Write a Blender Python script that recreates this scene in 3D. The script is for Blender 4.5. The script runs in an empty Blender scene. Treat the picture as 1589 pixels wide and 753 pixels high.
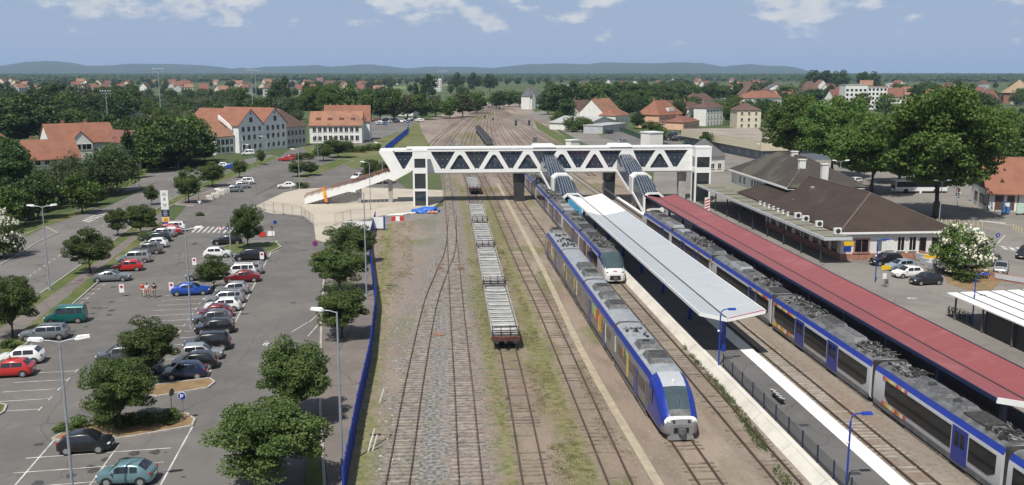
import bpy, bmesh, math, random
import numpy as np
from mathutils import Vector, Matrix, noise as mnoise
R = math.radians
rng = random.Random(7)
sc = bpy.context.scene
C = bpy.data.collections.new('Scene_Objects'); sc.collection.children.link(C)

# ------------------------------------------------------------------ camera
F, CX, CY, YH, H = 1460., 794.5, 376.5, 111.5, 26.
TH = math.atan((CY-YH)/F); YAW = math.atan((CX-668)*math.cos(TH)/F)
cd = bpy.data.cameras.new('Camera'); cam = bpy.data.objects.new('Camera', cd); C.objects.link(cam)
cd.sensor_width = 36; cd.lens = 36*F/1589; cd.clip_start = .5; cd.clip_end = 90000
cam.location = (0, 0, H); cam.rotation_euler = (math.pi/2-TH, 0, -YAW); sc.camera = cam

# ------------------------------------------------------------------ sky, sun, exposure
SUN = Vector((.29, .52, -1.)).normalized()          # direction the light travels
ELEV = math.asin(-SUN.z); AZ = math.atan2(-SUN.x, -SUN.y)   # towards the sun, clockwise from +Y
w = bpy.data.worlds.new('World'); sc.world = w; w.use_nodes = True
nt = w.node_tree; N = nt.nodes; L = nt.links
bg = N['Background']; bg.inputs[1].default_value = .052
sky = N.new('ShaderNodeTexSky'); sky.sky_type = 'NISHITA'; sky.sun_disc = False
sky.sun_elevation = ELEV; sky.sun_rotation = AZ; sky.altitude = 150
sky.air_density = 1.0; sky.dust_density = .6; sky.ozone_density = 3.0
tc = N.new('ShaderNodeTexCoord'); sep = N.new('ShaderNodeSeparateXYZ'); L.new(tc.outputs['Generated'], sep.inputs[0])
def wm(op, a, b=None, clamp=False):
    n = N.new('ShaderNodeMath'); n.operation = op; n.use_clamp = clamp
    for i, v in enumerate((a, b)):
        if v is None: continue
        if hasattr(v, 'links'): L.new(v, n.inputs[i])
        else: n.inputs[i].default_value = v
    return n.outputs[0]
az_ = wm('ARCTAN2', sep.outputs[0], sep.outputs[1])
cmb = N.new('ShaderNodeCombineXYZ'); L.new(wm('MULTIPLY', az_, 15.), cmb.inputs[0]); L.new(wm('MULTIPLY', sep.outputs[2], 30.), cmb.inputs[1])
cmb.inputs[2].default_value = 3.7
def wnoise(scale, det, rough, seed):
    n = N.new('ShaderNodeTexNoise'); n.inputs['Scale'].default_value = scale; n.inputs['Detail'].default_value = det
    n.inputs['Roughness'].default_value = rough
    m = N.new('ShaderNodeMapping'); m.inputs['Location'].default_value = (seed, seed*.7, 0); L.new(cmb.outputs[0], m.inputs[0]); L.new(m.outputs[0], n.inputs[0])
    return n.outputs[0]
n1 = wnoise(.95, 9, .56, 4.3); n2 = wnoise(2.2, 6, .6, 9.)
hgt = wm('MULTIPLY', wm('SUBTRACT', sep.outputs[2], .022), 4.0)
hgt = wm('MINIMUM', wm('MAXIMUM', hgt, -.4), .13)
cl = wm('ADD', wm('ADD', n1, wm('MULTIPLY', wm('SUBTRACT', n2, .5), .30)), hgt)
mr = N.new('ShaderNodeMapRange'); mr.inputs[1].default_value = .615; mr.inputs[2].default_value = .75; L.new(cl, mr.inputs[0])
mr.interpolation_type = 'SMOOTHSTEP'
cov = wm('MULTIPLY', mr.outputs[0], .9)
# thin veil of far cumulus, colour of sun-lit cloud tops and greyer bases
cc = N.new('ShaderNodeMixRGB'); L.new(n2, cc.inputs[0]); cc.inputs[1].default_value = (8.0, 9.0, 10.6, 1); cc.inputs[2].default_value = (14.8, 14.6, 14.2, 1)
# the milky blue of humid summer air near the horizon
veil = N.new('ShaderNodeMapRange'); veil.inputs[1].default_value = -.02; veil.inputs[2].default_value = .5; veil.inputs[3].default_value = .94; veil.inputs[4].default_value = .15
L.new(sep.outputs[2], veil.inputs[0])
vm = N.new('ShaderNodeMixRGB'); L.new(veil.outputs[0], vm.inputs[0]); L.new(sky.outputs[0], vm.inputs[1]); vm.inputs[2].default_value = (6.5, 8.3, 11.9, 1)
mx = N.new('ShaderNodeMixRGB'); L.new(cov, mx.inputs[0]); L.new(vm.outputs[0], mx.inputs[1]); L.new(cc.outputs[0], mx.inputs[2])
L.new(mx.outputs[0], bg.inputs[0])
sl = bpy.data.lights.new('Sun', 'SUN'); sl.energy = 4.8; sl.angle = R(.5); sl.color = (1, .955, .88)
so = bpy.data.objects.new('Sun', sl); C.objects.link(so); so.rotation_euler = SUN.to_track_quat('-Z', 'Y').to_euler(); so.location = (-40, -60, 120)
sc.view_settings.view_transform = 'Standard'; sc.view_settings.look = 'None'; sc.view_settings.gamma = 1
sc.view_settings.use_curve_mapping = False; sc.view_settings.exposure = 0.15
sc.render.engine = 'CYCLES'; sc.cycles.max_bounces = 6; sc.cycles.volume_bounces = 0; sc.cycles.transparent_max_bounces = 8

# ------------------------------------------------------------------ surveying: photo pixel -> world point on the plane z
def P(px, py, z=0.):
    u = (px-CX)/F; v = (py-CY)/F
    f = math.cos(TH)-v*math.sin(TH); d = math.sin(TH)+v*math.cos(TH)
    t = (H-z)/d; r = u*t; a = f*t
    return (r*math.cos(YAW)+a*math.sin(YAW), -r*math.sin(YAW)+a*math.cos(YAW))
def row(x, y, z=0.):
    r = x*math.cos(YAW)-y*math.sin(YAW); a = x*math.sin(YAW)+y*math.cos(YAW); d = H-z
    return CY+F*(d*math.cos(TH)-a*math.sin(TH))/(a*math.cos(TH)+d*math.sin(TH))
def TOP(px, py, py2, z=0):                          # height of something standing at (px,py) and reaching up to py2
    x, y = P(px, py, z); lo, hi = 0, 80
    for _ in range(40):
        m = (lo+hi)/2
        if row(x, y, m) > py2: lo = m
        else: hi = m
    return m
def PYZ(px, py, Y):                                 # point on the vertical plane y = Y
    lo, hi = -30, 80
    for _ in range(50):
        z = (lo+hi)/2
        if P(px, py, z)[1] > Y: lo = z
        else: hi = z
    return P(px, py, z)[0], z

# ------------------------------------------------------------------ materials
MATS = {}
def lin(c):
    return tuple(c)+(1,) if len(c) == 3 else tuple(c)
def mat(name, col, rough=.6, metal=0, var=.12, scale=3., col2=None, spec=.5, bump=0, bscale=None, coords='Object', obrand=0, transl=0, detail=4):
    if name in MATS: return MATS[name]
    m = bpy.data.materials.new(name); m.use_nodes = True; MATS[name] = m
    n = m.node_tree.nodes; l = m.node_tree.links; b = n['Principled BSDF']
    b.inputs['Roughness'].default_value = rough; b.inputs['Metallic'].default_value = metal
    b.inputs['Specular IOR Level'].default_value = spec
    tc = n.new('ShaderNodeTexCoord'); nz = n.new('ShaderNodeTexNoise'); nz.inputs['Scale'].default_value = scale; nz.inputs['Detail'].default_value = detail
    l.new(tc.outputs[coords], nz.inputs[0])
    rp = n.new('ShaderNodeMapRange'); rp.inputs[1].default_value = .33; rp.inputs[2].default_value = .67; l.new(nz.outputs[0], rp.inputs[0])
    mx = n.new('ShaderNodeMixRGB'); l.new(rp.outputs[0], mx.inputs[0])
    if col2 is None:
        mx.inputs[1].default_value = lin([c*(1-var) for c in col]); mx.inputs[2].default_value = lin([c*(1+var) for c in col])
    else:
        mx.inputs[1].default_value = lin(col); mx.inputs[2].default_value = lin(col2)
    out = mx.outputs[0]
    if obrand:
        oi = n.new('ShaderNodeObjectInfo'); hs = n.new('ShaderNodeHueSaturation')
        r1 = n.new('ShaderNodeMapRange'); r1.inputs[3].default_value = 1-obrand; r1.inputs[4].default_value = 1+obrand; l.new(oi.outputs['Random'], r1.inputs[0])
        r2 = n.new('ShaderNodeMapRange'); r2.inputs[3].default_value = .5-.05*obrand; r2.inputs[4].default_value = .5+.04*obrand; l.new(oi.outputs['Random'], r2.inputs[0])
        l.new(r1.outputs[0], hs.inputs['Value']); l.new(r2.outputs[0], hs.inputs['Hue']); l.new(out, hs.inputs['Color']); out = hs.outputs[0]
    l.new(out, b.inputs['Base Color'])
    if bump:
        bn = n.new('ShaderNodeTexNoise'); bn.inputs['Scale'].default_value = bscale or scale*8; bn.inputs['Detail'].default_value = 3
        l.new(tc.outputs[coords], bn.inputs[0]); bp = n.new('ShaderNodeBump'); bp.inputs['Strength'].default_value = bump; bp.inputs['Distance'].default_value = .05
        l.new(bn.outputs[0], bp.inputs['Height']); l.new(bp.outputs[0], b.inputs['Normal'])
    if transl:
        tr = n.new('ShaderNodeBsdfTranslucent'); l.new(out, tr.inputs[0]); ms = n.new('ShaderNodeMixShader'); ms.inputs[0].default_value = transl
        l.new(b.outputs[0], ms.inputs[1]); l.new(tr.outputs[0], ms.inputs[2]); l.new(ms.outputs[0], n['Material Output'].inputs[0])
    return m
def layered(name, base, layers, rough=.9, bump=.3, bscale=9., spec=.25):
    """ground material: base colour, then (colour, noise scale, lo, hi, amount, stretch xyz) layers mixed over it"""
    if name in MATS: return MATS[name]
    m = bpy.data.materials.new(name); m.use_nodes = True; MATS[name] = m
    n = m.node_tree.nodes; l = m.node_tree.links; b = n['Principled BSDF']
    b.inputs['Roughness'].default_value = rough; b.inputs['Specular IOR Level'].default_value = spec
    tc = n.new('ShaderNodeTexCoord'); cur = None
    for k, (col, s, lo, hi, amt, st) in enumerate(layers):
        mp = n.new('ShaderNodeMapping'); mp.inputs['Scale'].default_value = st; mp.inputs['Location'].default_value = (k*13.7, k*5.1, k*2.); l.new(tc.outputs['Object'], mp.inputs[0])
        nz = n.new('ShaderNodeTexNoise'); nz.inputs['Scale'].default_value = s; nz.inputs['Detail'].default_value = 5; nz.inputs['Roughness'].default_value = .6; l.new(mp.outputs[0], nz.inputs[0])
        rp = n.new('ShaderNodeMapRange'); rp.inputs[1].default_value = lo; rp.inputs[2].default_value = hi; rp.inputs[4].default_value = amt; l.new(nz.outputs[0], rp.inputs[0])
        mx = n.new('ShaderNodeMixRGB'); l.new(rp.outputs[0], mx.inputs[0])
        if cur is None: mx.inputs[1].default_value = lin(base)
        else: l.new(cur, mx.inputs[1])
        mx.inputs[2].default_value = lin(col); cur = mx.outputs[0]
    l.new(cur, b.inputs['Base Color'])
    if bump:
        bn = n.new('ShaderNodeTexNoise'); bn.inputs['Scale'].default_value = bscale; bn.inputs['Detail'].default_value = 3; l.new(tc.outputs['Object'], bn.inputs[0])
        bp = n.new('ShaderNodeBump'); bp.inputs['Strength'].default_value = bump; bp.inputs['Distance'].default_value = .06
        l.new(bn.outputs[0], bp.inputs['Height']); l.new(bp.outputs[0], b.inputs['Normal'])
    return m

# ------------------------------------------------------------------ mesh builder
class MB:
    def __init__(s): s.v = []; s.f = []
    def add(s, vs, fs):
        o = len(s.v); s.v += [tuple(v) for v in vs]; s.f += [tuple(i+o for i in f) for f in fs]; return s
    def box(s, x0, x1, y0, y1, z0, z1):
        return s.add([(x0,y0,z0),(x1,y0,z0),(x1,y1,z0),(x0,y1,z0),(x0,y0,z1),(x1,y0,z1),(x1,y1,z1),(x0,y1,z1)],
                     [(0,3,2,1),(4,5,6,7),(0,1,5,4),(1,2,6,5),(2,3,7,6),(3,0,4,7)])
    def taper(s, x0, x1, y0, y1, z0, z1, i, j=None):
        j = i if j is None else j
        return s.add([(x0,y0,z0),(x1,y0,z0),(x1,y1,z0),(x0,y1,z0),(x0+i,y0+j,z1),(x1-i,y0+j,z1),(x1-i,y1-j,z1),(x0+i,y1-j,z1)],
                     [(0,3,2,1),(4,5,6,7),(0,1,5,4),(1,2,6,5),(2,3,7,6),(3,0,4,7)])
    def bar(s, a, b, w, h=None, up=(0,0,1)):
        a = Vector(a); b = Vector(b); h = w if h is None else h; d = (b-a).normalized(); up = Vector(up)
        if abs(d.dot(up)) > .99: up = Vector((0,1,0))
        x = d.cross(up).normalized()*w/2; y = x.cross(d).normalized()*h/2
        vs = [a-x-y, a+x-y, a+x+y, a-x+y, b-x-y, b+x-y, b+x+y, b-x+y]
        return s.add(vs, [(0,3,2,1),(4,5,6,7),(0,1,5,4),(1,2,6,5),(2,3,7,6),(3,0,4,7)])
    def tube(s, pts, r, n=6, r2=None, caps=True):
        pts = [Vector(p) for p in pts]; k = len(pts); o = len(s.v)
        for i, p in enumerate(pts):
            d = (pts[min(i+1,k-1)]-pts[max(i-1,0)]).normalized(); u = Vector((0,0,1)) if abs(d.z) < .95 else Vector((1,0,0))
            x = d.cross(u).normalized(); y = x.cross(d); rr = r if r2 is None else r+(r2-r)*i/(k-1)
            for j in range(n):
                a = 2*math.pi*j/n; s.v.append(tuple(p+x*rr*math.cos(a)+y*rr*math.sin(a)))
        for i in range(k-1):
            for j in range(n):
                s.f.append((o+i*n+j, o+i*n+(j+1)%n, o+(i+1)*n+(j+1)%n, o+(i+1)*n+j))
        if caps: s.f.append(tuple(o+j for j in range(n))[::-1]); s.f.append(tuple(o+(k-1)*n+j for j in range(n)))
        return s
    def prism(s, poly, z0, z1):
        n = len(poly); A = sum(poly[i][0]*poly[(i+1)%n][1]-poly[(i+1)%n][0]*poly[i][1] for i in range(n))
        if A < 0: poly = poly[::-1]
        return s.add([(x,y,z0) for x,y in poly]+[(x,y,z1) for x,y in poly],
                     [tuple(range(n))[::-1], tuple(range(n,2*n))]+[(i,(i+1)%n,n+(i+1)%n,n+i) for i in range(n)])
    def xz(s, poly, y0, y1):                        # prism of an (x,z) outline along y
        n = len(poly); A = sum(poly[i][0]*poly[(i+1)%n][1]-poly[(i+1)%n][0]*poly[i][1] for i in range(n))
        if A < 0: poly = poly[::-1]
        return s.add([(x,y0,z) for x,z in poly]+[(x,y1,z) for x,z in poly],
                     [tuple(range(n)), tuple(range(n,2*n))[::-1]]+[((i+1)%n,i,n+i,n+(i+1)%n) for i in range(n)])
    def yz(s, poly, x0, x1):                        # prism of a (y,z) outline along x
        n = len(poly); A = sum(poly[i][0]*poly[(i+1)%n][1]-poly[(i+1)%n][0]*poly[i][1] for i in range(n))
        if A < 0: poly = poly[::-1]
        return s.add([(x0,y,z) for y,z in poly]+[(x1,y,z) for y,z in poly],
                     [tuple(range(n))[::-1], tuple(range(n,2*n))]+[(i,(i+1)%n,n+(i+1)%n,n+i) for i in range(n)])
    def sheet(s, poly, z):
        n = len(poly); A = sum(poly[i][0]*poly[(i+1)%n][1]-poly[(i+1)%n][0]*poly[i][1] for i in range(n))
        if A < 0: poly = poly[::-1]
        return s.add([(x,y,z) for x,y in poly], [tuple(range(n))])
    def disc(s, c, axis, r, t, n=14):
        c = Vector(c); a = Vector(axis).normalized(); return s.tube([c-a*t/2, c+a*t/2], r, n)
    def ball(s, c, r, n=8, m=5):
        rx, ry, rz = (r,r,r) if not hasattr(r, '__len__') else r; o = len(s.v)
        s.v.append((c[0],c[1],c[2]-rz))
        for i in range(1, m):
            t = -math.pi/2+math.pi*i/m
            for j in range(n):
                a = 2*math.pi*j/n; s.v.append((c[0]+rx*math.cos(t)*math.cos(a), c[1]+ry*math.cos(t)*math.sin(a), c[2]+rz*math.sin(t)))
        s.v.append((c[0],c[1],c[2]+rz)); e = len(s.v)-1
        for j in range(n):
            s.f.append((o, o+1+(j+1)%n, o+1+j)); s.f.append((e, o+1+(m-2)*n+j, o+1+(m-2)*n+(j+1)%n))
            for i in range(m-2):
                s.f.append((o+1+i*n+j, o+1+i*n+(j+1)%n, o+1+(i+1)*n+(j+1)%n, o+1+(i+1)*n+j))
        return s
    def xf(s, ox, oy, rz, oz=0):                    # rotate about z, then move
        c, q = math.cos(rz), math.sin(rz); s.v = [(x*c-y*q+ox, x*q+y*c+oy, z+oz) for x,y,z in s.v]; return s
    def build(s, name, m, parent=None, smooth=False, bevel=0):
        me = bpy.data.meshes.new(name); me.from_pydata(s.v, [], s.f)
        if bevel:
            bm = bmesh.new(); bm.from_mesh(me); bmesh.ops.bevel(bm, geom=bm.edges[:], offset=bevel, segments=2, affect='EDGES', clamp_overlap=True); bm.to_mesh(me); bm.free()
        me.validate(); me.materials.append(m)
        if smooth:
            me.shade_smooth(); me.set_sharp_from_angle(angle=R(smooth if smooth > 1 else 40))
        o = bpy.data.objects.new(name, me); C.objects.link(o)
        if parent is not None: o.parent = parent
        return o
def tag(o, label=None, cat=None, group=None, kind=None):
    if label: o['label'] = label
    if cat: o['category'] = cat
    if group: o['group'] = group
    if kind: o['kind'] = kind
    return o
def empty(name, label, cat, loc=(0,0,0), rz=0, group=None):
    o = bpy.data.objects.new(name, None); o.empty_display_size = .3; C.objects.link(o); o.location = loc; o.rotation_euler = (0,0,rz)
    return tag(o, label, cat, group)
def dup(root, loc, rz=0, scale=1, label=None, group=None):
    def cp(o, par):
        c = o.copy(); C.objects.link(c)
        if par is not None: c.parent = par; c.matrix_parent_inverse = o.matrix_parent_inverse
        for ch in o.children: cp(ch, c)
        return c
    r = cp(root, None); r.location = loc; r.rotation_euler = (0,0,rz); r.scale = (scale,)*3 if not hasattr(scale,'__len__') else scale
    if label: r['label'] = label
    if group: r['group'] = group
    return r
def struct(name, mb, m):
    o = mb.build(name, m); o['kind'] = 'structure'; return o
def catmull(pts, n=8):
    out = []
    for i in range(len(pts)-1):
        p0 = np.array(pts[max(i-1,0)]); p1 = np.array(pts[i]); p2 = np.array(pts[i+1]); p3 = np.array(pts[min(i+2,len(pts)-1)])
        for k in range(n):
            t = k/n; out.append(tuple(.5*((2*p1)+(-p0+p2)*t+(2*p0-5*p1+4*p2-p3)*t*t+(-p0+3*p1-3*p2+p3)*t**3)))
    out.append(tuple(pts[-1])); return out
def ribbon(pts, half, z):                           # flat strip along a 2-D polyline
    mb = MB(); a = []
    for i, p in enumerate(pts):
        d = np.array(pts[min(i+1,len(pts)-1)])-np.array(pts[max(i-1,0)]); d = d/(np.hypot(*d)+1e-9); nrm = np.array((-d[1], d[0]))
        q = np.array(p)+nrm*half; r = np.array(p)-nrm*half; a += [(q[0],q[1],z),(r[0],r[1],z)]
    mb.add(a, [(2*i,2*i+1,2*i+3,2*i+2) for i in range(len(pts)-1)]); return mb
def strip(ptsA, ptsB, z): return MB().sheet(list(ptsA)+list(ptsB)[::-1], z)
# ------------------------------------------------------------------ ground, roads, car park
S1 = (1,1,1); SY = (1,.25,1)
M_ground = layered('land', (.075,.10,.038), [((.055,.08,.028), .02, .4,.6,.8,S1), ((.13,.14,.06), .006, .52,.62,.7,S1), ((.05,.075,.03), .5, .4,.7,.6,S1)], rough=.95, bump=0)
M_grass = layered('mown_grass', (.078,.105,.03), [((.13,.135,.048), .35, .42,.62,.8,S1), ((.05,.078,.022), 1.6, .45,.7,.7,S1), ((.17,.15,.075), .12, .55,.68,.55,S1)], rough=.95, bump=.6, bscale=6)
M_asphalt = layered('asphalt', (.142,.134,.125), [((.110,.104,.099), .07, .42,.6,.8,S1), ((.19,.18,.168), .35, .5,.7,.5,S1), ((.10,.097,.095), .8, .58,.7,.45,(1,.12,1)), ((.21,.2,.19), 14, .5,.75,.35,S1), ((.085,.08,.078), .5, .66,.72,.6,S1)], bump=.15, bscale=25)
M_road = layered('road_asphalt', (.165,.155,.145), [((.125,.12,.115), .06, .42,.6,.8,S1), ((.2,.19,.178), .3, .5,.7,.5,(1,.2,1)), ((.095,.09,.088), .9, .6,.68,.5,(.2,1,1)), ((.21,.2,.19), 14, .5,.75,.3,S1)], bump=.15, bscale=25)
M_walk = layered('footway_asphalt', (.175,.15,.135), [((.14,.122,.11), .15, .4,.6,.8,S1), ((.205,.18,.16), .9, .5,.7,.5,S1)], bump=.15, bscale=25)
M_fore = layered('forecourt_asphalt', (.215,.198,.178), [((.165,.153,.14), .06, .42,.6,.8,S1), ((.25,.235,.21), .3, .5,.7,.5,S1), ((.13,.12,.11), .6, .6,.7,.45,(1,.3,1)), ((.26,.245,.22), 12, .5,.75,.3,S1)], bump=.15, bscale=25)
M_beige = layered('sand_paving', (.43,.385,.315), [((.36,.32,.265), .12, .42,.6,.8,S1), ((.48,.43,.355), .6, .5,.7,.5,S1), ((.34,.29,.23), .3, .62,.72,.5,S1)], bump=.2, bscale=8)
M_white = mat('road_paint', (.30,.29,.275), .7, col2=(.60,.59,.56), scale=1.1)
M_kerb = mat('kerb_stone', (.36,.33,.30), .85, var=.18, scale=4)
M_mulch = layered('bark_mulch', (.20,.125,.07), [((.26,.19,.10), .9, .4,.6,.8,S1), ((.12,.13,.045), .4, .52,.64,.8,S1)], bump=.6, bscale=7)
M_bal = layered('brown_ballast', (.225,.177,.138), [((.29,.235,.185), .10, .42,.62,.8,SY), ((.165,.135,.108), .5, .45,.65,.7,(1,.3,1)), ((.13,.135,.055), .16, .545,.63,.8,(1,.35,1)), ((.36,.32,.27), 3.2, .56,.74,.6,S1), ((.11,.09,.075), 5, .58,.75,.7,S1), ((.21,.145,.11), .22, .56,.66,.55,SY)], bump=.8, bscale=7)
def bands(m, col, spec, grain=1.7, amt=.85):
    n = m.node_tree.nodes; l = m.node_tree.links; b = n['Principled BSDF']; cur = b.inputs['Base Color'].links[0].from_socket
    tc = n.new('ShaderNodeTexCoord'); sp = n.new('ShaderNodeSeparateXYZ'); l.new(tc.outputs['Object'], sp.inputs[0])
    def M_(op, a, c=None):
        q = n.new('ShaderNodeMath'); q.operation = op
        for i, v in enumerate((a, c)):
            if v is None: continue
            if hasattr(v, 'links'): l.new(v, q.inputs[i])
            else: q.inputs[i].default_value = v
        return q.outputs[0]
    nz = n.new('ShaderNodeTexNoise'); nz.inputs['Scale'].default_value = .45; nz.inputs['Detail'].default_value = 6; nz.inputs['Roughness'].default_value = .68; l.new(tc.outputs['Object'], nz.inputs[0])
    tot = None
    for x0, sl, w_ in spec:                           # band centre x0 + sl*y, half width w_
        d = M_('ABSOLUTE', M_('SUBTRACT', M_('SUBTRACT', sp.outputs[0], x0), M_('MULTIPLY', sp.outputs[1], sl)))
        k = M_('SUBTRACT', 1., M_('DIVIDE', d, w_)); tot = k if tot is None else M_('MAXIMUM', tot, k)
    f = n.new('ShaderNodeMapRange'); f.inputs[1].default_value = .44; f.inputs[2].default_value = .72; l.new(M_('ADD', nz.outputs[0], M_('MULTIPLY', M_('MAXIMUM', tot, -1.), .22)), f.inputs[0])
    n2 = n.new('ShaderNodeTexNoise'); n2.inputs['Scale'].default_value = grain; n2.inputs['Detail'].default_value = 4; l.new(tc.outputs['Object'], n2.inputs[0])
    r2 = n.new('ShaderNodeMapRange'); r2.inputs[1].default_value = .38; r2.inputs[2].default_value = .62; l.new(n2.outputs[0], r2.inputs[0])
    cm = n.new('ShaderNodeMixRGB'); l.new(r2.outputs[0], cm.inputs[0]); cm.inputs[1].default_value = lin(col[0]); cm.inputs[2].default_value = lin(col[1])
    mx = n.new('ShaderNodeMixRGB'); l.new(M_('MULTIPLY', f.outputs[0], amt), mx.inputs[0]); l.new(cur, mx.inputs[1]); l.new(cm.outputs[0], mx.inputs[2]); l.new(mx.outputs[0], b.inputs['Base Color'])
bands(M_bal, ((.088,.086,.087),(.27,.26,.246)), ((-2.5,.034,5.4),), 3.4, .95)
bands(M_bal, ((.105,.12,.035),(.205,.19,.085)), ((8.7,.014,1.25),(4.3,.010,.9),(-3.6,-.024,1.1)))
M_grav = layered('grey_gravel', (.16,.158,.158), [((.20,.196,.192), .2, .42,.62,.7,SY), ((.085,.084,.086), 2.6, .48,.64,.85,S1), ((.40,.385,.365), 4.2, .55,.70,.85,S1), ((.24,.2,.16), .14, .56,.68,.4,SY)], bump=.9, bscale=7)
M_stone = layered('platform_side_ballast', (.215,.182,.15), [((.28,.24,.195), .3, .42,.62,.7,SY), ((.13,.115,.098), 2.6, .5,.7,.8,S1), ((.36,.33,.285), 4.2, .58,.75,.75,S1), ((.20,.14,.10), .2, .55,.66,.6,SY)], bump=.9, bscale=7)
M_rust = layered('rusty_ballast', (.225,.18,.15), [((.28,.235,.195), .05, .42,.62,.8,(1,.2,1)), ((.165,.125,.105), .16, .46,.62,.8,(1,.12,1)), ((.15,.15,.065), .05, .55,.63,.8,(1,.25,1)), ((.33,.30,.26), 1.5, .56,.74,.5,S1)], bump=.5, bscale=5)
def cracks(m, scale, width, amt, patch=.0):
    """tar-filled cracks and repaired rectangles in an asphalt surface"""
    n = m.node_tree.nodes; l = m.node_tree.links; b = n['Principled BSDF']; cur = b.inputs['Base Color'].links[0].from_socket
    tc = n.new('ShaderNodeTexCoord'); nz = n.new('ShaderNodeTexNoise'); nz.inputs['Scale'].default_value = .6; nz.inputs['Detail'].default_value = 4; l.new(tc.outputs['Object'], nz.inputs[0])
    ad = n.new('ShaderNodeMixRGB'); ad.blend_type = 'ADD'; ad.inputs[0].default_value = 1.6; l.new(tc.outputs['Object'], ad.inputs[1]); l.new(nz.outputs[1], ad.inputs[2])
    vo = n.new('ShaderNodeTexVoronoi'); vo.feature = 'DISTANCE_TO_EDGE'; vo.inputs['Scale'].default_value = scale; l.new(ad.outputs[0], vo.inputs[0])
    r = n.new('ShaderNodeMapRange'); r.inputs[1].default_value = width*.4; r.inputs[2].default_value = width; r.inputs[3].default_value = amt; r.inputs[4].default_value = 0; l.new(vo.outputs[0], r.inputs[0])
    mx = n.new('ShaderNodeMixRGB'); l.new(r.outputs[0], mx.inputs[0]); l.new(cur, mx.inputs[1]); mx.inputs[2].default_value = (.055,.052,.05,1); cur = mx.outputs[0]
    if patch:
        vp = n.new('ShaderNodeTexVoronoi'); vp.distance = 'CHEBYCHEV'; vp.inputs['Scale'].default_value = .09; l.new(tc.outputs['Object'], vp.inputs[0])
        sp = n.new('ShaderNodeSeparateColor'); l.new(vp.outputs['Color'], sp.inputs[0]); gt = n.new('ShaderNodeMath'); gt.operation = 'GREATER_THAN'; gt.inputs[1].default_value = .72; l.new(sp.outputs[0], gt.inputs[0])
        ml = n.new('ShaderNodeMath'); ml.operation = 'MULTIPLY'; ml.inputs[1].default_value = patch; l.new(gt.outputs[0], ml.inputs[0])
        m2 = n.new('ShaderNodeMixRGB'); l.new(ml.outputs[0], m2.inputs[0]); l.new(cur, m2.inputs[1]); m2.inputs[2].default_value = (.09,.087,.085,1); cur = m2.outputs[0]
    l.new(cur, b.inputs['Base Color'])
cracks(M_asphalt, .085, .006, .38, .22); cracks(M_road, .10, .008, .5, .22); cracks(M_fore, .07, .006, .35, .2); cracks(M_walk, .12, .012, .45, .2)
def PP(pts, z=0.): return [P(x, y, z) for x, y in pts]
def sheet(name, pts, z, m): return struct(name, MB().sheet(PP(pts, z), z), m)
g = MB(); BIG = 16000
g.sheet([(-BIG,-2000),(BIG,-2000),(BIG,BIG),(-BIG,BIG)], -.03); struct('ground', g, M_ground)
# left side: the car park and everything paved round it
lot = PP([(0,560),(40,535),(110,475),(150,440),(215,385),(262,352)])
struct('car_park', MB().sheet([(-70,30),(-5.5,30),(-5.7,57)]+PP([(556,650),(575,560),(583,480),(577,420),(573,380),(577,345),(600,335),(640,300),(600,268),(640,225),(560,212),(450,232),(430,246),(380,262),(320,283),(262,352)])+[P(110,475),P(0,560),(-62,80)], .0), M_asphalt)
rl = [(-60,440),(0,408),(60,372),(120,340),(180,315),(230,290),(265,272),(330,258),(420,240)]
rr = [(-60,540),(0,496),(53,463),(128,410),(215,345),(262,312),(300,288),(345,268),(430,246)]
struct('road', strip(PP(rl), PP(rr), .008), M_road)
sheet('side_road', [(-40,400),(20,372),(70,352),(130,318),(160,325),(120,342),(60,376),(0,412),(-60,442)], .004, M_road)
sheet('junction', [(200,268),(290,262),(335,256),(330,262),(265,274),(225,290),(190,300)], .012, M_road)
l2 = [(-30,528),(0,510),(60,472),(133,420),(195,372),(258,322)]
l3 = [(-30,562),(0,541),(50,502),(105,461),(150,422),(205,377),(262,335)]
l4 = [(-30,580),(0,560),(40,535),(110,475),(150,440),(215,385),(262,352)]
r2 = [(-60,540),(0,496),(53,463),(128,410),(190,364),(255,318)]
struct('verge', strip(PP(r2), PP(l2), .03), M_grass)
struct('footpath', strip(PP(l2), PP(l3), .02), M_walk)
struct('grass_strip', strip(PP(l3), PP(l4), .05), M_grass)
def kerb(name, pts, wd=.16, h=.11, close=False):
    q = PP(pts); mb = MB()
    if close: q = q+[q[0]]
    for a, b in zip(q[:-1], q[1:]):
        mb.bar((a[0],a[1],h/2), (b[0],b[1],h/2), wd, h)
    return struct(name, mb, M_kerb)
kerb('kerb', l4); kerb('kerb', rr[:-3]); kerb('kerb', [(20,372),(70,352),(90,362),(60,376),(0,412)])
def island(name, pts, m, h=.1):
    struct(name, MB().prism(PP(pts), 0, h), m); kerb('kerb', pts, .18, h+.03, True)
island('planted_island', [(205,612),(232,600),(325,588),(333,594),(322,603),(245,616)], M_mulch)
island('planted_island', [(82,682),(110,666),(165,655),(290,643),(302,652),(298,662),(215,677),(110,692)], M_mulch)
island('planted_island', [(330,388),(358,380),(428,376),(436,384),(420,392),(340,396)], M_grass)
island('grass_island', [(-40,640),(0,628),(10,630),(6,640),(-40,668)], M_grass)
island('grass_island', [(252,328),(310,296),(385,266),(432,246),(425,242),(385,255),(318,283),(262,312)], M_grass)
island('grass_island', [(272,318),(300,306),(365,282),(383,282),(352,298),(300,320)], M_walk)
island('grass_island', [(455,276),(475,278),(520,262),(548,250),(530,247),(500,256)], M_grass)
island('grass_island', [(450,294),(472,291),(482,283),(466,283)], M_grass)
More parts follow.
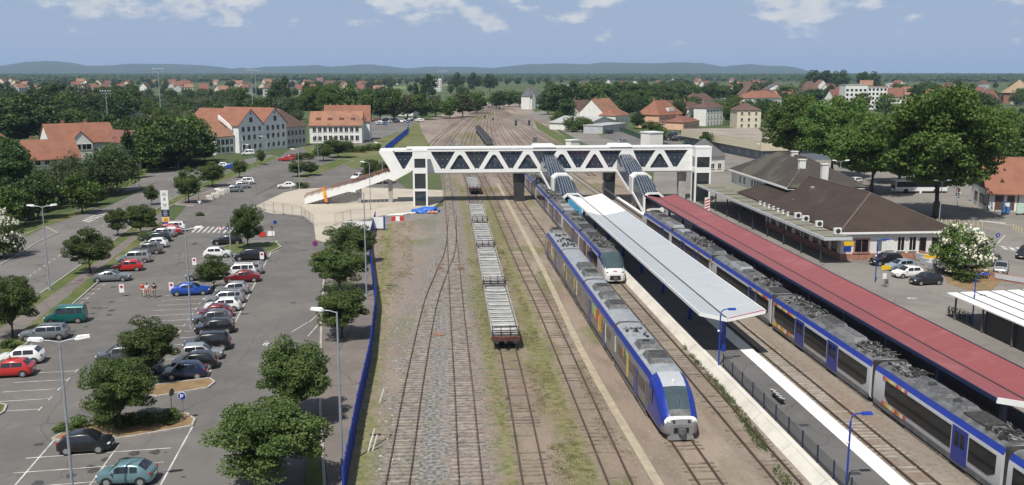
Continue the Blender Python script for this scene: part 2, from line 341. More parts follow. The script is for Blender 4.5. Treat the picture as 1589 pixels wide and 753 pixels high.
# grass bank west of the road, meadow beyond
sheet('lawn', [(-60,330),(60,330),(140,318),(215,282),(235,262),(200,262),(150,290),(60,310),(-60,312)], .016, M_grass)
sheet('lawn', [(30,352),(100,330),(150,322),(180,310),(120,335),(75,350),(40,368)], .02, M_grass)
sheet('sports_field', [(270,205),(330,196),(330,189),(300,188),(255,196)], .02, mat('pitch_grass', (.09,.14,.03), .95))
sheet('meadow', [(545,262),(600,255),(640,240),(668,225),(690,200),(720,180),(660,183),(620,205),(565,225),(470,228),(480,240),(520,240)], .006, layered('rough_meadow', (.105,.125,.042), [((.17,.155,.075), .06, .42,.6,.8,S1), ((.06,.09,.028), .4, .5,.65,.6,S1)], bump=.5, bscale=4))
sheet('access_road', [(560,226),(600,212),(632,200),(650,188),(600,180),(560,185),(575,205),(545,216)], .012, M_road)
sheet('green_field', [(470,152),(760,128),(840,124),(620,134),(430,142)], .02, mat('far_field', (.13,.17,.055), .95, var=.2, scale=.01))
# plaza of sand-coloured paving round the foot of the bridge
sheet('plaza', [(392,322),(440,299),(468,293),(545,290),(705,296),(672,322),(640,331),(600,333),(545,346),(508,377),(490,372),(487,348),(470,335),(420,331)], .016, M_beige)
sheet('bare_earth', [(560,345),(600,333),(640,332),(690,322),(690,332),(640,342),(590,350)], .020, M_fore)
# painted markings
wh = MB()
def line(a, b, wd=.11, z=.012):
    p = Vector(P(*a)).to_3d(); q = Vector(P(*b)).to_3d(); d = (q-p); n = Vector((-d.y, d.x, 0)).normalized()*wd/2
    wh.add([(p.x-n.x,p.y-n.y,z),(q.x-n.x,q.y-n.y,z),(q.x+n.x,q.y+n.y,z),(p.x+n.x,p.y+n.y,z)], [(0,1,2,3)])
def along(a, b, t): return (a[0]+(b[0]-a[0])*t, a[1]+(b[1]-a[1])*t)
def wl(a, b, wd=.11, z=.012):                       # same between world points
    p = Vector((a[0],a[1],0)); q = Vector((b[0],b[1],0)); d = q-p; n = Vector((-d.y,d.x,0)).normalized()*wd/2
    wh.add([(p.x-n.x,p.y-n.y,z),(q.x-n.x,q.y-n.y,z),(q.x+n.x,q.y+n.y,z),(p.x+n.x,p.y+n.y,z)], [(0,1,2,3)])
ST = Vector((.992,.105)); RW = Vector((-.0695,.9976))       # stall direction and row direction of the car park
def row_marks(x0, y0, n, length, pitch=2.45, tee=True):
    for k in range(n):
        o = Vector((x0,y0))+RW*pitch*k; e = o+ST*length
        wl(o, e)
        if tee: wl(e-RW*.45, e+RW*.45, .11, .016)
A0 = P(430,373); A1 = P(318,592)
row_marks(A1[0]-4.6, A1[1]-.4, 30, 4.6, 2.38, False); wl(A1, A0, .12, .016)
row_marks(A1[0]-9.6, A1[1]-.9, 27, 4.6, 2.38, True); 
row_marks(P(135,441)[0]-.6, P(135,441)[1]-30, 27, 4.9, 2.42)
row_marks(P(8,625)[0]-1, P(8,625)[1]-2.2, 5, 4.4, 2.42)
B0 = P(287,694); row_marks(B0[0]-9.5, B0[1]-1.05-12.25, 6, 9.5, 2.45, False)
wl(P(300,660), (P(300,660)[0]+1.3, 40), .12, .016); wl(P(185,690), (P(185,690)[0]+1.1, 40), .1, .016); wl(P(85,682), (P(85,682)[0]+1.6,40), .12,.016)
for k in range(9):                                   # pedestrian crossings
    line(along((308,352),(372,352),k/8), along((298,361),(363,362),k/8), .36)
for k in range(6):
    line(along((690/3.013+2,366),(268,366),k/5), along((222,372),(258,372),k/5), .1)
for k in range(7):
    line(along((128,342),(152,330),k/6), along((140,345),(166,332),k/6), .5, .02)
for k in range(8): line(along((345,286),(395,262),k/7), along((352,288),(402,264),k/7), .12)
for k in range(22): line(along((0,460),(165,347),k/22.), along((0,460),(165,347),(k+.45)/22.), .12, .02)
line((622/3.013+200,520/3.013+230-3),(700/3.013+200,478/3.013+230),.12)
for p in (((413,538),(414,530)),((408,536),(413,531)),((419,536),(414,531))): line(p[0],p[1],.18)
line((480,500),(505,478),.1); line((478,522),(497,500),.1); line((452,516),(478,500),.1)
o = wh.build('painted_marking', M_white); o['kind'] = 'structure'

sr = random.Random(33); M_oil = mat('oil_stain', (.060,.057,.055), .6, var=.3, scale=4)
om = MB()
for k in range(120):
    x0, y0 = sr.choice([(-24.5+sr.uniform(-4,4), sr.uniform(76,150)), (-40+sr.uniform(-5,5)-.03*0, sr.uniform(95,150)), (-22+sr.uniform(-5,4), sr.uniform(50,64)), (sr.uniform(-34,-8), sr.uniform(50,180))])
    rr_ = sr.uniform(.12,.5); om.add([(x0+rr_*sr.uniform(.6,1.2)*math.cos(6.283*q/9), y0+rr_*1.2*sr.uniform(.6,1.2)*math.sin(6.283*q/9), .006) for q in range(9)], [tuple(range(9))])
o = om.build('oil_stains', M_oil); o['kind'] = 'structure'
for k, (px, py) in enumerate(((150,610),(262,505),(430,610),(455,470),(282,408),(410,690),(60,690))):
    x, y = P(px, py); o = MB().box(-.3,.3,-.22,.22,.004,.014).build('drain_grate', mat('iron_grate', (.05,.047,.045), .7)); o.location = (x,y,0); tag(o, 'small dark iron drain grate in the car park asphalt', 'drain grate', 'drain grates in the car park')

# footway on the right edge of the car park beside the blue fence
sheet('footpath', [(508,753),(498,640),(498,560),(500,490),(503,440),(520,377),(574,346),(571,380),(576,420),(582,480),(574,560),(555,650),(537,770),(510,775)], .10, M_walk)
kerb('kerb', [(505,775),(497,640),(497,560),(499,490),(502,440),(508,395)], .2, .13)
sheet('grass_strip', [(470,775),(480,690),(486,650),(497,640),(503,700),(506,775)], .12, M_grass)

# ------------------------------------------------------------------ rail yard
yard = PP([(530,800),(556,650),(575,560),(583,480),(577,420),(573,380),(577,345),(640,338),(690,318),(700,296),(668,228),(655,205),(650,190),(690,176),(745,166),(760,158),(812,158),(835,178),(905,236)])
struct('rail_yard', MB().sheet(yard+[(52,190),(38,178),(38,30)], .002), M_bal)
sheet('far_ballast', [(668,228),(655,205),(650,190),(690,176),(745,166),(760,158),(812,158),(835,178),(905,236),(1000,262),(850,290),(700,290)], .010, M_rust)
struct('ballast_bed', MB().sheet([(20.6,30),(24.6,30),(24.6,200),(20.6,200)], .008), M_stone)
struct('ballast_bed', MB().sheet([(29.3,30),(37.6,30),(37.6,205),(29.3,205)], .012), M_stone)
struct('yard_path', ribbon(catmull([P(1060,820),P(1022,753),P(905,550),P(838,410),P(780,300),P(772,285)],6), .33, .05), mat('trodden_path', (.34,.29,.21), .95, var=.15, scale=1.2))
sheet('service_road', [(1000,262),(905,222),(845,188),(820,176),(842,172),(870,184),(935,212),(1040,250)], .02, M_fore)
sheet('grass_bank', [(1040,250),(935,212),(870,184),(842,172),(860,172),(900,184),(960,205),(1075,245)], .03, M_grass)
sheet('grass_bank', [(985,262),(900,226),(840,192),(828,187),(834,200),(900,240)], .024, M_grass)

M_rail = mat('rail_steel', (.105,.075,.058), .55, metal=.3, var=.25, scale=.6)
M_slw = mat('grey_wood_sleeper', (.235,.205,.175), .9, var=.4, scale=1.3)
M_slb = mat('brown_wood_sleeper', (.165,.13,.10), .9, var=.45, scale=1.3)
M_slc = mat('concrete_sleeper', (.28,.26,.225), .9, var=.25, scale=1.3)
def track(label, pts, smat, y_sl=330, every=.62, group=None):
    pts = catmull([tuple(p) for p in pts], 12)
    dense = [pts[0]]
    for a, b in zip(pts[:-1], pts[1:]):
        n = max(1, int(math.hypot(b[0]-a[0], b[1]-a[1])/2.5))
        dense += [(a[0]+(b[0]-a[0])*k/n, a[1]+(b[1]-a[1])*k/n) for k in range(1, n+1)]
    nn = [];
    for i in range(len(dense)):
        d = np.array(dense[min(i+1,len(dense)-1)])-np.array(dense[max(i-1,0)]); d /= np.hypot(*d); nn.append((d[1],-d[0]))
    root = empty('railway_track', label, 'railway track', (dense[0][0],dense[0][1],0), 0, group)
    o = root.location
    for s in (-1, 1):
        mb = MB(); prof = [(-.07,.02),(-.07,.05),(-.035,.06),(-.035,.185),(.035,.185),(.035,.06),(.07,.05),(.07,.02)]
        vs = []; k = len(prof)
        for p, n in zip(dense, nn):
            for a, z in prof: vs.append((p[0]+n[0]*(s*.75+a)-o.x, p[1]+n[1]*(s*.75+a)-o.y, z))
        mb.add(vs, [(i*k+j, i*k+j+1, (i+1)*k+j+1, (i+1)*k+j) for i in range(len(dense)-1) for j in range(k-1)])
        mb.build('rail', M_rail, root)
    sl = MB(); acc = 0; rr = random.Random(len(dense))
    for i in range(len(dense)-1):
        a, b = dense[i], dense[i+1]; sg = math.hypot(b[0]-a[0], b[1]-a[1])
        while acc < sg:
            t = acc/sg; x = a[0]+(b[0]-a[0])*t; y = a[1]+(b[1]-a[1])*t
            if y < y_sl and not (smat is M_slb and rr.random() < .42):
                n = nn[i]; hl = 1.22+rr.uniform(-.06,.06); zt = (.075 if smat is M_slw else .045)+rr.uniform(-.045,.012)
                sl.bar((x-n[0]*hl-o.x, y-n[1]*hl-o.y, zt-.05), (x+n[0]*hl-o.x, y+n[1]*hl-o.y, zt-.05), .24, .1)
            acc += every
        acc -= sg
    sl.build('sleepers', smat, root)['kind'] = 'stuff'
    return root
def far(x, y0=270, y1=735):                          # the yard bends right and bunches up towards its throat
    out = []
    for Y in np.linspace(y0, y1, 12):
        k = max(0, (Y-280)/447); c = .85*k**1.36; out.append((x*(1-c)+52*c, Y))
    return out
track('westernmost siding bending right across grey gravel to join the straight siding', [P(600,820)]+[P(*p) for p in ((617,753),(644,589),(668,472),(685,425),(699,386),(702,335))], M_slw)
track('straight siding on grey gravel left of the row of flat wagons', [P(742,830)]+[P(*p) for p in ((731,753),(719,599),(709,480),(702,380),(698,330),(694,285))]+far(3.,290,735), M_slw)
track('siding that the flat wagons loaded with panels stand on', [P(848,830)]+[P(*p) for p in ((830,753),(792,560),(757.5,420),(735,315))]+far(8.8,230,735), M_slb)
track('weedy siding between the flat wagons and the yellowish path', [P(1000,830)]+[P(*p) for p in ((963,753),(848,488),(805,400))]+far(12.4,200,735), M_slb, every=.7)
track('track under the grey railcar with the blue nose', [(17.45,38),(17.45,100),(17.45,200)]+far(17.6,270,735), M_slb)
track('track along the left kerb of the island platform, used by the white fronted train', [(22.45,38),(22.45,100),(22.45,200)]+far(22.3,270,735), M_slb)
track('empty track along the right kerb of the island platform', [(31.2,38),(31.2,100),(31.2,200)]+far(31.2,270,735), M_slc)
track('track under the long train beside the red platform roof', [(35.85,38),(35.85,100),(35.85,200)]+far(35.85,270,735), M_slc)
for x in (-3.5, 26.6, 40.6, 45.4): track('bare siding in the far part of the yard, sweeping right beyond the bridge', far(x, 235 if x > 0 else 300, 735), M_slb, group='bare sidings beyond the bridge')
for x in (15.6,): track('siding under the dark open wagons beyond the bridge', far(x+4.6, 235, 735), M_slb)
# switch timbers lying across both rails where the two western sidings meet
tb = MB()
for k in range(5):
    x, y = P(698-k*.5, 418-k*2.4); tb.box(x-1.9, x+1.9, y-.16, y+.16, .05, .12)
tag(tb.build('switch_timbers', M_slw), 'pale timbers laid across the junction of the two western sidings', 'timbers')
M_point = mat('rusty_iron', (.16,.10,.07), .8, var=.3)
for k, px in enumerate((682, 716)):
    x, y = P(px, 419); pm = empty('point_lever', ['rusty point lever box left of the siding junction','rusty point lever box right of the siding junction'][k], 'point lever', (x,y,0))
    MB().taper(-.45,.45,-.3,.3,0,.35,.1).build('housing', M_point, pm); MB().bar((0,0,.3),(.5,0,.9),.06).build('lever', M_point, pm)

# ------------------------------------------------------------------ platforms
M_plat = layered('platform_asphalt', (.125,.12,.118), [((.10,.097,.096), .15, .42,.6,.8,S1), ((.155,.148,.14), .7, .5,.7,.5,S1), ((.17,.165,.155), 12, .5,.75,.3,S1)], bump=.15, bscale=25)
cracks(M_plat, .16, .012, .35)
M_conc = layered('pale_concrete', (.60,.57,.51), [((.50,.47,.42), .4, .42,.6,.8,S1), ((.60,.57,.51), 1.2, .5,.7,.5,S1), ((.30,.28,.24), .9, .6,.72,.6,(3,.4,1))], bump=.2, bscale=10)
M_edge = mat('white_edge_paving', (.76,.74,.70), .8, var=.1, scale=1.5)
PZ = .55
pl = MB(); pl.box(25.0,28.3,30,196,0,PZ); struct('platform', pl, M_plat)
e = MB()
for k in range(0, 62): e.box(28.302,29.55,30+k*2.7,30+k*2.7+2.68,0,PZ+.004)
struct('platform_edge', e, M_edge)
e = MB()
for k in range(28): e.yz([(30+k*6,.0),(30+k*6+5.97,.0),(30+k*6+5.97,.62),(30+k*6,.62)], 24.55, 24.98); e.add([(23.9,30+k*6,.0),(23.9,36+k*6-.03,.0),(24.55,36+k*6-.03,.58),(24.55,30+k*6,.58)], [(0,1,2,3)])
struct('concrete_edging', e, M_conc)
pl = MB(); pl.box(38.6,45.5,30,186,0,.4); struct('platform', pl, M_fore)
pl = MB(); pl.box(37.35,37.95,30,196,0,.402); struct('platform_edge', pl, M_plat)
pl = MB(); pl.box(37.95,38.6,30,196,0,.401); struct('platform_edge', pl, M_edge)
tac = MB()
for k in range(150): tac.box(38.75,39.25,34+k,34+k+.62,.4,.408)
struct('tactile_strip', tac, mat('tactile_paving', (.42,.37,.24), .9, var=.2, scale=2))
pl = MB(); pl.box(25.0,30.0,196,290,0,.5); struct('platform', pl, M_fore)
e = MB(); [e.box(30.002,30.7,196+k*3,196+k*3+2.4,0,.5) for k in range(30)]; struct('platform_edge', e, M_edge)
# right side forecourt, streets
struct('forecourt', MB().sheet([(45.5,30),(300,30),(300,190),(125,300),(80,330),(55,230),(45.5,190)], .006), M_fore)
sheet('street', [(1120,232),(1300,262),(1420,300),(1589,360),(1700,400),(1700,345),(1589,318),(1480,290),(1400,265),(1280,240),(1180,232)], .012, M_fore)
mk = MB()
wh = MB()
for k in range(9): line(along((1290,285),(1345,315),k/8), along((1312,283),(1368,313),k/8), .5, .024)
for k in range(3): line(along((1555,382),(1590,385),k/3), along((1562,388),(1597,391),k/3), .6, .024)
line((1408,463),(1422,463),.5,.012); line((1520,343),(1560,347),1.2,.024); line((1560,365),(1548,378),.2,.024); line((1470,368),(1589,388),.15,.024)
line((1535,345),(1570,350),.3,.028)
o = wh.build('painted_marking', M_white); o['kind'] = 'structure'
sheet('green_paving', [(1440,360),(1470,352),(1530,358),(1500,366),(1450,368)], .016, mat('green_surface', (.13,.24,.19), .9))
sheet('flower_bed', [(1462,412),(1475,402),(1500,402),(1560,430),(1540,450),(1500,450),(1470,440)], .02, M_mulch)
sheet('yard_asphalt', [(930,212),(960,202),(1050,212),(1075,240),(1040,246)], .04, M_asphalt)
# ------------------------------------------------------------------ footbridge, canopies, station building
M_wpaint = mat('white_steel', (.78,.78,.76), .35, var=.04, scale=.5)
M_wconc = mat('white_render', (.66,.65,.61), .8, var=.08, scale=.6)
M_gconc = mat('grey_concrete', (.36,.35,.33), .85, var=.15, scale=.8)
M_dark = mat('dark_steel', (.035,.037,.042), .5, var=.2)
M_black = mat('black_void', (.012,.012,.014), .7)
M_rub = mat('rubber', (.018,.018,.019), .8)
M_alu = mat('galvanised_steel', (.36,.37,.38), .45, metal=.5, var=.15, scale=2)
M_corten = mat('rust_red_rail', (.22,.10,.065), .7, var=.2)
M_blue = mat('gentian_blue_steel', (.012,.045,.30), .4, var=.1)
M_navy = mat('navy_steel', (.012,.022,.07), .45, var=.1)
M_red = mat('red_paint', (.50,.035,.03), .5, var=.08)
M_yel = mat('yellow_plate', (.72,.46,.02), .5, var=.05)
M_orange = mat('orange_plate', (.75,.22,.02), .55, var=.06)
def glassmat(name, col, rough=.06, dots=None, spec=.8):
    m = mat(name, col, rough, var=.1, scale=.4, spec=spec)
    if dots:
        n = m.node_tree.nodes; l = m.node_tree.links; b = n['Principled BSDF']; src = b.inputs['Base Color'].links[0].from_socket
        tc = n.new('ShaderNodeTexCoord'); mp = n.new('ShaderNodeMapping'); mp.inputs['Scale'].default_value = dots; l.new(tc.outputs['Object'], mp.inputs[0])
        vo = n.new('ShaderNodeTexVoronoi'); vo.inputs['Randomness'].default_value = 0; vo.inputs['Scale'].default_value = 1; l.new(mp.outputs[0], vo.inputs[0])
        lt = n.new('ShaderNodeMath'); lt.operation = 'LESS_THAN'; lt.inputs[1].default_value = .055 if name == 'dark_bridge_glass' else .16; l.new(vo.outputs[0], lt.inputs[0])
        mx = n.new('ShaderNodeMixRGB'); l.new(lt.outputs[0], mx.inputs[0]); l.new(src, mx.inputs[1]); mx.inputs[2].default_value = (.55,.58,.6,1); l.new(mx.outputs[0], b.inputs['Base Color'])
    return m
M_bglass = glassmat('dark_bridge_glass', (.03,.042,.06), .05, (.95,0,.8))
M_tglass = glassmat('dark_lift_glass', (.03,.036,.042), .05)
M_sglass = glassmat('dotted_stair_glazing', (.022,.034,.052), .15, (2.2,2.2,0))
M_win = glassmat('window_glass', (.012,.014,.017), .12, None, .35)
M_tint = glassmat('grey_glass', (.13,.15,.17), .1)

YB = 188.5                                            # front face of the bridge deck
br = empty('footbridge', 'long white footbridge with triangular glazed openings crossing every track', 'footbridge', (0,YB,0))
zt, zb = 10.95, 5.8
m = MB(); m.box(-7.6,52.6,.35,3.6,zb+.5,zt-.5); m.build('glazing', M_bglass, br)
m = MB(); m.box(-7.4,53.2,-.02,4.0,zt-.62,zt-.12); m.box(-5,53.6,-.12,4.1,zt-.12,zt+.12)
for x0 in (22.6, 38.2): m.taper(x0-2.3,x0+2.3,-.25,4.2,zt+.122,zt+.62,.35)
m.build('roof', M_wpaint, br)
m = MB(); m.yz([(0,zb+.28),(0,zb+.9),(4,zb+.9),(4,zb+.28),(3.7,zb),(.3,zb)], -3.0, 53.0); m.build('deck_beam', M_wpaint, br)
cen = [PYZ(px, 232, YB)[0] for px in (624,687,740,793,845,898,948,999,1049)]
m = MB(); zt0, zb0 = zt-.6, zb+.89; hd = zt0-zb0; tri = MB()
half = 2.9
for k, x in enumerate(cen):
    for s in (-1, 1):                                 # the two diagonals of each V, as flat plates
        m.xz([(x+s*2.5,zt0),(x+s*2.38,zt0-.22),(x+s*.5,zb0+.32),(x+s*.3,zb0),(x+s*1.5,zb0),(x+s*1.42,zb0+.25),(x+s*3.0,zt0-.25*hd),(x+s*3.2,zt0-.21*hd),(x+s*3.2,zt0)], .0, .3)
    m.xz([(x-.3,zb0),(x+.3,zb0),(x+.2,zb0+.2),(x-.2,zb0+.2)], .0, .3)
for a, b in zip(cen[:-1], cen[1:]):
    q = (a+b)/2; m.xz([(a+3.0,zt0),(b-3.0,zt0),(b-3.0,zt0-.2*hd),(a+3.0,zt0-.2*hd)], .004, .296)
    if abs(q-22.9) < 1.6 or abs(q-38.4) < 1.6: m.xz([(a+2.2,zt0),(b-2.2,zt0),(b-.6,zb0),(a+.6,zb0)], .008, .292)
m.xz([(cen[-1]+2.8,zt0),(53,zt0),(53,zb0),(cen[-1]+1.4,zb0)], .004, .296)
m.xz([(cen[0]+2.4,zt0),(cen[1]-2.4,zt0),(cen[1]-.8,zb0),(cen[0]+.8,zb0)], .008, .292)
m.build('truss_panel', M_wpaint, br)
m = MB()                                              # swept white flank that closes the west end
pts = [PYZ(*p, YB) for p in ((587,235),(609,234.5),(625,262.5),(640,262),(640,265),(611,281),(603,278),(606,266),(602,258))]
m.xz([(p[0],p[1]) for p in pts], -.05, .25); m.build('end_flank', M_wpaint, br)
MB().xz([(p[0],p[1]) for p in pts], 3.75, 4.05).build('end_flank', M_wpaint, br)
m = MB(); m.box(pts[0][0]+.3, cen[0], .252,3.748,zt-.45,zt-.15); m.build('end_roof', M_wpaint, br)
for (x, w_, d) in ((-8.4,.7,1.2),(17.6,2.1,1.6),(36.2,2.2,1.6),(51.5,1.3,1.6)): MB().taper(x-w_/2,x+w_/2,2-d/2,2+d/2,0,zb,-.15,0).build('pier', M_gconc if x < 0 or x > 50 else M_tglass, br)
# ramp from the plaza up to the west end
foot = PYZ(478,322,YB+.3); topp = PYZ(606,272,YB+.3)
rp = empty('access_stairway', 'white sided access stairway with brown railings rising from the sandy plaza', 'stairway', (0,YB,0))
x0, z0 = foot[0]-.6, .1; x1, z1 = topp[0]+.4, topp[1]-.3; mid = (x0*.52+x1*.48, z0*.55+z1*.45)
for y in (.1, 3.6):
    m = MB(); pr = [(x0,z0),(mid[0],mid[1]),(mid[0]+1.6,mid[1]+.25),(x1,z1)]
    m.xz([(x,z-.1) for x,z in pr]+[(x,z+1.1) for x,z in pr[::-1]], y, y+.14); m.build('side_panel', M_wpaint, rp)
m = MB()
n = 24
for k in range(n):
    t = k/(n-1); xx = x0+(x1-x0)*t; zz = z0+(z1-z0)*t; m.box(xx,xx+.62,.25,3.58,zz-.3,zz)
m.build('stair_treads', M_gconc, rp)
m = MB()
for y in (.17, 1.9, 3.67):
    m.tube([(x0,y,z0+1.7),(x1,y,z1+1.75)], .05, 5); m.tube([(x0,y,z0+1.35),(x1,y,z1+1.4)], .03, 5)
    for k in range(14):
        t = k/13; m.tube([(x0+(x1-x0)*t,y,z0+(z1-z0)*t+.9),(x0+(x1-x0)*t,y,z0+(z1-z0)*t+1.72)], .035, 5)
m.build('railing', M_corten, rp)
m = MB(); xm = x0+(x1-x0)*.6; m.box(xm,xm+.6,1,2.8,0,z0+(z1-z0)*.6-.5); m.xz([(x0+1.2,.02),(xm,.02),(xm,z0+(z1-z0)*.52)], 1.2, 2.6); m.build('support_wall', M_gconc, rp)
# lift towers
def tower(label, x, y, w, d, h, levels):
    t = empty('lift_tower', label, 'lift tower', (x,y,0)); f = .34
    m = MB()
    for (a, b) in ((0,f),(w-f,w)):
        for (c, e) in ((0,f),(d-f,d)): m.box(a,b,c,e,0,h-.4)
    for z0, z1 in levels:
        m.box(f,w-f,.01,.25,z0,z1); m.box(f,w-f,d-.25,d-.01,z0,z1); m.box(.01,.25,f,d-f,z0,z1); m.box(w-.25,w-.01,f,d-f,z0,z1)
    m.build('frame', M_wpaint, t)
    m = MB(); m.box(.12,w-.12,.12,d-.12,.02,h-.5); m.build('glazing', M_tglass, t)
    m = MB(); m.box(-.04,w+.04,-.04,d+.04,h-.4,h); m.build('roof', M_wpaint, t)
    return t
tower('white lift tower with dark glazing at the west end, beside the sandy plaza', -3.75, 184.4, 2.85, 2.9, 11.1, ((2.9,3.4),(6.4,7.5),(9.3,10.7)))
tower('white lift tower with dark glazing at the east end, beside the station awning', 52.9, 185.6, 3.3, 2.9, 11.2, ((5.9,7.0),(9.1,10.8)))
# two glazed stairs down to the platforms
def stairs(label, xc, y1, z1, xo):
    s = empty('covered_stairway', label, 'stairway', (xc,YB,0)); w = 1.75
    A = (-.2, 6.3, 0.); B = (-9.5, 3.5, xo*.5); Cc = (-12.2, 3.4, xo*.6); D = (y1-YB, z1, xo)
    def seg(p, q, hh):
        m = MB()
        vs = []
        for (y, z, x) in (p, q): vs += [(x-w,y,z),(x+w,y,z),(x+w,y,z+hh*.8),(x+w*.55,y,z+hh),(x-w*.55,y,z+hh),(x-w,y,z+hh*.8)]
        return vs
    def faces(vs, idx, nm, mt):
        m = MB(); m.add(vs, idx); m.build(nm, mt, s)
    for p, q in ((A,B),(Cc,D)):
        vs = seg(p, q, 3.2)
        faces(vs, [(2,3,9,8),(3,4,10,9),(4,5,11,10)], 'roof_glazing', M_sglass)
        faces(vs, [(0,5,11,6),(1,7,8,2)], 'side_glazing', M_tint)
        faces(vs, [(0,6,7,1)], 'flight', M_gconc)
        m = MB()
        for (i, j) in ((0,6),(1,7)): m.bar(Vector(vs[i])-Vector((0,0,.2)), Vector(vs[j])-Vector((0,0,.2)), .22, .5)
        m.build('stringer', M_wpaint, s)
    m = MB()
    def arch(p, dy):
        y, z, x = p; o = 3.35
        outer = [(x-w-.15,z-.5),(x+w+.15,z-.5),(x+w+.15,z+o*.8),(x+w*.6,z+o),(x-w*.6,z+o),(x-w-.15,z+o*.8)]
        inner = [(x-w+.2,z-.4),(x+w-.2,z-.4),(x+w-.2,z+o*.74),(x+w*.5,z+o-.3),(x-w*.5,z+o-.3),(x-w+.2,z+o*.74)]
        n = 6; vs = []
        for yy in (y-dy, y+dy): vs += [(a,yy,b) for a,b in outer]+[(a,yy,b) for a,b in inner]
        fs = []
        for i in range(n):
            j = (i+1)%n
            fs += [(i,j,n+j,n+i),(2*n+j,2*n+i,3*n+i,3*n+j),(j,i,2*n+i,2*n+j),(n+i,n+j,3*n+j,3*n+i)]
        m.add(vs, fs)
    arch(((B[0]+Cc[0])/2, (B[1]+Cc[1])/2+.1, (B[2]+Cc[2])/2), 1.4); m.build('portal_frame', M_wpaint, s); m = MB()
    arch((D[0]-.1, D[1]+.1, D[2]), .3)
    m.build('portal_frame', M_wpaint, s)
    for y in (B[0], Cc[0]): MB().box(xo*.55-1.2,xo*.55+1.2,y-.3,y+.3,.5,3.1).build('support', M_gconc, s)
    return s
stairs('glazed stairway down to the island platform beside the white roof', 23.6, 168.5, .8, 1.9)
stairs('glazed stairway down to the station side platform by the red roof', 39.2, 169., .7, 1.3)
tp = MB(); tp.box(24.3,26.8,166.4,166.7,.6,3.4); tag(tp.build('information_panel', mat('cyan_panel', (.05,.38,.62), .4, var=.3, scale=1.5, col2=(.10,.30,.5))), 'cyan glass panel at the foot of the island platform stairway', 'panel')

# ------------------------------------------------------------------ platform canopies (butterfly roofs)
def canopy(name, label, xl, xv, xr, zl, zv, zr, y0, y1, mats, cuts, posts, xp, zp, fascia, panel):
    c = empty(name, label, 'platform roof', (xv,y0,0)); th = .16
    ys = [0]+[q-y0 for q in cuts]+[y1-y0]
    for k in range(len(ys)-1):
        m = MB(); a, b = ys[k], ys[k+1]-(.01 if k < len(ys)-2 else 0)
        m.add([(xl-xv,a,zl),(0,a,zv),(xr-xv,a,zr),(xl-xv,b,zl),(0,b,zv),(xr-xv,b,zr),(xl-xv,a,zl-th),(0,a,zv-th),(xr-xv,a,zr-th),(xl-xv,b,zl-th),(0,b,zv-th),(xr-xv,b,zr-th)],
              [(0,1,4,3),(1,2,5,4),(6,9,10,7),(7,10,11,8),(0,3,9,6),(2,8,11,5),(0,6,7,1),(1,7,8,2),(3,4,10,9),(4,5,11,10)])
        m.build('roof_sheet', mats[k], c)
    m = MB(); m.bar((0,-.02,zv+.03),(0,y1-y0,zv+.03),.14,.06); m.build('gutter', M_dark, c)
    m = MB()
    for (xa,za,xb,zb_) in ((xl-xv,zl,0,zv),(0,zv,xr-xv,zr)):
        m.bar((xa,-.06,za-.1),(xb,-.06,zb_-.1),.08,.34)
    m.bar((xl-xv-.05,0,zl-.1),(xl-xv-.05,y1-y0,zl-.1),.08,.3); m.bar((xr-xv+.05,0,zr-.1),(xr-xv+.05,y1-y0,zr-.1),.08,.3)
    m.build('fascia', fascia, c)
    if fascia is M_wpaint: m = MB(); m.bar((xv-xv+.1,-.10,zv+.085),(xr-xv,-.10,zr+.085),.03,.05); m.build('edge_stripe', M_red, c)
    for y in posts:
        m = MB(); m.box(xp-xv-.17,xp-xv+.17,y-y0-.17,y-y0+.17,zp,zv-.2)
        m.bar((xp-xv,y-y0,zv-.45),(xl-xv+.3,y-y0,zl-.3),.14,.22); m.bar((xp-xv,y-y0,zv-.45),(xr-xv-.3,y-y0,zr-.3),.14,.22)
        m.build('post', panel, c)
    return c
def ribbed(name, col, var, per, stain, rough=.5):
    m = layered(name, col, stain, rough=rough, bump=0, spec=.4); n = m.node_tree.nodes; l = m.node_tree.links; b = n['Principled BSDF']
    tc = n.new('ShaderNodeTexCoord'); wv = n.new('ShaderNodeTexWave'); wv.bands_direction = 'Y'; wv.inputs['Scale'].default_value = per; l.new(tc.outputs['Object'], wv.inputs[0])
    bp = n.new('ShaderNodeBump'); bp.inputs['Strength'].default_value = var; bp.inputs['Distance'].default_value = .05; l.new(wv.outputs[0], bp.inputs['Height']); l.new(bp.outputs[0], b.inputs['Normal'])
    return m
M_can1 = ribbed('weathered_white_sheeting', (.40,.425,.445), .3, .9, [((.365,.39,.41), .12, .42,.6,.8,(1,.3,1)), ((.48,.52,.55), .8, .5,.7,.5,(.2,2,1)), ((.27,.30,.31), 1.2, .60,.75,.6,(.15,1.6,1)), ((.30,.32,.33), .5, .6,.7,.5,S1)])
M_can2 = ribbed('new_white_sheeting', (.76,.76,.74), .3, .9, [((.70,.70,.69), .3, .42,.6,.8,S1)])
M_canr = ribbed('red_sheeting', (.24,.066,.066), .13, .75, [((.235,.068,.069), .1, .42,.6,.8,(1,.3,1)), ((.28,.084,.082), .9, .5,.7,.5,(.2,2,1)), ((.17,.055,.055), 1.3, .60,.75,.7,(.12,1.8,1)), ((.33,.13,.125), .25, .55,.7,.55,S1)])
canopy('platform_canopy', 'white butterfly roof over the island platform, newer and brighter at its far end', 23.9, 26.4, 29.9, 4.6, 4.0, 4.7, 80.6, 164, [M_can1, M_can2], [143], [82+11.5*k for k in range(8)], 26.6, .5, M_wpaint, M_blue)
canopy('platform_canopy', 'long dark red butterfly roof over the station side platform', 37.7, 40.3, 43.2, 4.35, 3.85, 4.45, 57.5, 164, [M_canr], [], [60+8.6*k for k in range(12)], 39.9, .4, M_navy, M_navy)
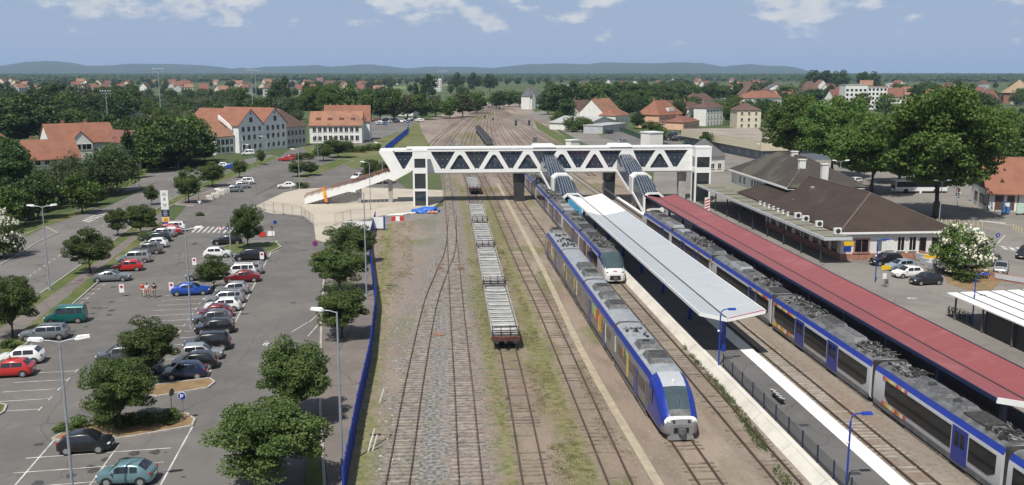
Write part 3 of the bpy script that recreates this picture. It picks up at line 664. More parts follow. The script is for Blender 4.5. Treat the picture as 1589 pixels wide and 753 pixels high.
m = MB(); m.bar((37.66,57.4,4.25),(40.3,57.4,3.75),.1,.4); m.bar((40.3,57.4,3.75),(43.2,57.4,4.35),.1,.4)
tag(m.build('roof_end_board', M_wpaint), 'white end board closing the near end of the red roof', 'board')
for k, (y, lab) in enumerate(((84.5,'yellow hanging sign under the near end of the white roof'),)):
    sg = MB(); sg.box(26.9,28.5,y-.06,y+.06,2.9,3.5); tag(sg.build('hanging_sign', M_yel), lab, 'sign')
# low wall behind the red roofed platform, benches and figures-height cabinets in its shade
m = MB(); m.box(42.6,42.8,60,150,.4,1.5); tag(m.build('screen_wall', mat('slate_blue_wall', (.10,.12,.14), .8)), 'low slate blue screen wall under the long red roof', 'wall')

# ------------------------------------------------------------------ station building
M_tile = layered('dark_brown_tiles', (.056,.040,.032), [((.042,.031,.026), .3, .42,.6,.8,S1), ((.066,.048,.040), 2.2, .5,.7,.6,(1,1,3)), ((.085,.075,.055), .14, .60,.70,.5,S1), ((.03,.025,.024), 6, .55,.75,.5,(1,1,3))], rough=.85, bump=.5, bscale=7)
M_otile = layered('orange_tiles', (.25,.115,.076), [((.19,.088,.06), .35, .42,.6,.8,S1), ((.31,.15,.10), 2.0, .5,.7,.6,(1,1,3)), ((.25,.10,.065), .9, .58,.7,.6,S1), ((.24,.08,.05), 6, .56,.75,.5,(1,1,3))], rough=.85, bump=.5, bscale=7)
M_oldtile = layered('weathered_tiles', (.30,.15,.095), [((.22,.12,.085), .25, .42,.6,.8,S1), ((.38,.21,.13), 1.2, .5,.7,.6,(1,1,3)), ((.14,.10,.085), .35, .55,.66,.8,S1)], rough=.9, bump=.5, bscale=5)
M_felt = layered('olive_roof_felt', (.20,.195,.15), [((.16,.16,.12), .35, .42,.6,.8,S1), ((.25,.24,.185), 1.5, .5,.7,.5,S1), ((.12,.125,.09), .7, .6,.7,.5,S1)], bump=.2)
M_redst = mat('pink_sandstone', (.33,.17,.12), .85, var=.2, scale=2)
M_frame = mat('white_window_frame', (.70,.69,.66), .5)
def window(par, x, y, z, w, h, face='-y', frame=None, glass=None, ft=.09, bars=1):
    """window with frame and pane; face says which way it looks (parent's own axes)"""
    def put(m, a0, a1, d0, d1, z0, z1):
        if face == '-y': m.box(x+a0,x+a1,y-d1,y-d0,z0,z1)
        elif face == '+y': m.box(x+a0,x+a1,y+d0,y+d1,z0,z1)
        elif face == '-x': m.box(x-d1,x-d0,y+a0,y+a1,z0,z1)
        else: m.box(x+d0,x+d1,y+a0,y+a1,z0,z1)
    m = MB(); put(m,-w/2-ft,-w/2,.0,.10,z,z+h); put(m,w/2,w/2+ft,.0,.10,z,z+h); put(m,-w/2-ft,w/2+ft,.0,.10,z+h,z+h+ft); put(m,-w/2-ft*1.6,w/2+ft*1.6,.0,.16,z-ft,z)
    for b in range(bars): q = -w/2+w*(b+1)/(bars+1); put(m,q-.03,q+.03,.02,.06,z,z+h)
    f = m.build('window', frame or M_frame, par)
    g_ = MB(); put(g_,-w/2,w/2,.004,.03,z,z+h); g_.build('pane', glass or M_win, f)
    return f
st = empty('station_building', 'long low station building with a big dark brown hipped roof and white walls', 'building', (56.7,124.8,0))
W = 16.4; D1 = 30
m = MB(); m.box(0,W,0,D1,0,3.9); m.build('wall', M_wconc, st)
m = MB(); m.box(-.06,W+.06,-.06,D1,0,.95); m.build('plinth', M_redst, st)
def hip(x0, x1, y0, y1, z0, zr, ya, yb, over=.5, th=.18):
    m = MB(); xm = (x0+x1)/2; x0 -= over; x1 += over; y0 -= over; y1 += over
    m.add([(x0,y0,z0),(x1,y0,z0),(x1,y1,z0),(x0,y1,z0),(xm,ya,zr),(xm,yb,zr)], [(0,1,4),(1,2,5,4),(2,3,5),(3,0,4,5),(0,3,2,1)]); return m
rf = hip(0,W,0,D1+14,4.05,8.3,9.0,36).build('roof', M_tile, st)
M_cap = mat('ridge_tiles', (.10,.078,.066), .85, var=.25, scale=2)
for q in (((-.5,-.5,4.07),(W/2,9,8.32)),((W+.5,-.5,4.07),(W/2,9,8.32)),((W/2,9,8.32),(W/2,36,8.32))): MB().bar(*q,.28,.10).build('ridge_cap', M_cap, rf)
m = MB(); m.box(-.62,W+.62,-.62,-.5,3.8,4.06); m.box(W+.5,W+.62,-.5,D1,3.8,4.06); m.box(-.5,W+.5,-.5,D1,3.72,3.82); m.build('gutter', M_wpaint, st)
for (x, y, z) in ((4.5,14,5.9),(3.4,20,5.4),(6.0,25,7.),(2.6,24,5.1),(6.2,9.5,6.6),(4,9,5.7)):
    m = MB(); m.box(x-.35,x+.35,y-.4,y+.4,z-.3,z+.32); m.build('skylight', M_gconc, rf)
for x, w_, z, h in ((2.6,1.9,1.15,1.75),): window(st, x+.4, 0, z, w_, h, '-y', M_redst, ft=.2)
for x, w_ in ((8.7,.95),(10.4,.95)): window(st, x, 0, 1.3, w_, 1.9, '-y')
for x in (11.9,14.0-.3):
    m = MB(); m.box(x-.5,x+.5,-.07,-.01,.5,3.1); d = m.build('door', mat('brown_door', (.10,.055,.04), .6), st); m = MB(); m.box(x-.38,x+.38,-.10,-.072,1.2,3.0); m.build('pane', M_win, d)
m = MB(); m.box(6.5,7.7,-.1,-.02,1.35,3.1); m.build('notice_board', M_frame, st)
m = MB(); m.box(.35,1.75,-.09,-.01,2.1,2.7); m.build('sign', M_yel, st); m = MB(); m.box(.5,1.5,-.09,-.01,1.3,2.0); m.build('poster', M_blue, st); m = MB(); m.box(5.2,5.9,-.09,-.01,1.4,2.8); m.build('poster', M_tint, st)
m = MB(); m.box(5.2,8.5,-.09,-.062,.1,.85); m.build('blue_panel', mat('faded_blue_panel', (.10,.15,.33), .7), st)
for y in (2,5,8.5,12,15.5,19,22.5,26): window(st, 0, y, 1.0, 1.6, 2.1, '-x', M_redst)
for y in (4,9,14,19,24): window(st, W, y, 1.2, 1.4, 1.8, '+x', M_redst)
b2 = empty('station_building', 'taller rear wing of the station with grey white upper walls and two chimneys', 'building', (60.4,155.2,0))
W2 = 13; D2 = 30
m = MB(); m.box(0,W2,0,D2,0,6.6); m.build('wall', M_wconc, b2)
rf = hip(0,W2,-1,D2,6.7,10.9,7.5,22,.6).build('roof', layered('grey_brown_tiles', (.058,.050,.045), [((.045,.040,.037), .3, .42,.6,.8,S1), ((.078,.068,.06), 2.2, .5,.7,.6,(1,1,3)), ((.10,.10,.075), .12, .54,.62,.7,S1)], rough=.85, bump=.5, bscale=7), b2)
for q in (((-.6,-1.6,6.72),(W2/2,7.5,10.92)),((W2+.6,-1.6,6.72),(W2/2,7.5,10.92)),((W2/2,7.5,10.92),(W2/2,22,10.92))): MB().bar(*q,.28,.10).build('ridge_cap', M_cap, rf)
m = MB(); m.box(-.72,-.6,-1.6,D2,6.4,6.72); m.box(-.6,W2,-1.6,D2,6.36,6.44); m.build('gutter', M_wpaint, b2)
for (x, y, z, h) in ((4.2,4.5,9,2.6),(6.5,-1+1.2,7,4.2),(6.5,14,10,2.2)):
    m = MB(); m.box(x-.55,x+.55,y-.4,y+.4,z-2,z+h-.8); m.box(x-.65,x+.65,y-.5,y+.5,z+h-.8,z+h-.65); m.build('chimney', M_wconc, rf)
for y in (4,7,11.5,13,14.5,16,17.5,22,24.5): window(b2, 0, y, 4.5, 1.0 if y > 9 else 1.4, 1.4, '-x')
m = MB(); m.yz([(0,7.2),(8,10.9),(8,10.7),(0,7.0)], 3.2, 4.8)
aw = empty('platform_awning', 'flat olive grey awning along the platform side of the station', 'awning', (52.9,121.5,0))
m = MB(); m.box(0,3.79,0,62,3.62,3.86); m.box(3.79,7.48,33.8,62,3.62,3.86); rf = m.build('roof', M_felt, aw)
m = MB(); m.box(-.14,-.003,0,62,3.5,3.92); m.box(-.14,3.79,-.14,-.003,3.5,3.92); m.build('fascia', mat('pale_grey_fascia', (.48,.50,.52), .6), aw)
for k in range(12):
    m = MB(); m.box(.1,3.6,5*k+.4,5*k+.5,3.862,3.93); m.build('roof_batten', M_dark, rf)
for k in range(9):
    m = MB(); m.box(.4,.58,7*k+2,7*k+2.18,0,3.62); m.build('post', M_dark, aw)
for k, y in enumerate((2.2,8.5,13.5,16.5)):
    c = empty('air_conditioner', ['white air conditioning unit nearest the corner of the station awning','white air conditioning unit second along the station awning','white air conditioning unit third along the station awning','white air conditioning unit farthest along the station awning'][k], 'air conditioner', (55.6,121.5+y,3.862))
    m = MB(); m.box(-.5,.5,-.25,.25,.1,.95); m.build('housing', M_frame, c); m = MB(); m.disc((0,-.26,.55),(0,1,0),.33,.03); m.build('fan_grille', M_dark, c); m = MB(); m.box(-.45,-.3,-.2,.2,0,.1); m.box(.3,.45,-.2,.2,0,.1); m.build('feet', M_dark, c)
for k in range(7):
    v = MB(); v.box(-.12,.12,-.12,.12,0,.55); v.box(-.2,.2,-.2,.2,.55,.62); o = v.build('roof_vent', M_wpaint); o.location = (55.2,141+k*2.1,3.862); tag(o, 'small white vent pipe in the row on the station awning', 'vent', 'vent pipes on the station awning')
m = MB()
for k in range(4): m.add([(-.45,-.05,.3+k*.55),(.45,-.05,.62+k*.55),(.45,-.05,.9+k*.55),(-.45,-.05,.58+k*.55)],[(0,1,2,3)])
sb = empty('warning_board', 'red and white striped board at the far end of the station awning', 'warning board', (51.6,172,0)); m.build('stripes', M_red, sb); m = MB(); m.box(-.5,.5,-.045,.05,.2,2.7); m.build('board', M_wpaint, sb)
# ------------------------------------------------------------------ trains
M_silver = mat('silver_grey_paint', (.235,.23,.23), .38, metal=.25, var=.08, scale=.8, spec=.5)
M_lgrey = mat('light_grey_paint', (.47,.48,.50), .35, var=.06, scale=.6)
M_roof = mat('train_roof_grey', (.105,.107,.112), .6, var=.4, scale=1.2)
M_roofl = mat('pale_roof_panel', (.27,.288,.305), .45, var=.15, scale=1.5)
M_roofd = mat('sooty_roof_gear', (.035,.033,.032), .75, var=.5, scale=3)
M_gear = mat('grey_roof_gear', (.105,.106,.108), .55, var=.4, scale=2.5)
M_tblue = mat('train_blue', (.011,.030,.25), .28, var=.08)
M_dblue = mat('door_blue', (.012,.028,.22), .3, var=.08)
M_twhite = mat('train_white', (.72,.72,.71), .3, var=.05)
M_under = mat('underframe', (.045,.042,.04), .8, var=.4, scale=2)
M_head = mat('headlamp_glass', (.62,.64,.66), .15)
M_pipe = mat('grimy_pipe', (.17,.168,.165), .6, var=.6, scale=1.5)
PATCH = [mat('patch_'+n, c, .4, var=.06) for n, c in (('green',(.20,.46,.20)),('yellow',(.62,.47,.08)),('red',(.50,.06,.045)),('orange',(.62,.24,.05)),('cream',(.66,.62,.48)),('blue',(.03,.08,.34)))]
PR = [(0,0),(.80,0),(.95,.06),(1,.14),(1,.45),(.985,.70),(.955,.80),(.82,.925),(.60,.985),(0,1)]
def loft(root, sts, region, mats, cap=True, halves_=('nose_flank',)):
    """skin of a vehicle body: stations (s, half width, bottom, top) along +y; region(i, j) names the part each strip belongs to"""
    parts = {}; halves = halves_
    def pt(i, j, sd):
        s_, hw, zb, zt = sts[i]; w_, h_ = PR[j]; return (sd*w_*hw, s_, zb+h_*(zt-zb))
    idx = {}
    for i in range(len(sts)-1):
        for j in range(len(PR)-1):
            for sd in (-1, 1):
                nm = region(i, j); nm = (nm, sd) if nm in halves else nm; mb = parts.setdefault(nm, MB()); ix = idx.setdefault(nm, {}); q = []
                for (a, b) in ((i,j),(i,j+1),(i+1,j+1),(i+1,j)):
                    k = (a, b, sd if PR[b][0] else 0)
                    if k not in ix: ix[k] = len(mb.v); mb.v.append(pt(a, b, sd))
                    q.append(ix[k])
                if sd > 0: q = q[::-1]
                q = [x for n_, x in enumerate(q) if x not in q[:n_]]
                if len(q) > 2: mb.f.append(tuple(q))
    if cap:
        for i, nm in ((0, region(0, 2)), (len(sts)-1, region(len(sts)-2, 2))):
            vs = [pt(i, j, -1) for j in range(len(PR))]+[pt(i, j, 1) for j in range(len(PR)-2, 0, -1)]
            parts[nm].add(vs, [tuple(range(len(vs))) if i else tuple(range(len(vs)))[::-1]])
    return {nm: mb.build(nm[0] if isinstance(nm, tuple) else nm, mats[nm[0] if isinstance(nm, tuple) else nm], root, smooth=38) for nm, mb in parts.items()}
def bogies(root, ys):
    for y in ys:
        m = MB(); m.box(-1.15,1.15,y-1.5,y+1.5,.32,.62); b = m.build('bogie', M_under, root)
        m = MB()
        for dy in (-1,1):
            for sx in (-1,1): m.disc((sx*.76,y+dy,.6),(1,0,0),.44,.13,12)
        m.build('wheels', M_rail, b)
def panel(root, nm, x, y0, y1, z0, z1, mt, t=.03, cut=(0,0)):
    """flat plate on the flank at x; cut chamfers the lower corners at either end"""
    s = 1 if x > 0 else -1; c0, c1 = cut
    poly = [(y0+c0,z0),(y1-c1,z0)]+([(y1,z0+c1*.55)] if c1 else [])+[(y1,z1),(y0,z1)]+([(y0,z0+c0*.55)] if c0 else [])
    return MB().yz(poly, *(sorted((x, x+s*t)))).build(nm, mt, root)
def ac_unit(root, y, l, r, mt, hz=.42, zt=3.82, w=.95):
    m = MB(); m.taper(-w,w,y,y+l,zt-.08,zt+hz,.22,.28); u = m.build('roof_unit', mt, root)
    m = MB()
    for k in range(int(l/.35)-1): m.box(-w+.3,w-.3,y+.4+k*.35,y+.4+k*.35+.12,zt+hz-.01,zt+hz+.03)
    if len(m.v): m.build('vent_slats', M_roofd if r.random() < .5 else M_gear, u)
    if r.random() < .5: m = MB(); m.disc((r.uniform(-.3,.3),y+l*.6,zt+hz+.03),(0,0,1),.32,.08,14); m.build('fan', M_roofd, u)
def clutter(root, y, l, r, zt=3.8, n=40):
    m = MB(); g2 = MB()
    for k in range(n):
        a = (r.uniform(-.95,.95), y+r.uniform(0,l), zt+r.uniform(.02,.3)); t = r.random()
        if t < .45: g2.tube([a, (a[0]+r.uniform(-.45,.45),a[1]+r.uniform(-.7,.7),zt+r.uniform(.03,.3))], r.uniform(.018,.045), 5)
        elif t < .75: m.box(a[0]-.11,a[0]+.11,a[1]-.13,a[1]+.13,zt-.05,zt+r.uniform(.1,.32))
        else: g2.disc((a[0],a[1],zt+.12),(r.uniform(-1,1),r.uniform(-1,1),.25),.07,.34,7)
    m.build('roof_boxes', M_roofd, root)['kind'] = 'stuff'; g2.build('roof_pipes', M_pipe, root)['kind'] = 'stuff'
def gangway(root, y):
    m = MB(); m.box(-1.22,1.22,y-.28,y+.28,.7,3.5)
    for k in range(5): m.box(-1.3,1.3,y-.24+k*.11,y-.20+k*.11,.65,3.58)
    m.build('gangway_bellows', M_under, root)
# grey railcar with the blue nose
ag = empty('railcar', 'grey railcar set with rounded blue nose and coloured patches, waiting in the yard', 'train', (17.45,62.4,0))
sts = [(0,.88,.50,1.26),(.12,1.14,.44,1.62),(.28,1.23,.41,1.80),(.5,1.30,.40,2.0),(.72,1.33,.38,2.16),(1.25,1.38,.36,2.62),(1.75,1.41,.35,3.06),(2.25,1.43,.35,3.38),(3.1,1.45,.35,3.70),(4.2,1.46,.35,3.86),(5.2,1.46,.35,3.92),(18.0,1.46,.35,3.92)]
def reg(i, j):
    if i <= 0: return 'lower_nose'
    if i == 1: return 'headlight_band' if j >= 5 else 'lower_nose'
    if i in (2,3): return 'scuttle' if j >= 8 else ('nose_flank' if j >= 4 else 'lower_nose')
    if i in (4,5,6): return 'windscreen' if j >= 8 else ('nose_flank' if j >= 3 else 'lower_nose')
    if i in (7,8): return 'hood' if j >= 8 else ('nose_flank' if j >= 3 else 'lower_nose')
    return 'roof' if j >= 7 else ('cantrail' if j >= 6 else 'body')
agm = dict(headlight_band=M_twhite, lower_nose=M_silver, scuttle=M_gear, nose_flank=M_tblue, windscreen=glassmat('windscreen_glass', (.05,.075,.085), .04), hood=mat('bright_silver', (.52,.54,.56), .3, metal=.3, var=.05), roof=M_roofl, cantrail=M_tblue, body=M_silver)
nose = loft(ag, sts, reg, agm)
ws = nose['windscreen']
MB().bar((0,.70,2.10),(.15,1.3,2.66),.04,.05).build('wiper', M_rub, ws)
nd = nose['lower_nose']
m = MB(); m.box(-.55,.55,-.02,.4,.62,1.02); m.build('coupler_recess', M_black, nd)
m = MB(); m.box(-.26,.26,-.32,.0,.66,.98); m.disc((0,-.36,.82),(0,1,0),.22,.12); m.build('coupler', M_gear, nd)
m = MB(); m.taper(-.95,.95,-.12,.5,.14,.48,.12,.06); m.build('snow_plough', M_silver, nd)
for sx in (-1,1):
    for q, xx in enumerate((.55,.86)):
        m = MB(); m.disc((sx*xx,.10+q*.05,1.47),(0,1,0),.10,.24,10); m.build('headlight', M_head if q else M_roofd, nose['headlight_band'])
m = MB(); m.ball((0,2.62,3.56),(.13,.10,.22),8,5); m.build('roof_lamp', M_head, nose['hood'])
m = MB(); m.box(-1.475,-1.44,3.0,3.75,1.75,2.85); m.build('cab_window', M_win, nose['body']); m = MB(); m.box(-1.48,-1.44,4.3,4.95,.7,2.9); m.build('cab_door', M_roof, nose['body'])
cars = [(0,18),(18.6,35.8),(36.4,53.6),(54.2,72.0)]
r = random.Random(3)
for k, (a, b) in enumerate(cars):
    if k:
        s2 = [(a,1.46,.35,3.92),(b,1.46,.35,3.92)] if k < 3 else [(a,1.46,.35,3.92),(b-4.2,1.46,.35,3.9),(b-2.2,1.43,.35,3.4),(b-.8,1.33,.38,2.1),(b-.1,1.05,.5,1.4)]
        bd = loft(ag, s2, lambda i, j: 'roof' if j >= 7 else ('cantrail' if j >= 6 else 'body'), agm)['body']; gangway(ag, a-.3)
    else: bd = nose['body']
    bogies(ag, [a+3.4] if k == 0 else [a-.3, ] if k < 3 else [a-.3, b-3.4])
    y = a+(5.4 if k == 0 else .8)
    for (w_, kind) in ((2.4,'w'),(1.35,'d'),(2.2,'w'),(2.2,'w'),(2.3,'w'),(1.35,'d'),(2.2,'w')):
        if y+w_ > b-(.5 if k < 3 else 3): break
        for x in (-1.455, 1.455):
            if kind == 'w': panel(bd, 'window', x, y, y+w_-.2, 1.72, 2.62, M_win, .02)
            else: d_ = panel(bd, 'door', x, y, y+w_, .55, 2.75, M_dblue if k != 2 else M_roof, .035); panel(d_, 'pane', x*1.0+(.035 if x > 0 else -.035), y+.25, y+w_-.25, 1.7, 2.55, M_win, .012)
        y += w_+.1
    panel(bd, 'lower_band', -1.455, a+(5 if k == 0 else .1), b-(.1 if k < 3 else 4), .36, .56, M_roof, .03)
    # roof gear
    y = a+(6 if k == 0 else 1.0)
    while y < b-3.4:
        t = r.random(); l = r.uniform(2.0,3.4)
        if t < .45: ac_unit(ag, y, l, r, M_gear, .36, 3.9)
        elif t < .7: clutter(ag, y, l, r, 3.88, 22)
        y += l+r.uniform(.5,1.4)
for (y, w_, z0, z1, c) in ((11.6,.5,1.0,2.9,1),(12.2,.35,2.65,3.0,0),(13.4,.4,2.2,2.9,3),(17.0,.3,1.5,2.9,4),(24.0,1.0,1.3,2.95,3),(25.2,.5,1.1,2.6,1),(25.9,1.1,1.7,2.95,2),(27.1,.8,1.9,2.95,1),(28.0,1.2,2.0,2.95,0),(22.6,.4,2.3,2.9,0),(21.7,.3,1.0,2.8,4),(39.5,.3,1.3,2.9,4),(40.2,.25,1.3,2.9,0),(41.0,.5,1.6,2.9,1),(47.6,.3,1.2,2.8,1),(49.1,.5,1.9,2.9,4),(50.0,.4,2.0,2.9,3),(60.5,.5,1.2,2.8,1),(61.6,.4,1.5,2.9,4),(65.4,.6,1.2,2.8,2),(66.2,.6,1.6,2.9,1),(67.0,.5,1.9,2.9,3),(67.8,.3,1.2,2.9,0)):
    panel(ag, 'colour_patch', -1.46, y, y+w_, z0, z1, PATCH[c], .035)

# modern multiple units with big windows and crowded roofs
def modern_unit(label, X, Y, L, cars, nose_kind, patches, seed, loc='railcar', tailnose=False):
    t = empty('railcar', label, 'train', (X,Y,0)); r = random.Random(seed)
    mm = dict(roof=M_roof, cantrail=M_tblue, body=M_lgrey, windscreen=agm['windscreen'], mask=mat('silver_white_paint', (.58,.59,.60), .3, var=.05), crown=M_tblue)
    for k, (a, b) in enumerate(cars):
        s2 = [(a,1.45,.35,3.62),(b,1.45,.35,3.62)]; rg = lambda i, j: 'roof' if j >= 7 else ('cantrail' if j >= 6 else 'body')
        na = k == 0 and nose_kind
        if na:
            s2 = [(a,.95,.42,1.2),(a+.18,1.22,.38,1.65),(a+.5,1.32,.36,1.98),(a+.8,1.36,.35,2.2),(a+1.5,1.40,.35,2.82),(a+2.3,1.43,.35,3.34),(a+3.2,1.45,.35,3.55),(a+4.4,1.45,.35,3.62),(b,1.45,.35,3.62)]
            def rg(i, j):
                if i <= 1: return 'mask'
                if i in (2,3,4,5): return 'windscreen' if j >= (7 if i == 2 else 6) else ('mask' if j <= 4 or i <= 3 else 'crown')
                if i == 6: return 'roof' if j >= 7 else ('crown' if j >= 5 else 'mask')
                return 'roof' if j >= 7 else ('cantrail' if j >= 6 else 'body')
        tb_ = tailnose and k == len(cars)-1
        if tb_: s2 = s2[:-1]+[(b-4,1.45,.35,3.62),(b-2.2,1.42,.35,3.3),(b-.8,1.36,.36,2.1),(b-.1,1.1,.42,1.4)]
        pr = loft(t, s2, rg, mm); bd = pr['body']
        if na:
            nz = pr['mask']
            m = MB(); m.taper(-.72,.72,a-.06,a+.35,.62,1.12,.1,.02); m.build('coupler_recess', M_black, nz); m = MB(); m.box(-.24,.24,a-.22,a,.7,1.0); m.build('coupler', M_gear, nz)
            for sx in (-1,1):
                m = MB(); m.add([(sx*.62,a+.12,1.36),(sx*1.1,a+.28,1.52),(sx*1.16,a+.42,1.72),(sx*.9,a+.16,1.5)], [(0,1,2,3) if sx > 0 else (3,2,1,0)]); m.ball((sx*.95,a+.2,1.5),(.16,.08,.10),8,5); m.build('headlight', M_roofd, nz)
            m = MB(); m.box(-.25,.25,a+.14,a+.24,1.62,1.7); m.build('badge', M_red, nz)
        if k: gangway(t, a-.3)
        bogies(t, [a+3.2] if k == 0 and nose_kind else [a-.3])
        lo = a+(4.6 if na else .45); hi = b-(4.2 if tb_ else .45); span = hi-lo
        lay = [('w',.27),('d',.105),('w',.25),('d',.105),('w',.27)] if k % 2 == 0 else [('w',.20),('d',.12),('w',.60)]
        y = lo; first = True
        for q, (kd, fr) in enumerate(lay):
            ln = fr*span
            for x in (-1.45, 1.45):
                if kd == 'w': panel(bd, 'window', x, y+.12, y+ln-.12, 1.12, 2.72, M_win, .03, (.7 if q == 0 else 0, .7 if q == len(lay)-1 else 0))
                else:
                    d_ = panel(bd, 'door', x, y+.05, y+ln-.05, .5, 2.9, M_dblue, .035)
                    panel(d_, 'pane', x+(.035 if x > 0 else -.035), y+.4, y+ln/2-.08, 1.6, 2.6, M_win, .012); panel(d_, 'pane', x+(.035 if x > 0 else -.035), y+ln/2+.08, y+ln-.4, 1.6, 2.6, M_win, .012)
            y += ln
        panel(bd, 'lower_band', -1.45, a+(5 if na else .1), b-(4 if tb_ else .1), .36, .60, M_roof, .03)
        y = a+(5.4 if na else .4)
        while y < b-2.4-(4 if tb_ else 0):
            ty = r.random(); l = r.uniform(2.2,4.2); l = min(l, b-.4-y)
            if ty < .5: ac_unit(t, y, l, r, r.choice([M_roofl, M_gear, M_silver, M_gear]), r.uniform(.22,.42), 3.58, r.uniform(.72,.92))
            elif ty < .6: MB().box(-.8,.8,y,y+l,3.5,3.58+r.uniform(.06,.14)).build('roof_plate', r.choice([M_roofl, M_roofd, M_silver]), t)
            else: clutter(t, y, l, r, 3.58, int(l*24))
            y += l+r.uniform(.15,.5)
    for (y, z0, z1, w_, cols) in patches:
        for q, c in enumerate(cols): panel(t, 'colour_patch', -1.482, y-q*w_, y-q*w_+w_*.86, z0, z1, PATCH[c], .012)
    return t
seg = (2,3,1,4,1,2,3,4,2)
modern_unit('long grey and blue train beside the red platform roof, running out at lower right', 35.85, 33., 0, [(0,17.8),(18.4,35.2),(35.9,57.6),(58.3,78.8),(79.5,99),(99.6,120)], False,
    [(33.4,2.76,3.0,.42,seg),(33.4,.72,1.0,.42,seg),(56.9,2.76,3.02,.55,(3,2,1,4,3,1,4,2,3,1)),(56.9,.66,1.05,.55,(1,1,3,4,3,1,4,2,3)),(57.2,1.12,2.72,.02,(2,)),(63.4,2.76,3.02,.55,(1,4,3,1,4,1,2,2,3)),(80,2.76,3.0,.5,(4,2,1,3,4)),(86,2.76,3.0,.5,(1,4,1,2,1,4))], 11, tailnose=True)
modern_unit('white nosed train with blue roof edges passing under the footbridge, beside the island platform', 22.45, 112.5, 0, [(0,20),(20.6,38),(38.6,56),(56.6,77),(77.8,98),(98.6,116)], True, [(13,1.0,2.9,.3,(4,3)),(60,2.7,3.0,.5,(1,4,2)),(66,1.2,2.9,.4,(2,))], 23)

# ------------------------------------------------------------------ flat wagons
M_load = mat('pale_grey_panel', (.36,.36,.345), .8, col2=(.52,.52,.50), scale=.9)
M_wrust = mat('oxide_red_frame', (.13,.045,.035), .75, var=.3, scale=1.5)
def wagon(label, x, y0, y1, rz, seed, loaded=True):
    L_ = y1-y0; t = empty('flat_wagon', label, 'wagon', (x,y0,0), rz); r = random.Random(seed)
    m = MB(); m.box(-1.3,1.3,.62,L_-.62,.98,1.22); m.build('frame', M_wrust, t)
    for yy in (.62, L_-.86): m = MB(); m.box(-1.38,1.38,yy,yy+.24,.9,1.34); m.build('headstock', M_wrust, t)
    for yy, d in ((.62,-1),(L_-.62,1)):
        for sx in (-1,1):
            m = MB(); m.disc((sx*.87,yy+d*.28,1.05),(0,1,0),.11,.5,8); m.disc((sx*.87,yy+d*.56,1.05),(0,1,0),.24,.06,12); m.build('buffer', M_under, t)
    for yy in (3, L_-3):
        m = MB(); m.box(-1.0,1.0,yy-1.4,yy+1.4,.4,.75); b = m.build('bogie', M_under, t); m = MB()
        for dy in (-.9,.9):
            for sx in (-1,1): m.disc((sx*.76,yy+dy,.64),(1,0,0),.46,.13,12)
        m.build('wheels', M_rail, b)
    m = MB(); m.box(-.15,.15,.2,.62,.8,1.0); m.build('coupling', M_under, t)
    nb = max(6, int(L_/1.75)); pitch = (L_-2.0)/nb
    m = MB(); m.box(-1.16,1.16,.95,L_-.95,1.22,1.55)
    for k in range(nb): m.box(-1.0,1.0,1.0+k*pitch+.12,1.0+(k+1)*pitch-.12,1.55,1.62+r.uniform(0,.08))
    m.build('panel_stack', M_load, t)
    for sx in (-1,1): m = MB(); m.box(sx*1.28-.07,sx*1.28+.07,.9,L_-.9,1.22,1.80); m.build('side_board', mat('dull_grey_board', (.27,.26,.24), .85, var=.25, scale=1.2), t)
    for k in range(nb+1):
        m = MB(); yy = 1.0+k*pitch; m.bar((-1.22,yy,1.84),(1.22,yy,1.84),.10,.10); m.build('cross_bar', M_pipe, t)
    for yy in (.8, L_-.8):
        m = MB()
        for sx in (-1,-.35,.35,1): m.bar((sx*1.25,yy,1.2),(sx*1.25,yy,2.35),.08)
        m.bar((-1.25,yy,1.7),(1.25,yy,1.7),.06); m.bar((-1.25,yy,2.25),(1.25,yy,2.25),.06); m.build('end_rack', M_under, t)
    return t
yb = [84.8]+[P(x, y, 1.7)[1] for x, y in ((780,440),(765,381),(750,343),(738,314))]
def t3x(Y): return 6.25+(Y-56)*.0157
for k in range(4):
    y0, y1 = yb[k]+.3, yb[k+1]-.3
    wagon('flat wagon carrying pale grey panels, '+('nearest of the row, its rusty end towards the camera','second of the row from the near end','third of the row from the near end','farthest of the four coupled together')[k], t3x(y0), y0, y1, -.0157, k)
wagon('flat wagon of pale panels standing alone just beyond the footbridge', 9.2, 200, 222, 0, 8)
wagon('flat wagon of pale panels farthest off, in the yard beyond the footbridge', 8.7, 284, 330, .02, 9)
M_coal = mat('black_scrap', (.03,.03,.033), .7, var=.5, scale=3)
for k in range(6):
    y = 330+k*14.2; t = empty('open_wagon', 'dark open wagon loaded with black coils, one of a short train in the far yard', 'wagon', (20.2+.0*k,y,0), -.02, 'dark wagons in the far yard')
    m = MB(); m.taper(-1.2,1.2,0,13,.9,2.2,-.15,-.1); m.build('body', M_gear, t)
    m = MB()
    for q in range(5): m.ball((0,1.6+q*2.5,2.3),(1.1,.9,.7),8,5)
    m.build('load', M_coal, t)['kind'] = 'stuff'
    m = MB(); m.box(-1.1,1.1,1,12,.3,.88); m.build('underframe', M_under, t)
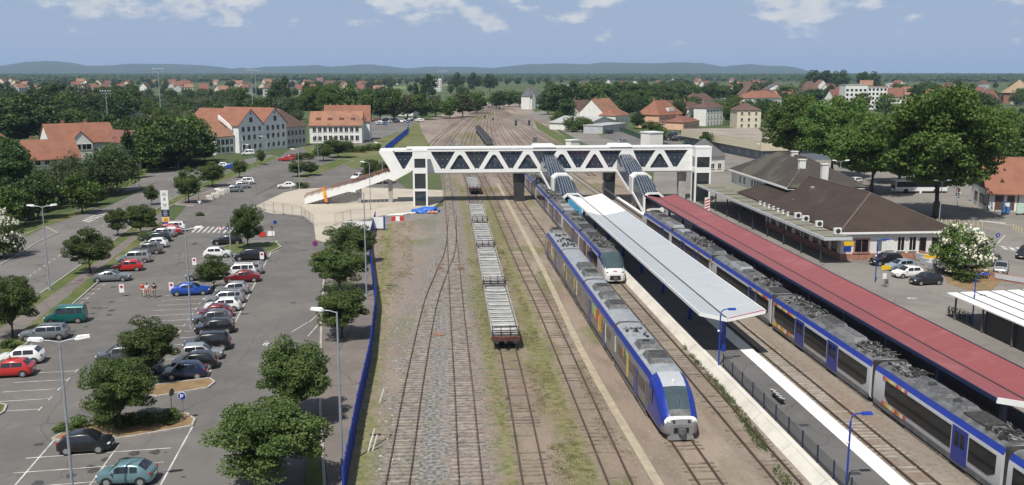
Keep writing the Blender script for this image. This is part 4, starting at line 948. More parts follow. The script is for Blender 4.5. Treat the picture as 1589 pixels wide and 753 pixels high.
# ------------------------------------------------------------------ cars
CARM = {}
def paint(name, col, metal=.0):
    m = mat('car_paint_'+name, col, .22 if not metal else .3, metal=metal, var=.04, spec=.6); m.node_tree.nodes['Principled BSDF'].inputs['Coat Weight'].default_value = .6
    return m
M_cwin = glassmat('car_window_glass', (.018,.021,.025), .05)
M_tyre = mat('tyre_rubber', (.02,.02,.02), .85); M_rim = mat('alloy_rim', (.42,.43,.44), .35, metal=.6)
M_plate = mat('number_plate', (.65,.65,.60), .5); M_tail = mat('tail_lamp_red', (.35,.02,.02), .25)
def make_car(kind):
    """kind -> prototype: body lofted from stations, glass panels, wheels, lamps. Front looks to -x."""
    spec = dict(hatch=(3.95,.86,1.46,-1.05,-.25,1.25,1.75,.90), small=(3.6,.82,1.42,-1.0,-.35,.9,1.55,.86), saloon=(4.45,.88,1.44,-1.0,-.2,.95,1.6,.92), coupe=(4.5,.88,1.38,-1.0,-.1,.75,1.75,.90),
                estate=(4.5,.88,1.48,-1.15,-.4,1.75,2.1,.92), mpv=(4.45,.90,1.64,-1.35,-.55,1.75,2.05,.98), suv=(4.4,.91,1.66,-1.05,-.35,1.65,2.0,1.02), van=(4.15,.87,1.82,-1.15,-.65,1.9,1.98,1.0))[kind]
    Ln, hw, hr_, wa, wt, ct, cb, belt = spec; f = -Ln/2; b = Ln/2; root = empty('parked_car', kind, 'car')
    hood = belt-.02; deck = belt+(.04 if kind not in ('saloon',) else .05)
    st = [(f,.58*hw,.34,.60,.60),(f+.08,.80*hw,.24,.72,.72),(f+.3,.93*hw,.19,.80,.80),(f+.75,.98*hw,.19,hood-.05,hood-.05),(wa,hw,.19,belt-.03,hood+.02),((wa+wt)/2,hw,.19,belt-.01,(hood+hr_)/2+.03),
          (wt,hw,.19,belt,hr_-.02),((wt+ct)/2-.1,hw,.19,belt+.01,hr_),(ct,hw*.99,.19,belt+.03,hr_-.04),((ct+cb)/2,hw*.98,.19,belt+.04,(hr_+deck)/2+.03),(cb,hw*.97,.20,belt+.05,deck+.03)]
    if cb < b-.35: st += [(b-.3,.95*hw,.21,belt+.0,deck-.0)]
    st += [(b-.06,.88*hw,.26,.78,.80),(b,.70*hw,.34,.62,.64)]
    def ring(x, w_, zb, zl, zt):
        k = min(1, max(0, (zt-zl)/(hr_-belt))); rw = w_*(.93-.15*k)
        return [(x,0,zb),(x,w_*.86,zb),(x,w_*.97,zb+.10),(x,w_*1.0,zb+(zl-zb)*.55),(x,w_*.965,zl),(x,rw+.035,zl+(zt-zl)*.86),(x,rw-.05,zt-.005),(x,rw*.55,zt+.018),(x,0,zt+.022)]
    body = MB(); n = 9
    def P2(i, j, s): p = ring(*st[i])[j]; return (p[0], p[1]*s, p[2])
    ix = {}
    def vid(i, j, s):
        k = (i, j, s if j not in (0, 8) else 0)
        if k not in ix: ix[k] = len(body.v); body.v.append(P2(i, j, s))
        return ix[k]
    for i in range(len(st)-1):
        for j in range(8):
            for s in (-1, 1):
                q = [vid(i,j,s), vid(i+1,j,s), vid(i+1,j+1,s), vid(i,j+1,s)]
                if s < 0: q = q[::-1]
                q = [x for a, x in enumerate(q) if x not in q[:a]]
                body.f.append(tuple(q))
    for i in (0, len(st)-1):
        lp = [vid(i,j,1) for j in range(9)]+[vid(i,j,-1) for j in range(7,0,-1)]; body.f.append(tuple(lp) if i == 0 else tuple(lp[::-1]))
    bd = body.build('body', MATS['car_paint_silver'], root, smooth=50); bd.material_slots[0].link = 'OBJECT'
    def itp(x):
        for i in range(len(st)-1):
            if st[i][0] <= x <= st[i+1][0]:
                t = (x-st[i][0])/(st[i+1][0]-st[i][0]); return [st[i][k]+(st[i+1][k]-st[i][k])*t for k in range(5)]
    def side(x, t, s, off=.012):
        q = ring(*itp(x)); a = Vector(q[4]); c = Vector(q[5]); p = a.lerp(c, t); return (p.x, (p.y+off)*s, p.z+off*.3)
    cuts = {'van':[(wt-.1,.2),(.28,1.1),(1.18,1.8)],'mpv':[(wt-.25,.25),(.33,1.15),(1.23,ct)],'estate':[(wt-.2,.35),(.43,1.2),(1.28,ct)],'suv':[(wt-.2,.3),(.38,1.15),(1.23,ct-.05)],'small':[(wt-.2,.35),(.43,ct)],'coupe':[(wt-.2,.4),(.47,ct)]}.get(kind,[(wt-.2,.3),(.38,ct)])
    for s in (-1, 1):
        for a, c in cuts:
            m = MB(); k = 4; vs = []
            for q in range(k+1):
                x = a+(c-a)*q/k; vs += [side(x,.07,s), side(x,.93,s)]
            m.add(vs, [((2*q,2*q+2,2*q+3,2*q+1) if s > 0 else (2*q,2*q+1,2*q+3,2*q+2)) for q in range(k)]); m.build('side_window', M_cwin, root)
    def pane(nm, xa, xb, t0, t1, off):
        m = MB(); vs = []
        for q in range(4):
            x = xa+(xb-xa)*(t0+(t1-t0)*q/3); r_ = itp(x); R_ = ring(*r_); w_ = R_[6][1]
            for y in (-1,-.5,.5,1): vs.append((x+off, y*w_*.97, R_[7][2]+ (.02 if abs(y) < 1 else -.012)))
        m.add(vs, [((q*4+c_, q*4+c_+1, q*4+c_+5, q*4+c_+4) if off < 0 else (q*4+c_, q*4+c_+4, q*4+c_+5, q*4+c_+1)) for q in range(3) for c_ in range(3)]); m.build(nm, M_cwin, root, smooth=60)
    pane('windscreen', wa, wt, .10, .93, -.015); pane('rear_window', ct, cb, .08, .80, .015)
    wx = (f+.78, b-.72); wr = .31 if kind not in ('suv',) else .35
    for x in wx:
        for s in (-1, 1):
            m = MB(); m.disc((x, s*(hw-.10), wr),(0,1,0),wr,.22,16); wh_ = m.build('wheel', M_tyre, root)
            m = MB(); m.disc((x, s*(hw+.004), wr),(0,1,0),wr*.62,.03,12); m.build('rim', M_rim, wh_)
            m = MB(); k = 10; vs = []
            for q in range(k+1):
                a = math.pi*q/k; vs += [(x+math.cos(a)*(wr+.07), s*(hw+.006), wr*.9+math.sin(a)*(wr+.07)),(x+math.cos(a)*(wr-.02), s*(hw+.006), wr*.9+math.sin(a)*(wr-.02))]
            m.add(vs, [((2*q,2*q+1,2*q+3,2*q+2) if s < 0 else (2*q,2*q+2,2*q+3,2*q+1)) for q in range(k)]); m.build('wheel_arch', M_rub, root)
    for s in (-1, 1):
        m = MB(); m.ball((f+.14, s*hw*.68, .66),(.13,.19,.085),8,5); m.build('headlight', M_head, root)
        m = MB(); m.ball((b-.12, s*hw*.78, .80),(.10,.11,.14),8,5); m.build('tail_light', M_tail, root)
        m = MB(); m.ball((wa+.35, s*(hw+.06), belt+.04),(.07,.10,.07),6,4); m.build('mirror', M_rub, root)
    m = MB(); m.box(f-.015,f+.02,-.45,.45,.30,.52); m.build('grille', M_rub, root); m = MB(); m.box(f-.03,f-.016,-.25,.25,.38,.48); m.build('number_plate', M_plate, root)
    m = MB(); m.box(b-.02,b+.03,-.26,.26,.5,.61); m.build('number_plate', M_plate, root)
    if kind in ('estate','suv','mpv'):
        for s in (-1,1): m = MB(); m.bar((wt+.2,s*hw*.72,hr_+.045),(ct-.15,s*hw*.72,hr_+.03),.04); m.build('roof_rail', M_rub, root)
    return root
for nm, c, mt in (('silver',(.40,.41,.42),.5),('white',(.78,.78,.77),0),('red',(.46,.025,.02),0),('darkred',(.20,.015,.02),.2),('black',(.012,.013,.016),.1),('navy',(.012,.022,.07),.2),('blue',(.018,.08,.42),.2),('grey',(.11,.115,.125),.4),('midgrey',(.22,.235,.25),.4),('darkgreen',(.018,.035,.03),.3),('teal',(.01,.13,.12),.2),('aqua',(.16,.28,.31),.4),('paleblue',(.34,.42,.50),.4),('bronze',(.16,.15,.14),.4)): paint(nm, c, mt)
PROTO = {}
def car(kind, colr, px, py, label, ang=0., cat='car', group=None):
    """px,py: where the middle of the car meets the ground; ang: heading of the nose, degrees from -x (towards the left)"""
    if kind not in PROTO: PROTO[kind] = make_car(kind); o = PROTO[kind]; o.location = (*P(px, py), .012); o.rotation_euler = (0,0,R(ang))
    else: o = dup(PROTO[kind], (*P(px, py), .012), R(ang))
    o['label'] = label; o['category'] = cat
    if group: o['group'] = group
    elif 'group' in o: del o['group']
    for ch in o.children:
        if ch.name.startswith('body'): ch.material_slots[0].link = 'OBJECT'; ch.material_slots[0].material = MATS['car_paint_'+colr]
    return o
CG = 'cars in the car park'
L = 6
for k, c, x, y, lab, a in (
 # left row along the grass strip
 ('coupe','midgrey',174,436,'silver grey coupe, nearest of the far group along the left grass strip',180+L),
 ('hatch','red',199,420,'bright red hatchback between the silver coupe and a silver people carrier',L),
 ('mpv','silver',209,407,'silver people carrier parked just behind the bright red hatchback on the left',L),
 ('suv','bronze',228,394,'dark bronze off-roader in the left row, between silver and white cars',L),
 ('hatch','white',240,384,'white hatchback in the left row, hidden behind the dark bronze off-roader',L),
 ('estate','darkgreen',243,375,'very dark green estate car in the left row',L),
 ('estate','silver',250,368,'silver estate car behind the very dark green one in the left row',L),
 ('hatch','red',263,364,'small red car near the far end of the left row by the tall sign',L),
 ('hatch','darkred',257,361,'dark red car at the far end of the left row',L),
 ('suv','white',268,359,'white car at the far right end of the left row below the tall sign',L),
 ('van','teal',103,500,'teal green van with side windows by the left grass strip',L),
 ('estate','midgrey',70,526,'silver grey estate just in front of the teal green van',L),
 ('hatch','white',34,563,'white hatchback at the left edge beside a red hatchback',L),
 ('hatch','red',16,583,'red hatchback at the left edge, nearest to the camera there',L),
 # middle block, right-hand row
 ('small','navy',288,586,'dark blue hatchback at the near end of the middle row beside the planted island',L),
 ('hatch','black',303,571,'black car second from the near end of the middle row',L),
 ('hatch','silver',312,557,'silver hatchback third in the middle row, facing the right aisle',180+L),
 ('suv','black',322,542,'black car with silver window line, fourth in the middle row',L),
 ('hatch','black',334,516,'black hatchback right of the tall lamp post in the middle row',L),
 ('hatch','grey',330,502,'dark grey car between the black hatchback and a dark red car',L),
 ('small','darkred',335,492,'dark red small car nearest in the middle row, beside white cars',L),
 ('hatch','white',346,482,'white car with square rear behind the dark red small car',L),
 ('estate','silver',349,470,'silver white car between two pale cars in the middle row',L),
 ('hatch','silver',361,456,'pale silver hatchback just in front of the dark red saloon',L),
 ('saloon','darkred',376,437,'dark red saloon in the middle row near the small tree',L),
 ('estate','silver',381,425,'silver car with dark roof behind the dark red saloon',L),
 ('mpv','white',372,428,'white people carrier partly hidden behind the dark red saloon',L),
 ('mpv','black',389,403,'black people carrier at the far right of the middle row',L),
 ('hatch','white',338,399,'white hatchback left of the black people carrier',180+L),
 ('estate','black',353,379,'black car at the far end of the middle row below the round tree',L),
 ('saloon','blue',297,457,'bright blue saloon beside the small tree in the middle of the car park',180+L),
 ('hatch','bronze',314,434,'grey brown car behind the bright blue saloon',L),
 ('hatch','grey',186,560,'dark car hidden behind the big round tree',L),
 ('hatch','midgrey',216,580,'grey car in the shade between the two big round trees',L),
 ('small','black',134,699,'black three-door hatchback beside the planted island at the lower left',180+4),
 ('small','aqua',198,748,'pale turquoise small car at the bottom of the picture',-2),
 # upper car park and beyond
 ('suv','white',381,286,'white car at the far end of the upper stalls',L),
 ('estate','midgrey',361,298,'grey estate, nearest of the three cars in the upper stalls',L),
 ('estate','silver',373,292,'silver estate in the middle of the three cars in the upper stalls',L),
 ('saloon','white',446,292,'white saloon alone near the sandy plaza',L),
 ('mpv','white',556,279,'white car beyond the access stairway by the bushes',60),
 ('saloon','red',443,250,'bright red car on the road in front of the mill',L),
 ('estate','red',450,248,'red estate just behind the bright red car in front of the mill',L),
 ('van','white',385,241,'white delivery van parked in front of the mill',L),
 ('small','blue',357,262,'small blue car near the grass island in the upper left',L),
 ('small','white',345,260,'small white car next to the small blue car in the upper left',L),
 ('hatch','darkgreen',36,342,'dark green car parked at the end of the left side road',-20),
 # station forecourt
 ('suv','black',1374,411,'black off-roader parked against the station wall',L),
 ('hatch','paleblue',1397,419,'pale blue hatchback between the black off-roader and a white car',L),
 ('hatch','white',1408,430,'white hatchback in front of the station, second from the near end',L),
 ('hatch','black',1436,441,'black hatchback nearest of the cars parked by the station end wall',L),
 ('mpv','grey',1529,413,'dark car behind the white flowering tree on the right',20),
 ('hatch','silver',1553,423,'silver car right of the white flowering tree, nose towards the camera',55),
 ('suv','black',1592,400,'black car cut by the right edge of the picture',40),
 ('estate','white',1325,285,'white car in the shade of the plane trees on the right',30),
 ('hatch','silver',965,222,'silver car in the small parking yard beyond the east end of the footbridge',30),
 ('van','darkgreen',944,208,'dark green van beside the white sheds on the right of the tracks',20),
 ('hatch','white',1025,205,'white car in the yard right of the tracks, below the orange house',20)):
    car(k, c, x, y, lab, a)
r = random.Random(5)
for k in range(22):                                   # far car park by the railway bend
    t = k/21; x = 585+t*65+r.uniform(-5,5); y = 189-t*3.5+r.uniform(-2.5,7)*(1-t*.5)
    car(r.choice(['hatch','saloon','estate','mpv']), r.choice(['white','silver','blue','black','navy','grey','white']), x, y, 'car in the crowded far car park left of the railway bend', r.choice([0,90])+r.uniform(-10,10), group='cars in the far car park')
for k in range(14):
    x = 1035+r.uniform(-10,55); y = 212+r.uniform(-5,8)
    car(r.choice(['hatch','saloon','estate','mpv']), r.choice(['white','silver','black','navy','grey','white']), x, y, 'car in the back yard behind the east lift tower', r.uniform(0,180), group='cars behind the east lift tower')
# bus in the shade of the plane trees
bx, by = P(1385, 299); bus = empty('bus', 'white single-deck bus with dark windows in the shade of the plane trees', 'bus', (bx,by,0), R(-4))
m = MB(); m.box(0,11.5,-1.25,1.25,.35,2.95); m.build('body', M_twhite, bus, bevel=.16)
m = MB(); m.box(.3,11.2,-1.27,-1.245,1.35,2.55); m.build('side_window', M_win, bus); m = MB(); m.box(-.02,.02,-1.1,1.1,1.0,2.7); m.build('windscreen', M_win, bus)
for x in (2.4,8.9):
    for y in (-1.12,1.12): m = MB(); m.disc((x,y,.5),(0,1,0),.5,.3,14); m.build('wheel', M_tyre, bus)
m = MB(); m.taper(4,7,-.8,.8,2.95,3.2,.1); m.build('roof_unit', M_gear, bus)
# ------------------------------------------------------------------ trees
M_bark = mat('bark', (.085,.065,.05), .9, var=.3, scale=3)
M_bark2 = mat('pale_bark', (.30,.29,.27), .9, var=.35, scale=4)
def leafmat(name, c1, c2, t=.28): return mat(name, c1, .55, col2=c2, scale=.9, spec=.3, transl=t, obrand=.22, detail=2)
LF = dict(lot=leafmat('lot_tree_leaves', (.060,.096,.024), (.112,.150,.044)), dark=leafmat('dark_leaves', (.034,.072,.018), (.066,.108,.028)), mid=leafmat('mid_green_leaves', (.058,.106,.020), (.105,.155,.034)),
          plane=leafmat('plane_tree_leaves', (.062,.120,.020), (.115,.180,.036)), pale=leafmat('pale_willow_leaves', (.085,.115,.055), (.125,.155,.080)), birch=leafmat('birch_leaves', (.060,.095,.032), (.095,.130,.050)),
          hedge=leafmat('hedge_leaves', (.055,.095,.02), (.10,.14,.035)), white=mat('white_blossom', (.62,.61,.48), .7, var=.1), grey=leafmat('silvery_leaves', (.095,.115,.070), (.14,.16,.11)), brown=leafmat('olive_leaves', (.070,.085,.035), (.11,.12,.055)))
def leaf_mesh(name, seed, rx, rz, nclump, nleaf, ls, shape='round', fill=.25, cl=.42):
    """crown of leaf-sized faces gathered in clumps on limbs inside an uneven ellipsoid (centre at 0)"""
    g = np.random.default_rng(seed); cs = []
    while len(cs) < nclump:
        p = g.normal(size=3); p /= np.linalg.norm(p); k = g.uniform(.42, .92) if g.random() > fill else g.uniform(.0, .45)
        q = p*k
        if shape == 'round' and q[2] < -.55: q[2] *= .75
        if shape == 'poplar': q = q*np.array((1,1,1)); q[:2] *= .9*(1-.25*max(0,q[2]))
        if shape == 'cone': q[:2] *= (1-q[2])*.62
        if shape == 'willow': q[2] = q[2]*.9
        cs.append(q)
    cs = np.array(cs); cr = g.uniform(.6, 1.15, nclump)*cl
    n = nleaf; ci = g.integers(0, nclump, n); d = g.normal(size=(n,3)); d /= np.linalg.norm(d, axis=1)[:,None]
    d[:,2] = np.where(d[:,2] < -.3, d[:,2]*.6, d[:,2])
    rad = cr[ci]*g.uniform(.45, 1.0, n)**.6
    pos = cs[ci]+d*rad[:,None]*np.array((1,1,.8))
    if shape == 'willow': pos[:,2] -= np.abs(g.normal(size=n))*.18
    pos = pos*np.array((rx,rx,rz))
    nr = d*.75+g.normal(size=(n,3))*.8+np.array((0,0,.35)); nr /= np.linalg.norm(nr, axis=1)[:,None]
    a = np.cross(nr, g.normal(size=(n,3))); a /= np.linalg.norm(a, axis=1)[:,None]; b = np.cross(nr, a)
    s = (ls*g.uniform(.6, 1.3, n))[:,None]; a = a*s*.5; b = b*s*.5*g.uniform(.55,.95,n)[:,None]
    V = np.stack([pos-a-b*.2, pos+b-a*.1, pos+a+b*.15, pos-b+a*.1], 1).reshape(-1,3)
    me = bpy.data.meshes.new(name); me.vertices.add(4*n); me.vertices.foreach_set('co', V.ravel().astype(np.float32))
    me.loops.add(4*n); me.loops.foreach_set('vertex_index', np.arange(4*n, dtype=np.int32)); me.polygons.add(n)
    me.polygons.foreach_set('loop_start', np.arange(0, 4*n, 4, dtype=np.int32)); me.polygons.foreach_set('loop_total', np.full(n, 4, dtype=np.int32))
    me.update(calc_edges=True); me.validate(); return me
def trunk_mesh(name, seed, h, hc, rx, rz, r0, limbs=9):
    r_ = random.Random(seed); m = MB(); top = Vector((r_.uniform(-.1,.1)*rx, r_.uniform(-.1,.1)*rx, hc+rz*.35))
    m.tube([(0,0,-.05),(0,0,h*.12),(r_.uniform(-.05,.05),0,(hc-rz)*.9),tuple(top)], r0, 7, r0*.3)
    for k in range(limbs):
        a = 6.283*k/limbs+r_.uniform(-.3,.3); z0 = hc-rz*r_.uniform(.5,.95); e = Vector((math.cos(a)*rx*.62, math.sin(a)*rx*.62, hc+rz*r_.uniform(-.25,.5)))
        m.tube([(0,0,z0),tuple(Vector((0,0,z0)).lerp(e,.5)+Vector((0,0,-.05*rz))),tuple(e)], r0*.42, 5, r0*.12)
    me = bpy.data.meshes.new(name); me.from_pydata(m.v, [], m.f); me.validate(); me.shade_smooth(); return me
KIND = {}
def tree_kind(key, name, rx, rz, hc, nclump, nleaf, ls, mt, r0, nv=2, shape='round', bark=None, cl=.42, limbs=9, fill=.25):
    vs = []
    for k in range(nv):
        c = leaf_mesh('crown', hash(key) % 1 + len(KIND)*31+k*7+5, rx, rz, nclump, nleaf, ls, shape, fill, cl); c.materials.append(mt)
        t = trunk_mesh('trunk', len(KIND)*17+k, hc+rz, hc, rx, rz, r0, limbs); t.materials.append(bark or M_bark); vs.append((c, t))
    KIND[key] = (name, rx, rz, hc, vs)
tree_kind('lot', 'round_tree', 2.3, 2.25, 2.95, 110, 36000, .125, LF['lot'], .13, 4, cl=.29)
tree_kind('plane', 'plane_tree', 8.5, 8.6, 11.2, 170, 52000, .46, LF['plane'], .55, 3, cl=.27)
tree_kind('broad', 'broadleaf_tree', 5., 5.4, 5.9, 50, 5200, .66, LF['mid'], .28, 3, cl=.38)
tree_kind('dark', 'dark_leaved_tree', 5., 5.4, 5.8, 50, 5200, .66, LF['dark'], .28, 3, cl=.38)
tree_kind('willow', 'willow_tree', 5., 4., 5.0, 40, 3600, .6, LF['pale'], .3, 2, 'willow', cl=.4)
tree_kind('birch', 'birch_tree', 3.8, 6.2, 7.2, 75, 9000, .36, LF['birch'], .18, 2, 'willow', M_bark2, cl=.33)
tree_kind('poplar', 'poplar_tree', 2.2, 8., 9., 44, 3000, .62, LF['dark'], .3, 2, 'poplar', cl=.34)
tree_kind('silver', 'silver_poplar_tree', 5., 6.5, 9., 44, 4200, .66, LF['grey'], .3, 1, cl=.36)
tree_kind('olive', 'olive_leaved_tree', 5., 5.4, 5.7, 50, 4600, .66, LF['brown'], .26, 2, cl=.38)
tree_kind('bush', 'bush', 1.5, .9, .8, 22, 1500, .24, LF['hedge'], .06, 3, cl=.45, limbs=4)
tree_kind('thicket', 'bush', 3.0, 2.7, 2.2, 60, 6500, .30, LF['mid'], .1, 2, cl=.42, limbs=5)
tr = random.Random(21)
def tree(key, px, py, top, wpx, label, group=None, cat='tree', at=None, xpx=None):
    """px,py foot of the trunk in the photo, top = row its crown reaches, wpx = crown width there"""
    name, rx, rz, hc, vs = KIND[key]; c, t = tr.choice(vs)
    x, y = P(px, py) if at is None else at[:2]
    if at is None: h = TOP(px, py, top); wd = wpx*H/(math.cos(TH)*(py-YH))
    else: h, wd = at[2], at[3]
    full = hc+rz*1.05; sz = h/full; sx = wd/2/(rx*1.02)
    o = empty(name, label, cat, (x,y,0), tr.uniform(0,6.28), group); o.scale = (sx,sx,sz)
    q = bpy.data.objects.new('trunk', t); C.objects.link(q); q.parent = o; q.scale = (min(1.6,sz/sx),min(1.6,sz/sx),1)
    q = bpy.data.objects.new('crown', c); C.objects.link(q); q.parent = o; q.location = (0,0,hc)
    return o
for a in (
 (140,424,352,78,'round tree on the grass strip just behind the silver grey coupe'),
 (20,524,424,84,'round tree on the verge at the left edge, left of the teal green van'),
 (183,367,322,38,'smaller of two round trees side by side behind the left car row'),
 (218,365,316,54,'larger of two round trees side by side behind the left car row'),
 (236,318,287,24,'small young tree by the road left of the tall sign'),
 (293,316,259,44,'slender round tree just right of the tall sign'),
 (330,290,249,48,'dark round tree on the grass island left of the upper stalls'),
 (385,386,316,54,'round tree with red car-park barrier at its foot, at the head of the middle row'),
 (332,450,396,56,'small pale round tree standing beside the bright blue saloon'),
 (233,592,488,104,'big round tree shading cars at the near end of the middle row'),
 (187,668,553,116,'big round tree on the planted island behind the black hatchback'),
 (462,655,518,128,'big round tree right of the aisle, second from the bottom of the picture'),
 (418,762,620,188,'biggest round tree, at the bottom of the picture right of the aisle'),
 (543,408,342,80,'farthest of three crowded round trees by the blue fence'),
 (527,455,376,92,'middle of three crowded round trees by the blue fence'),
 (531,526,434,92,'nearest of three crowded round trees by the blue fence'),
 (372,276,246,26,'small tree on the long grass island beside the upper stalls'),
 (405,256,232,16,'tiny young tree near the white delivery van'),
 (462,275,247,34,'left tree of a close pair in the middle of the upper car park'),
 (482,273,250,30,'right tree of a close pair in the middle of the upper car park'),
 (502,250,222,34,'tree in front of the long white building, left of the hedge'),
 (525,245,212,50,'broad dark tree in front of the long white building'),
 (576,282,246,34,'leafy tree close to the west end of the footbridge'),
 (597,285,250,28,'leafy bush-like tree half hidden behind the access stairway')):
    tree('lot', *a)
for a in ((1236,267,140,112,'leftmost plane tree of the row on the station square'),(1290,276,142,122,'second plane tree of the row on the station square, left of the bus'),(1352,300,168,140,'lower plane tree in front of the bus, with pale young leaves'),
          (1452,338,118,190,'tallest plane tree, right of the bus and beside the timbered house'),(1395,285,185,100,'plane tree behind the bus'),(1535,278,158,110,'plane tree behind the timbered house')):
    tree('plane', *a)
fb = tree('thicket', 1490,428,345,90,'large round shrub covered in white blossom beside the bike shelter', cat='shrub')
nm, rx, rz, hc, vs = KIND['thicket']; bl = leaf_mesh('blossom', 77, rx*1.05, rz*1.08, 90, 2600, .30, 'round', .0, .2); bl.materials.append(LF['white']); q = bpy.data.objects.new('blossom', bl); C.objects.link(q); q.parent = fb; q.location = (0,0,hc)
fb = tree('thicket', 2,400,322,66,'white flowering shrub at the left edge above the side road', cat='shrub')
q = bpy.data.objects.new('blossom', bl); C.objects.link(q); q.parent = fb; q.location = (0,0,hc)
BG = [('birch',66,304,250,36),('broad',160,296,244,44),('broad',128,332,266,56),('dark',60,340,268,62),('broad',15,354,288,60),('broad',40,348,300,40),('dark',15,330,275,60),('broad',72,325,275,48),('broad',95,318,285,40),('dark',20,300,228,70),('birch',104,316,228,62),('birch',134,308,232,58),('birch',158,304,218,70),('birch',182,298,208,74),('birch',120,322,250,50),('poplar',203,278,196,26),('dark',150,318,285,32),
 ('dark',232,262,208,44),('dark',258,258,206,50),('broad',285,258,196,60),('dark',318,250,212,44),('olive',262,232,170,60),('olive',230,225,172,46),('dark',205,228,176,44),('broad',165,222,178,50),
 ('dark',25,228,148,95),('dark',75,222,160,80),('broad',110,215,168,60),('dark',50,196,140,80),('dark',140,200,165,40),('broad',5,208,150,70),('dark',90,186,126,50),('silver',122,188,126,46),('olive',150,190,140,40),('dark',180,192,152,40),
 ('olive',205,180,150,34),('dark',175,172,148,30),('broad',240,188,158,34),('willow',222,172,142,36),('willow',255,174,150,34),('broad',275,176,152,34),('willow',300,178,152,36),('dark',290,196,170,30),('willow',322,176,148,36),('willow',345,176,145,36),('broad',374,172,136,40),('olive',360,182,158,34),('willow',395,178,148,36),('dark',415,182,150,30),('willow',440,184,145,36),('dark',455,186,150,34),
 ('dark',438,168,118,30),('dark',428,172,124,26),('poplar',477,160,122,12),
 ('plane',490,190,128,56),('plane',515,192,130,50),('broad',545,190,134,46),('broad',572,188,134,40),('dark',590,188,140,34),('broad',612,188,138,36),('olive',632,186,142,34),('broad',655,186,144,40),('olive',676,182,146,36),('broad',698,184,148,40),('olive',718,182,140,40),('broad',740,176,142,34),('dark',725,172,138,34),('poplar',645,172,124,12),('poplar',656,174,126,12),('dark',665,150,113,30),('dark',710,140,112,26),('dark',735,140,112,26),('dark',760,142,114,26),('dark',775,170,140,24),
 ('broad',770,168,142,30),('broad',790,166,140,30),('broad',806,166,142,24),
 ('dark',850,178,140,36),('dark',866,182,128,46),('dark',890,182,124,50),('broad',912,178,128,46),('dark',878,186,150,30),('broad',938,172,128,44),('dark',960,170,126,44),('broad',985,168,128,40),('dark',1008,168,130,36),('olive',920,185,150,30),('broad',1030,164,130,36),('dark',1052,160,130,34),('broad',1075,158,130,36),('dark',1100,156,128,36),('broad',1122,158,132,34),('dark',1145,165,128,34),('broad',1140,185,148,30),('dark',1168,168,130,30),
 ('thicket',888,205,178,30),('thicket',905,205,180,34),('thicket',865,192,172,24),('dark',990,200,172,26),('broad',1022,226,190,30),('broad',1010,205,188,30),('dark',1095,235,202,22),('dark',1000,186,165,24),('poplar',1086,190,176,7),('dark',1075,192,176,14),('broad',1128,190,165,18),('broad',1120,178,158,22),
 ('broad',1220,160,132,40),('dark',1260,165,136,44),('broad',1310,160,138,36),('dark',1190,152,126,34),('dark',1262,140,108,34),('dark',1282,140,107,34),('dark',1302,141,108,30),('dark',1340,142,109,26),('dark',1355,142,110,22),('dark',1420,165,130,30),('broad',1445,158,128,34),('broad',1400,150,130,24),('dark',1500,160,138,34),('dark',1540,160,140,30),('broad',1580,260,190,60),('dark',1560,232,172,60),('broad',1605,300,180,80),('dark',1592,215,165,50),('broad',1520,190,140,40),('broad',1572,300,240,50)]
LB = dict(broad='mid green broadleaf tree in the belt of trees behind the station quarter', dark='dark green broadleaf tree in the belt of trees round the town', olive='olive tinged broadleaf tree among the greener trees', willow='pale grey green willow in the rows beyond the mill', birch='loose drooping birch tree in front of the orange roofed houses on the left', poplar='narrow dark poplar rising above its neighbours', plane='tall full plane tree in the row behind the long white building', silver='silvery poplar among dark trees at the upper left', thicket='bright green thicket along the railway bank')
for k, x, y, t, w_ in BG:
    tree(k, x, y, t, w_, LB[k], {'broad':'mid green broadleaf trees','dark':'dark broadleaf trees','olive':'olive tinged trees','willow':'willows beyond the mill','birch':'birches on the left','poplar':'narrow poplars','plane':'row of planes behind the white building','thicket':'thickets on the railway bank','silver':None}[k])
# woods between and behind: scattered single trees, farther and farther away
def wood(poly, n, kinds, hr=(11,17)):
    xs = [p[0] for p in poly]; k = 0
    while k < n:
        x = tr.uniform(min(xs), max(xs)); ys = []
        for a, b in zip(poly, poly[1:]+poly[:1]):
            if (a[0] <= x < b[0]) or (b[0] <= x < a[0]): ys.append(a[1]+(b[1]-a[1])*(x-a[0])/(b[0]-a[0]))
        if len(ys) < 2: continue
        y = tr.uniform(min(ys), max(ys)); q = P(x, y); kd = tr.choice(kinds); h = tr.uniform(*hr)
        tree(kd, 0, 0, 0, 0, LB[kd], {'broad':'mid green broadleaf trees','dark':'dark broadleaf trees','olive':'olive tinged trees','willow':'willows beyond the mill'}[kd], at=(q[0],q[1],h,h*tr.uniform(.75,1.05))); k += 1
wood([(-20,215),(120,200),(210,190),(210,150),(-20,150)], 70, ['dark','dark','broad'])
wood([(-60,300),(22,298),(22,285),(-60,270)], 8, ['dark','broad'], (8,12))
wood([(225,270),(300,264),(300,240),(225,235)], 18, ['dark','broad','dark'], (9,14)); wood([(185,262),(225,262),(225,225),(150,225)], 12, ['dark','broad'], (9,13))
wood([(1000,192),(1200,198),(1200,165),(1000,165)], 26, ['broad','dark'], (8,12)); wood([(880,184),(1010,182),(1010,168),(870,170)], 16, ['dark','broad'], (10,15)); wood([(240,215),(340,210),(340,190),(240,190)], 18, ['broad','olive','willow'], (7,11))
wood([(210,195),(470,195),(470,150),(210,150)], 60, ['broad','olive','willow','dark'], (8,13))
wood([(470,160),(640,158),(760,150),(760,136),(470,138)], 26, ['dark','broad'], (9,14))
wood([(840,170),(1180,160),(1180,135),(840,138)], 64, ['dark','broad','dark'], (12,17))
wood([(1180,170),(1610,200),(1610,140),(1180,130)], 46, ['dark','broad'], (10,16))
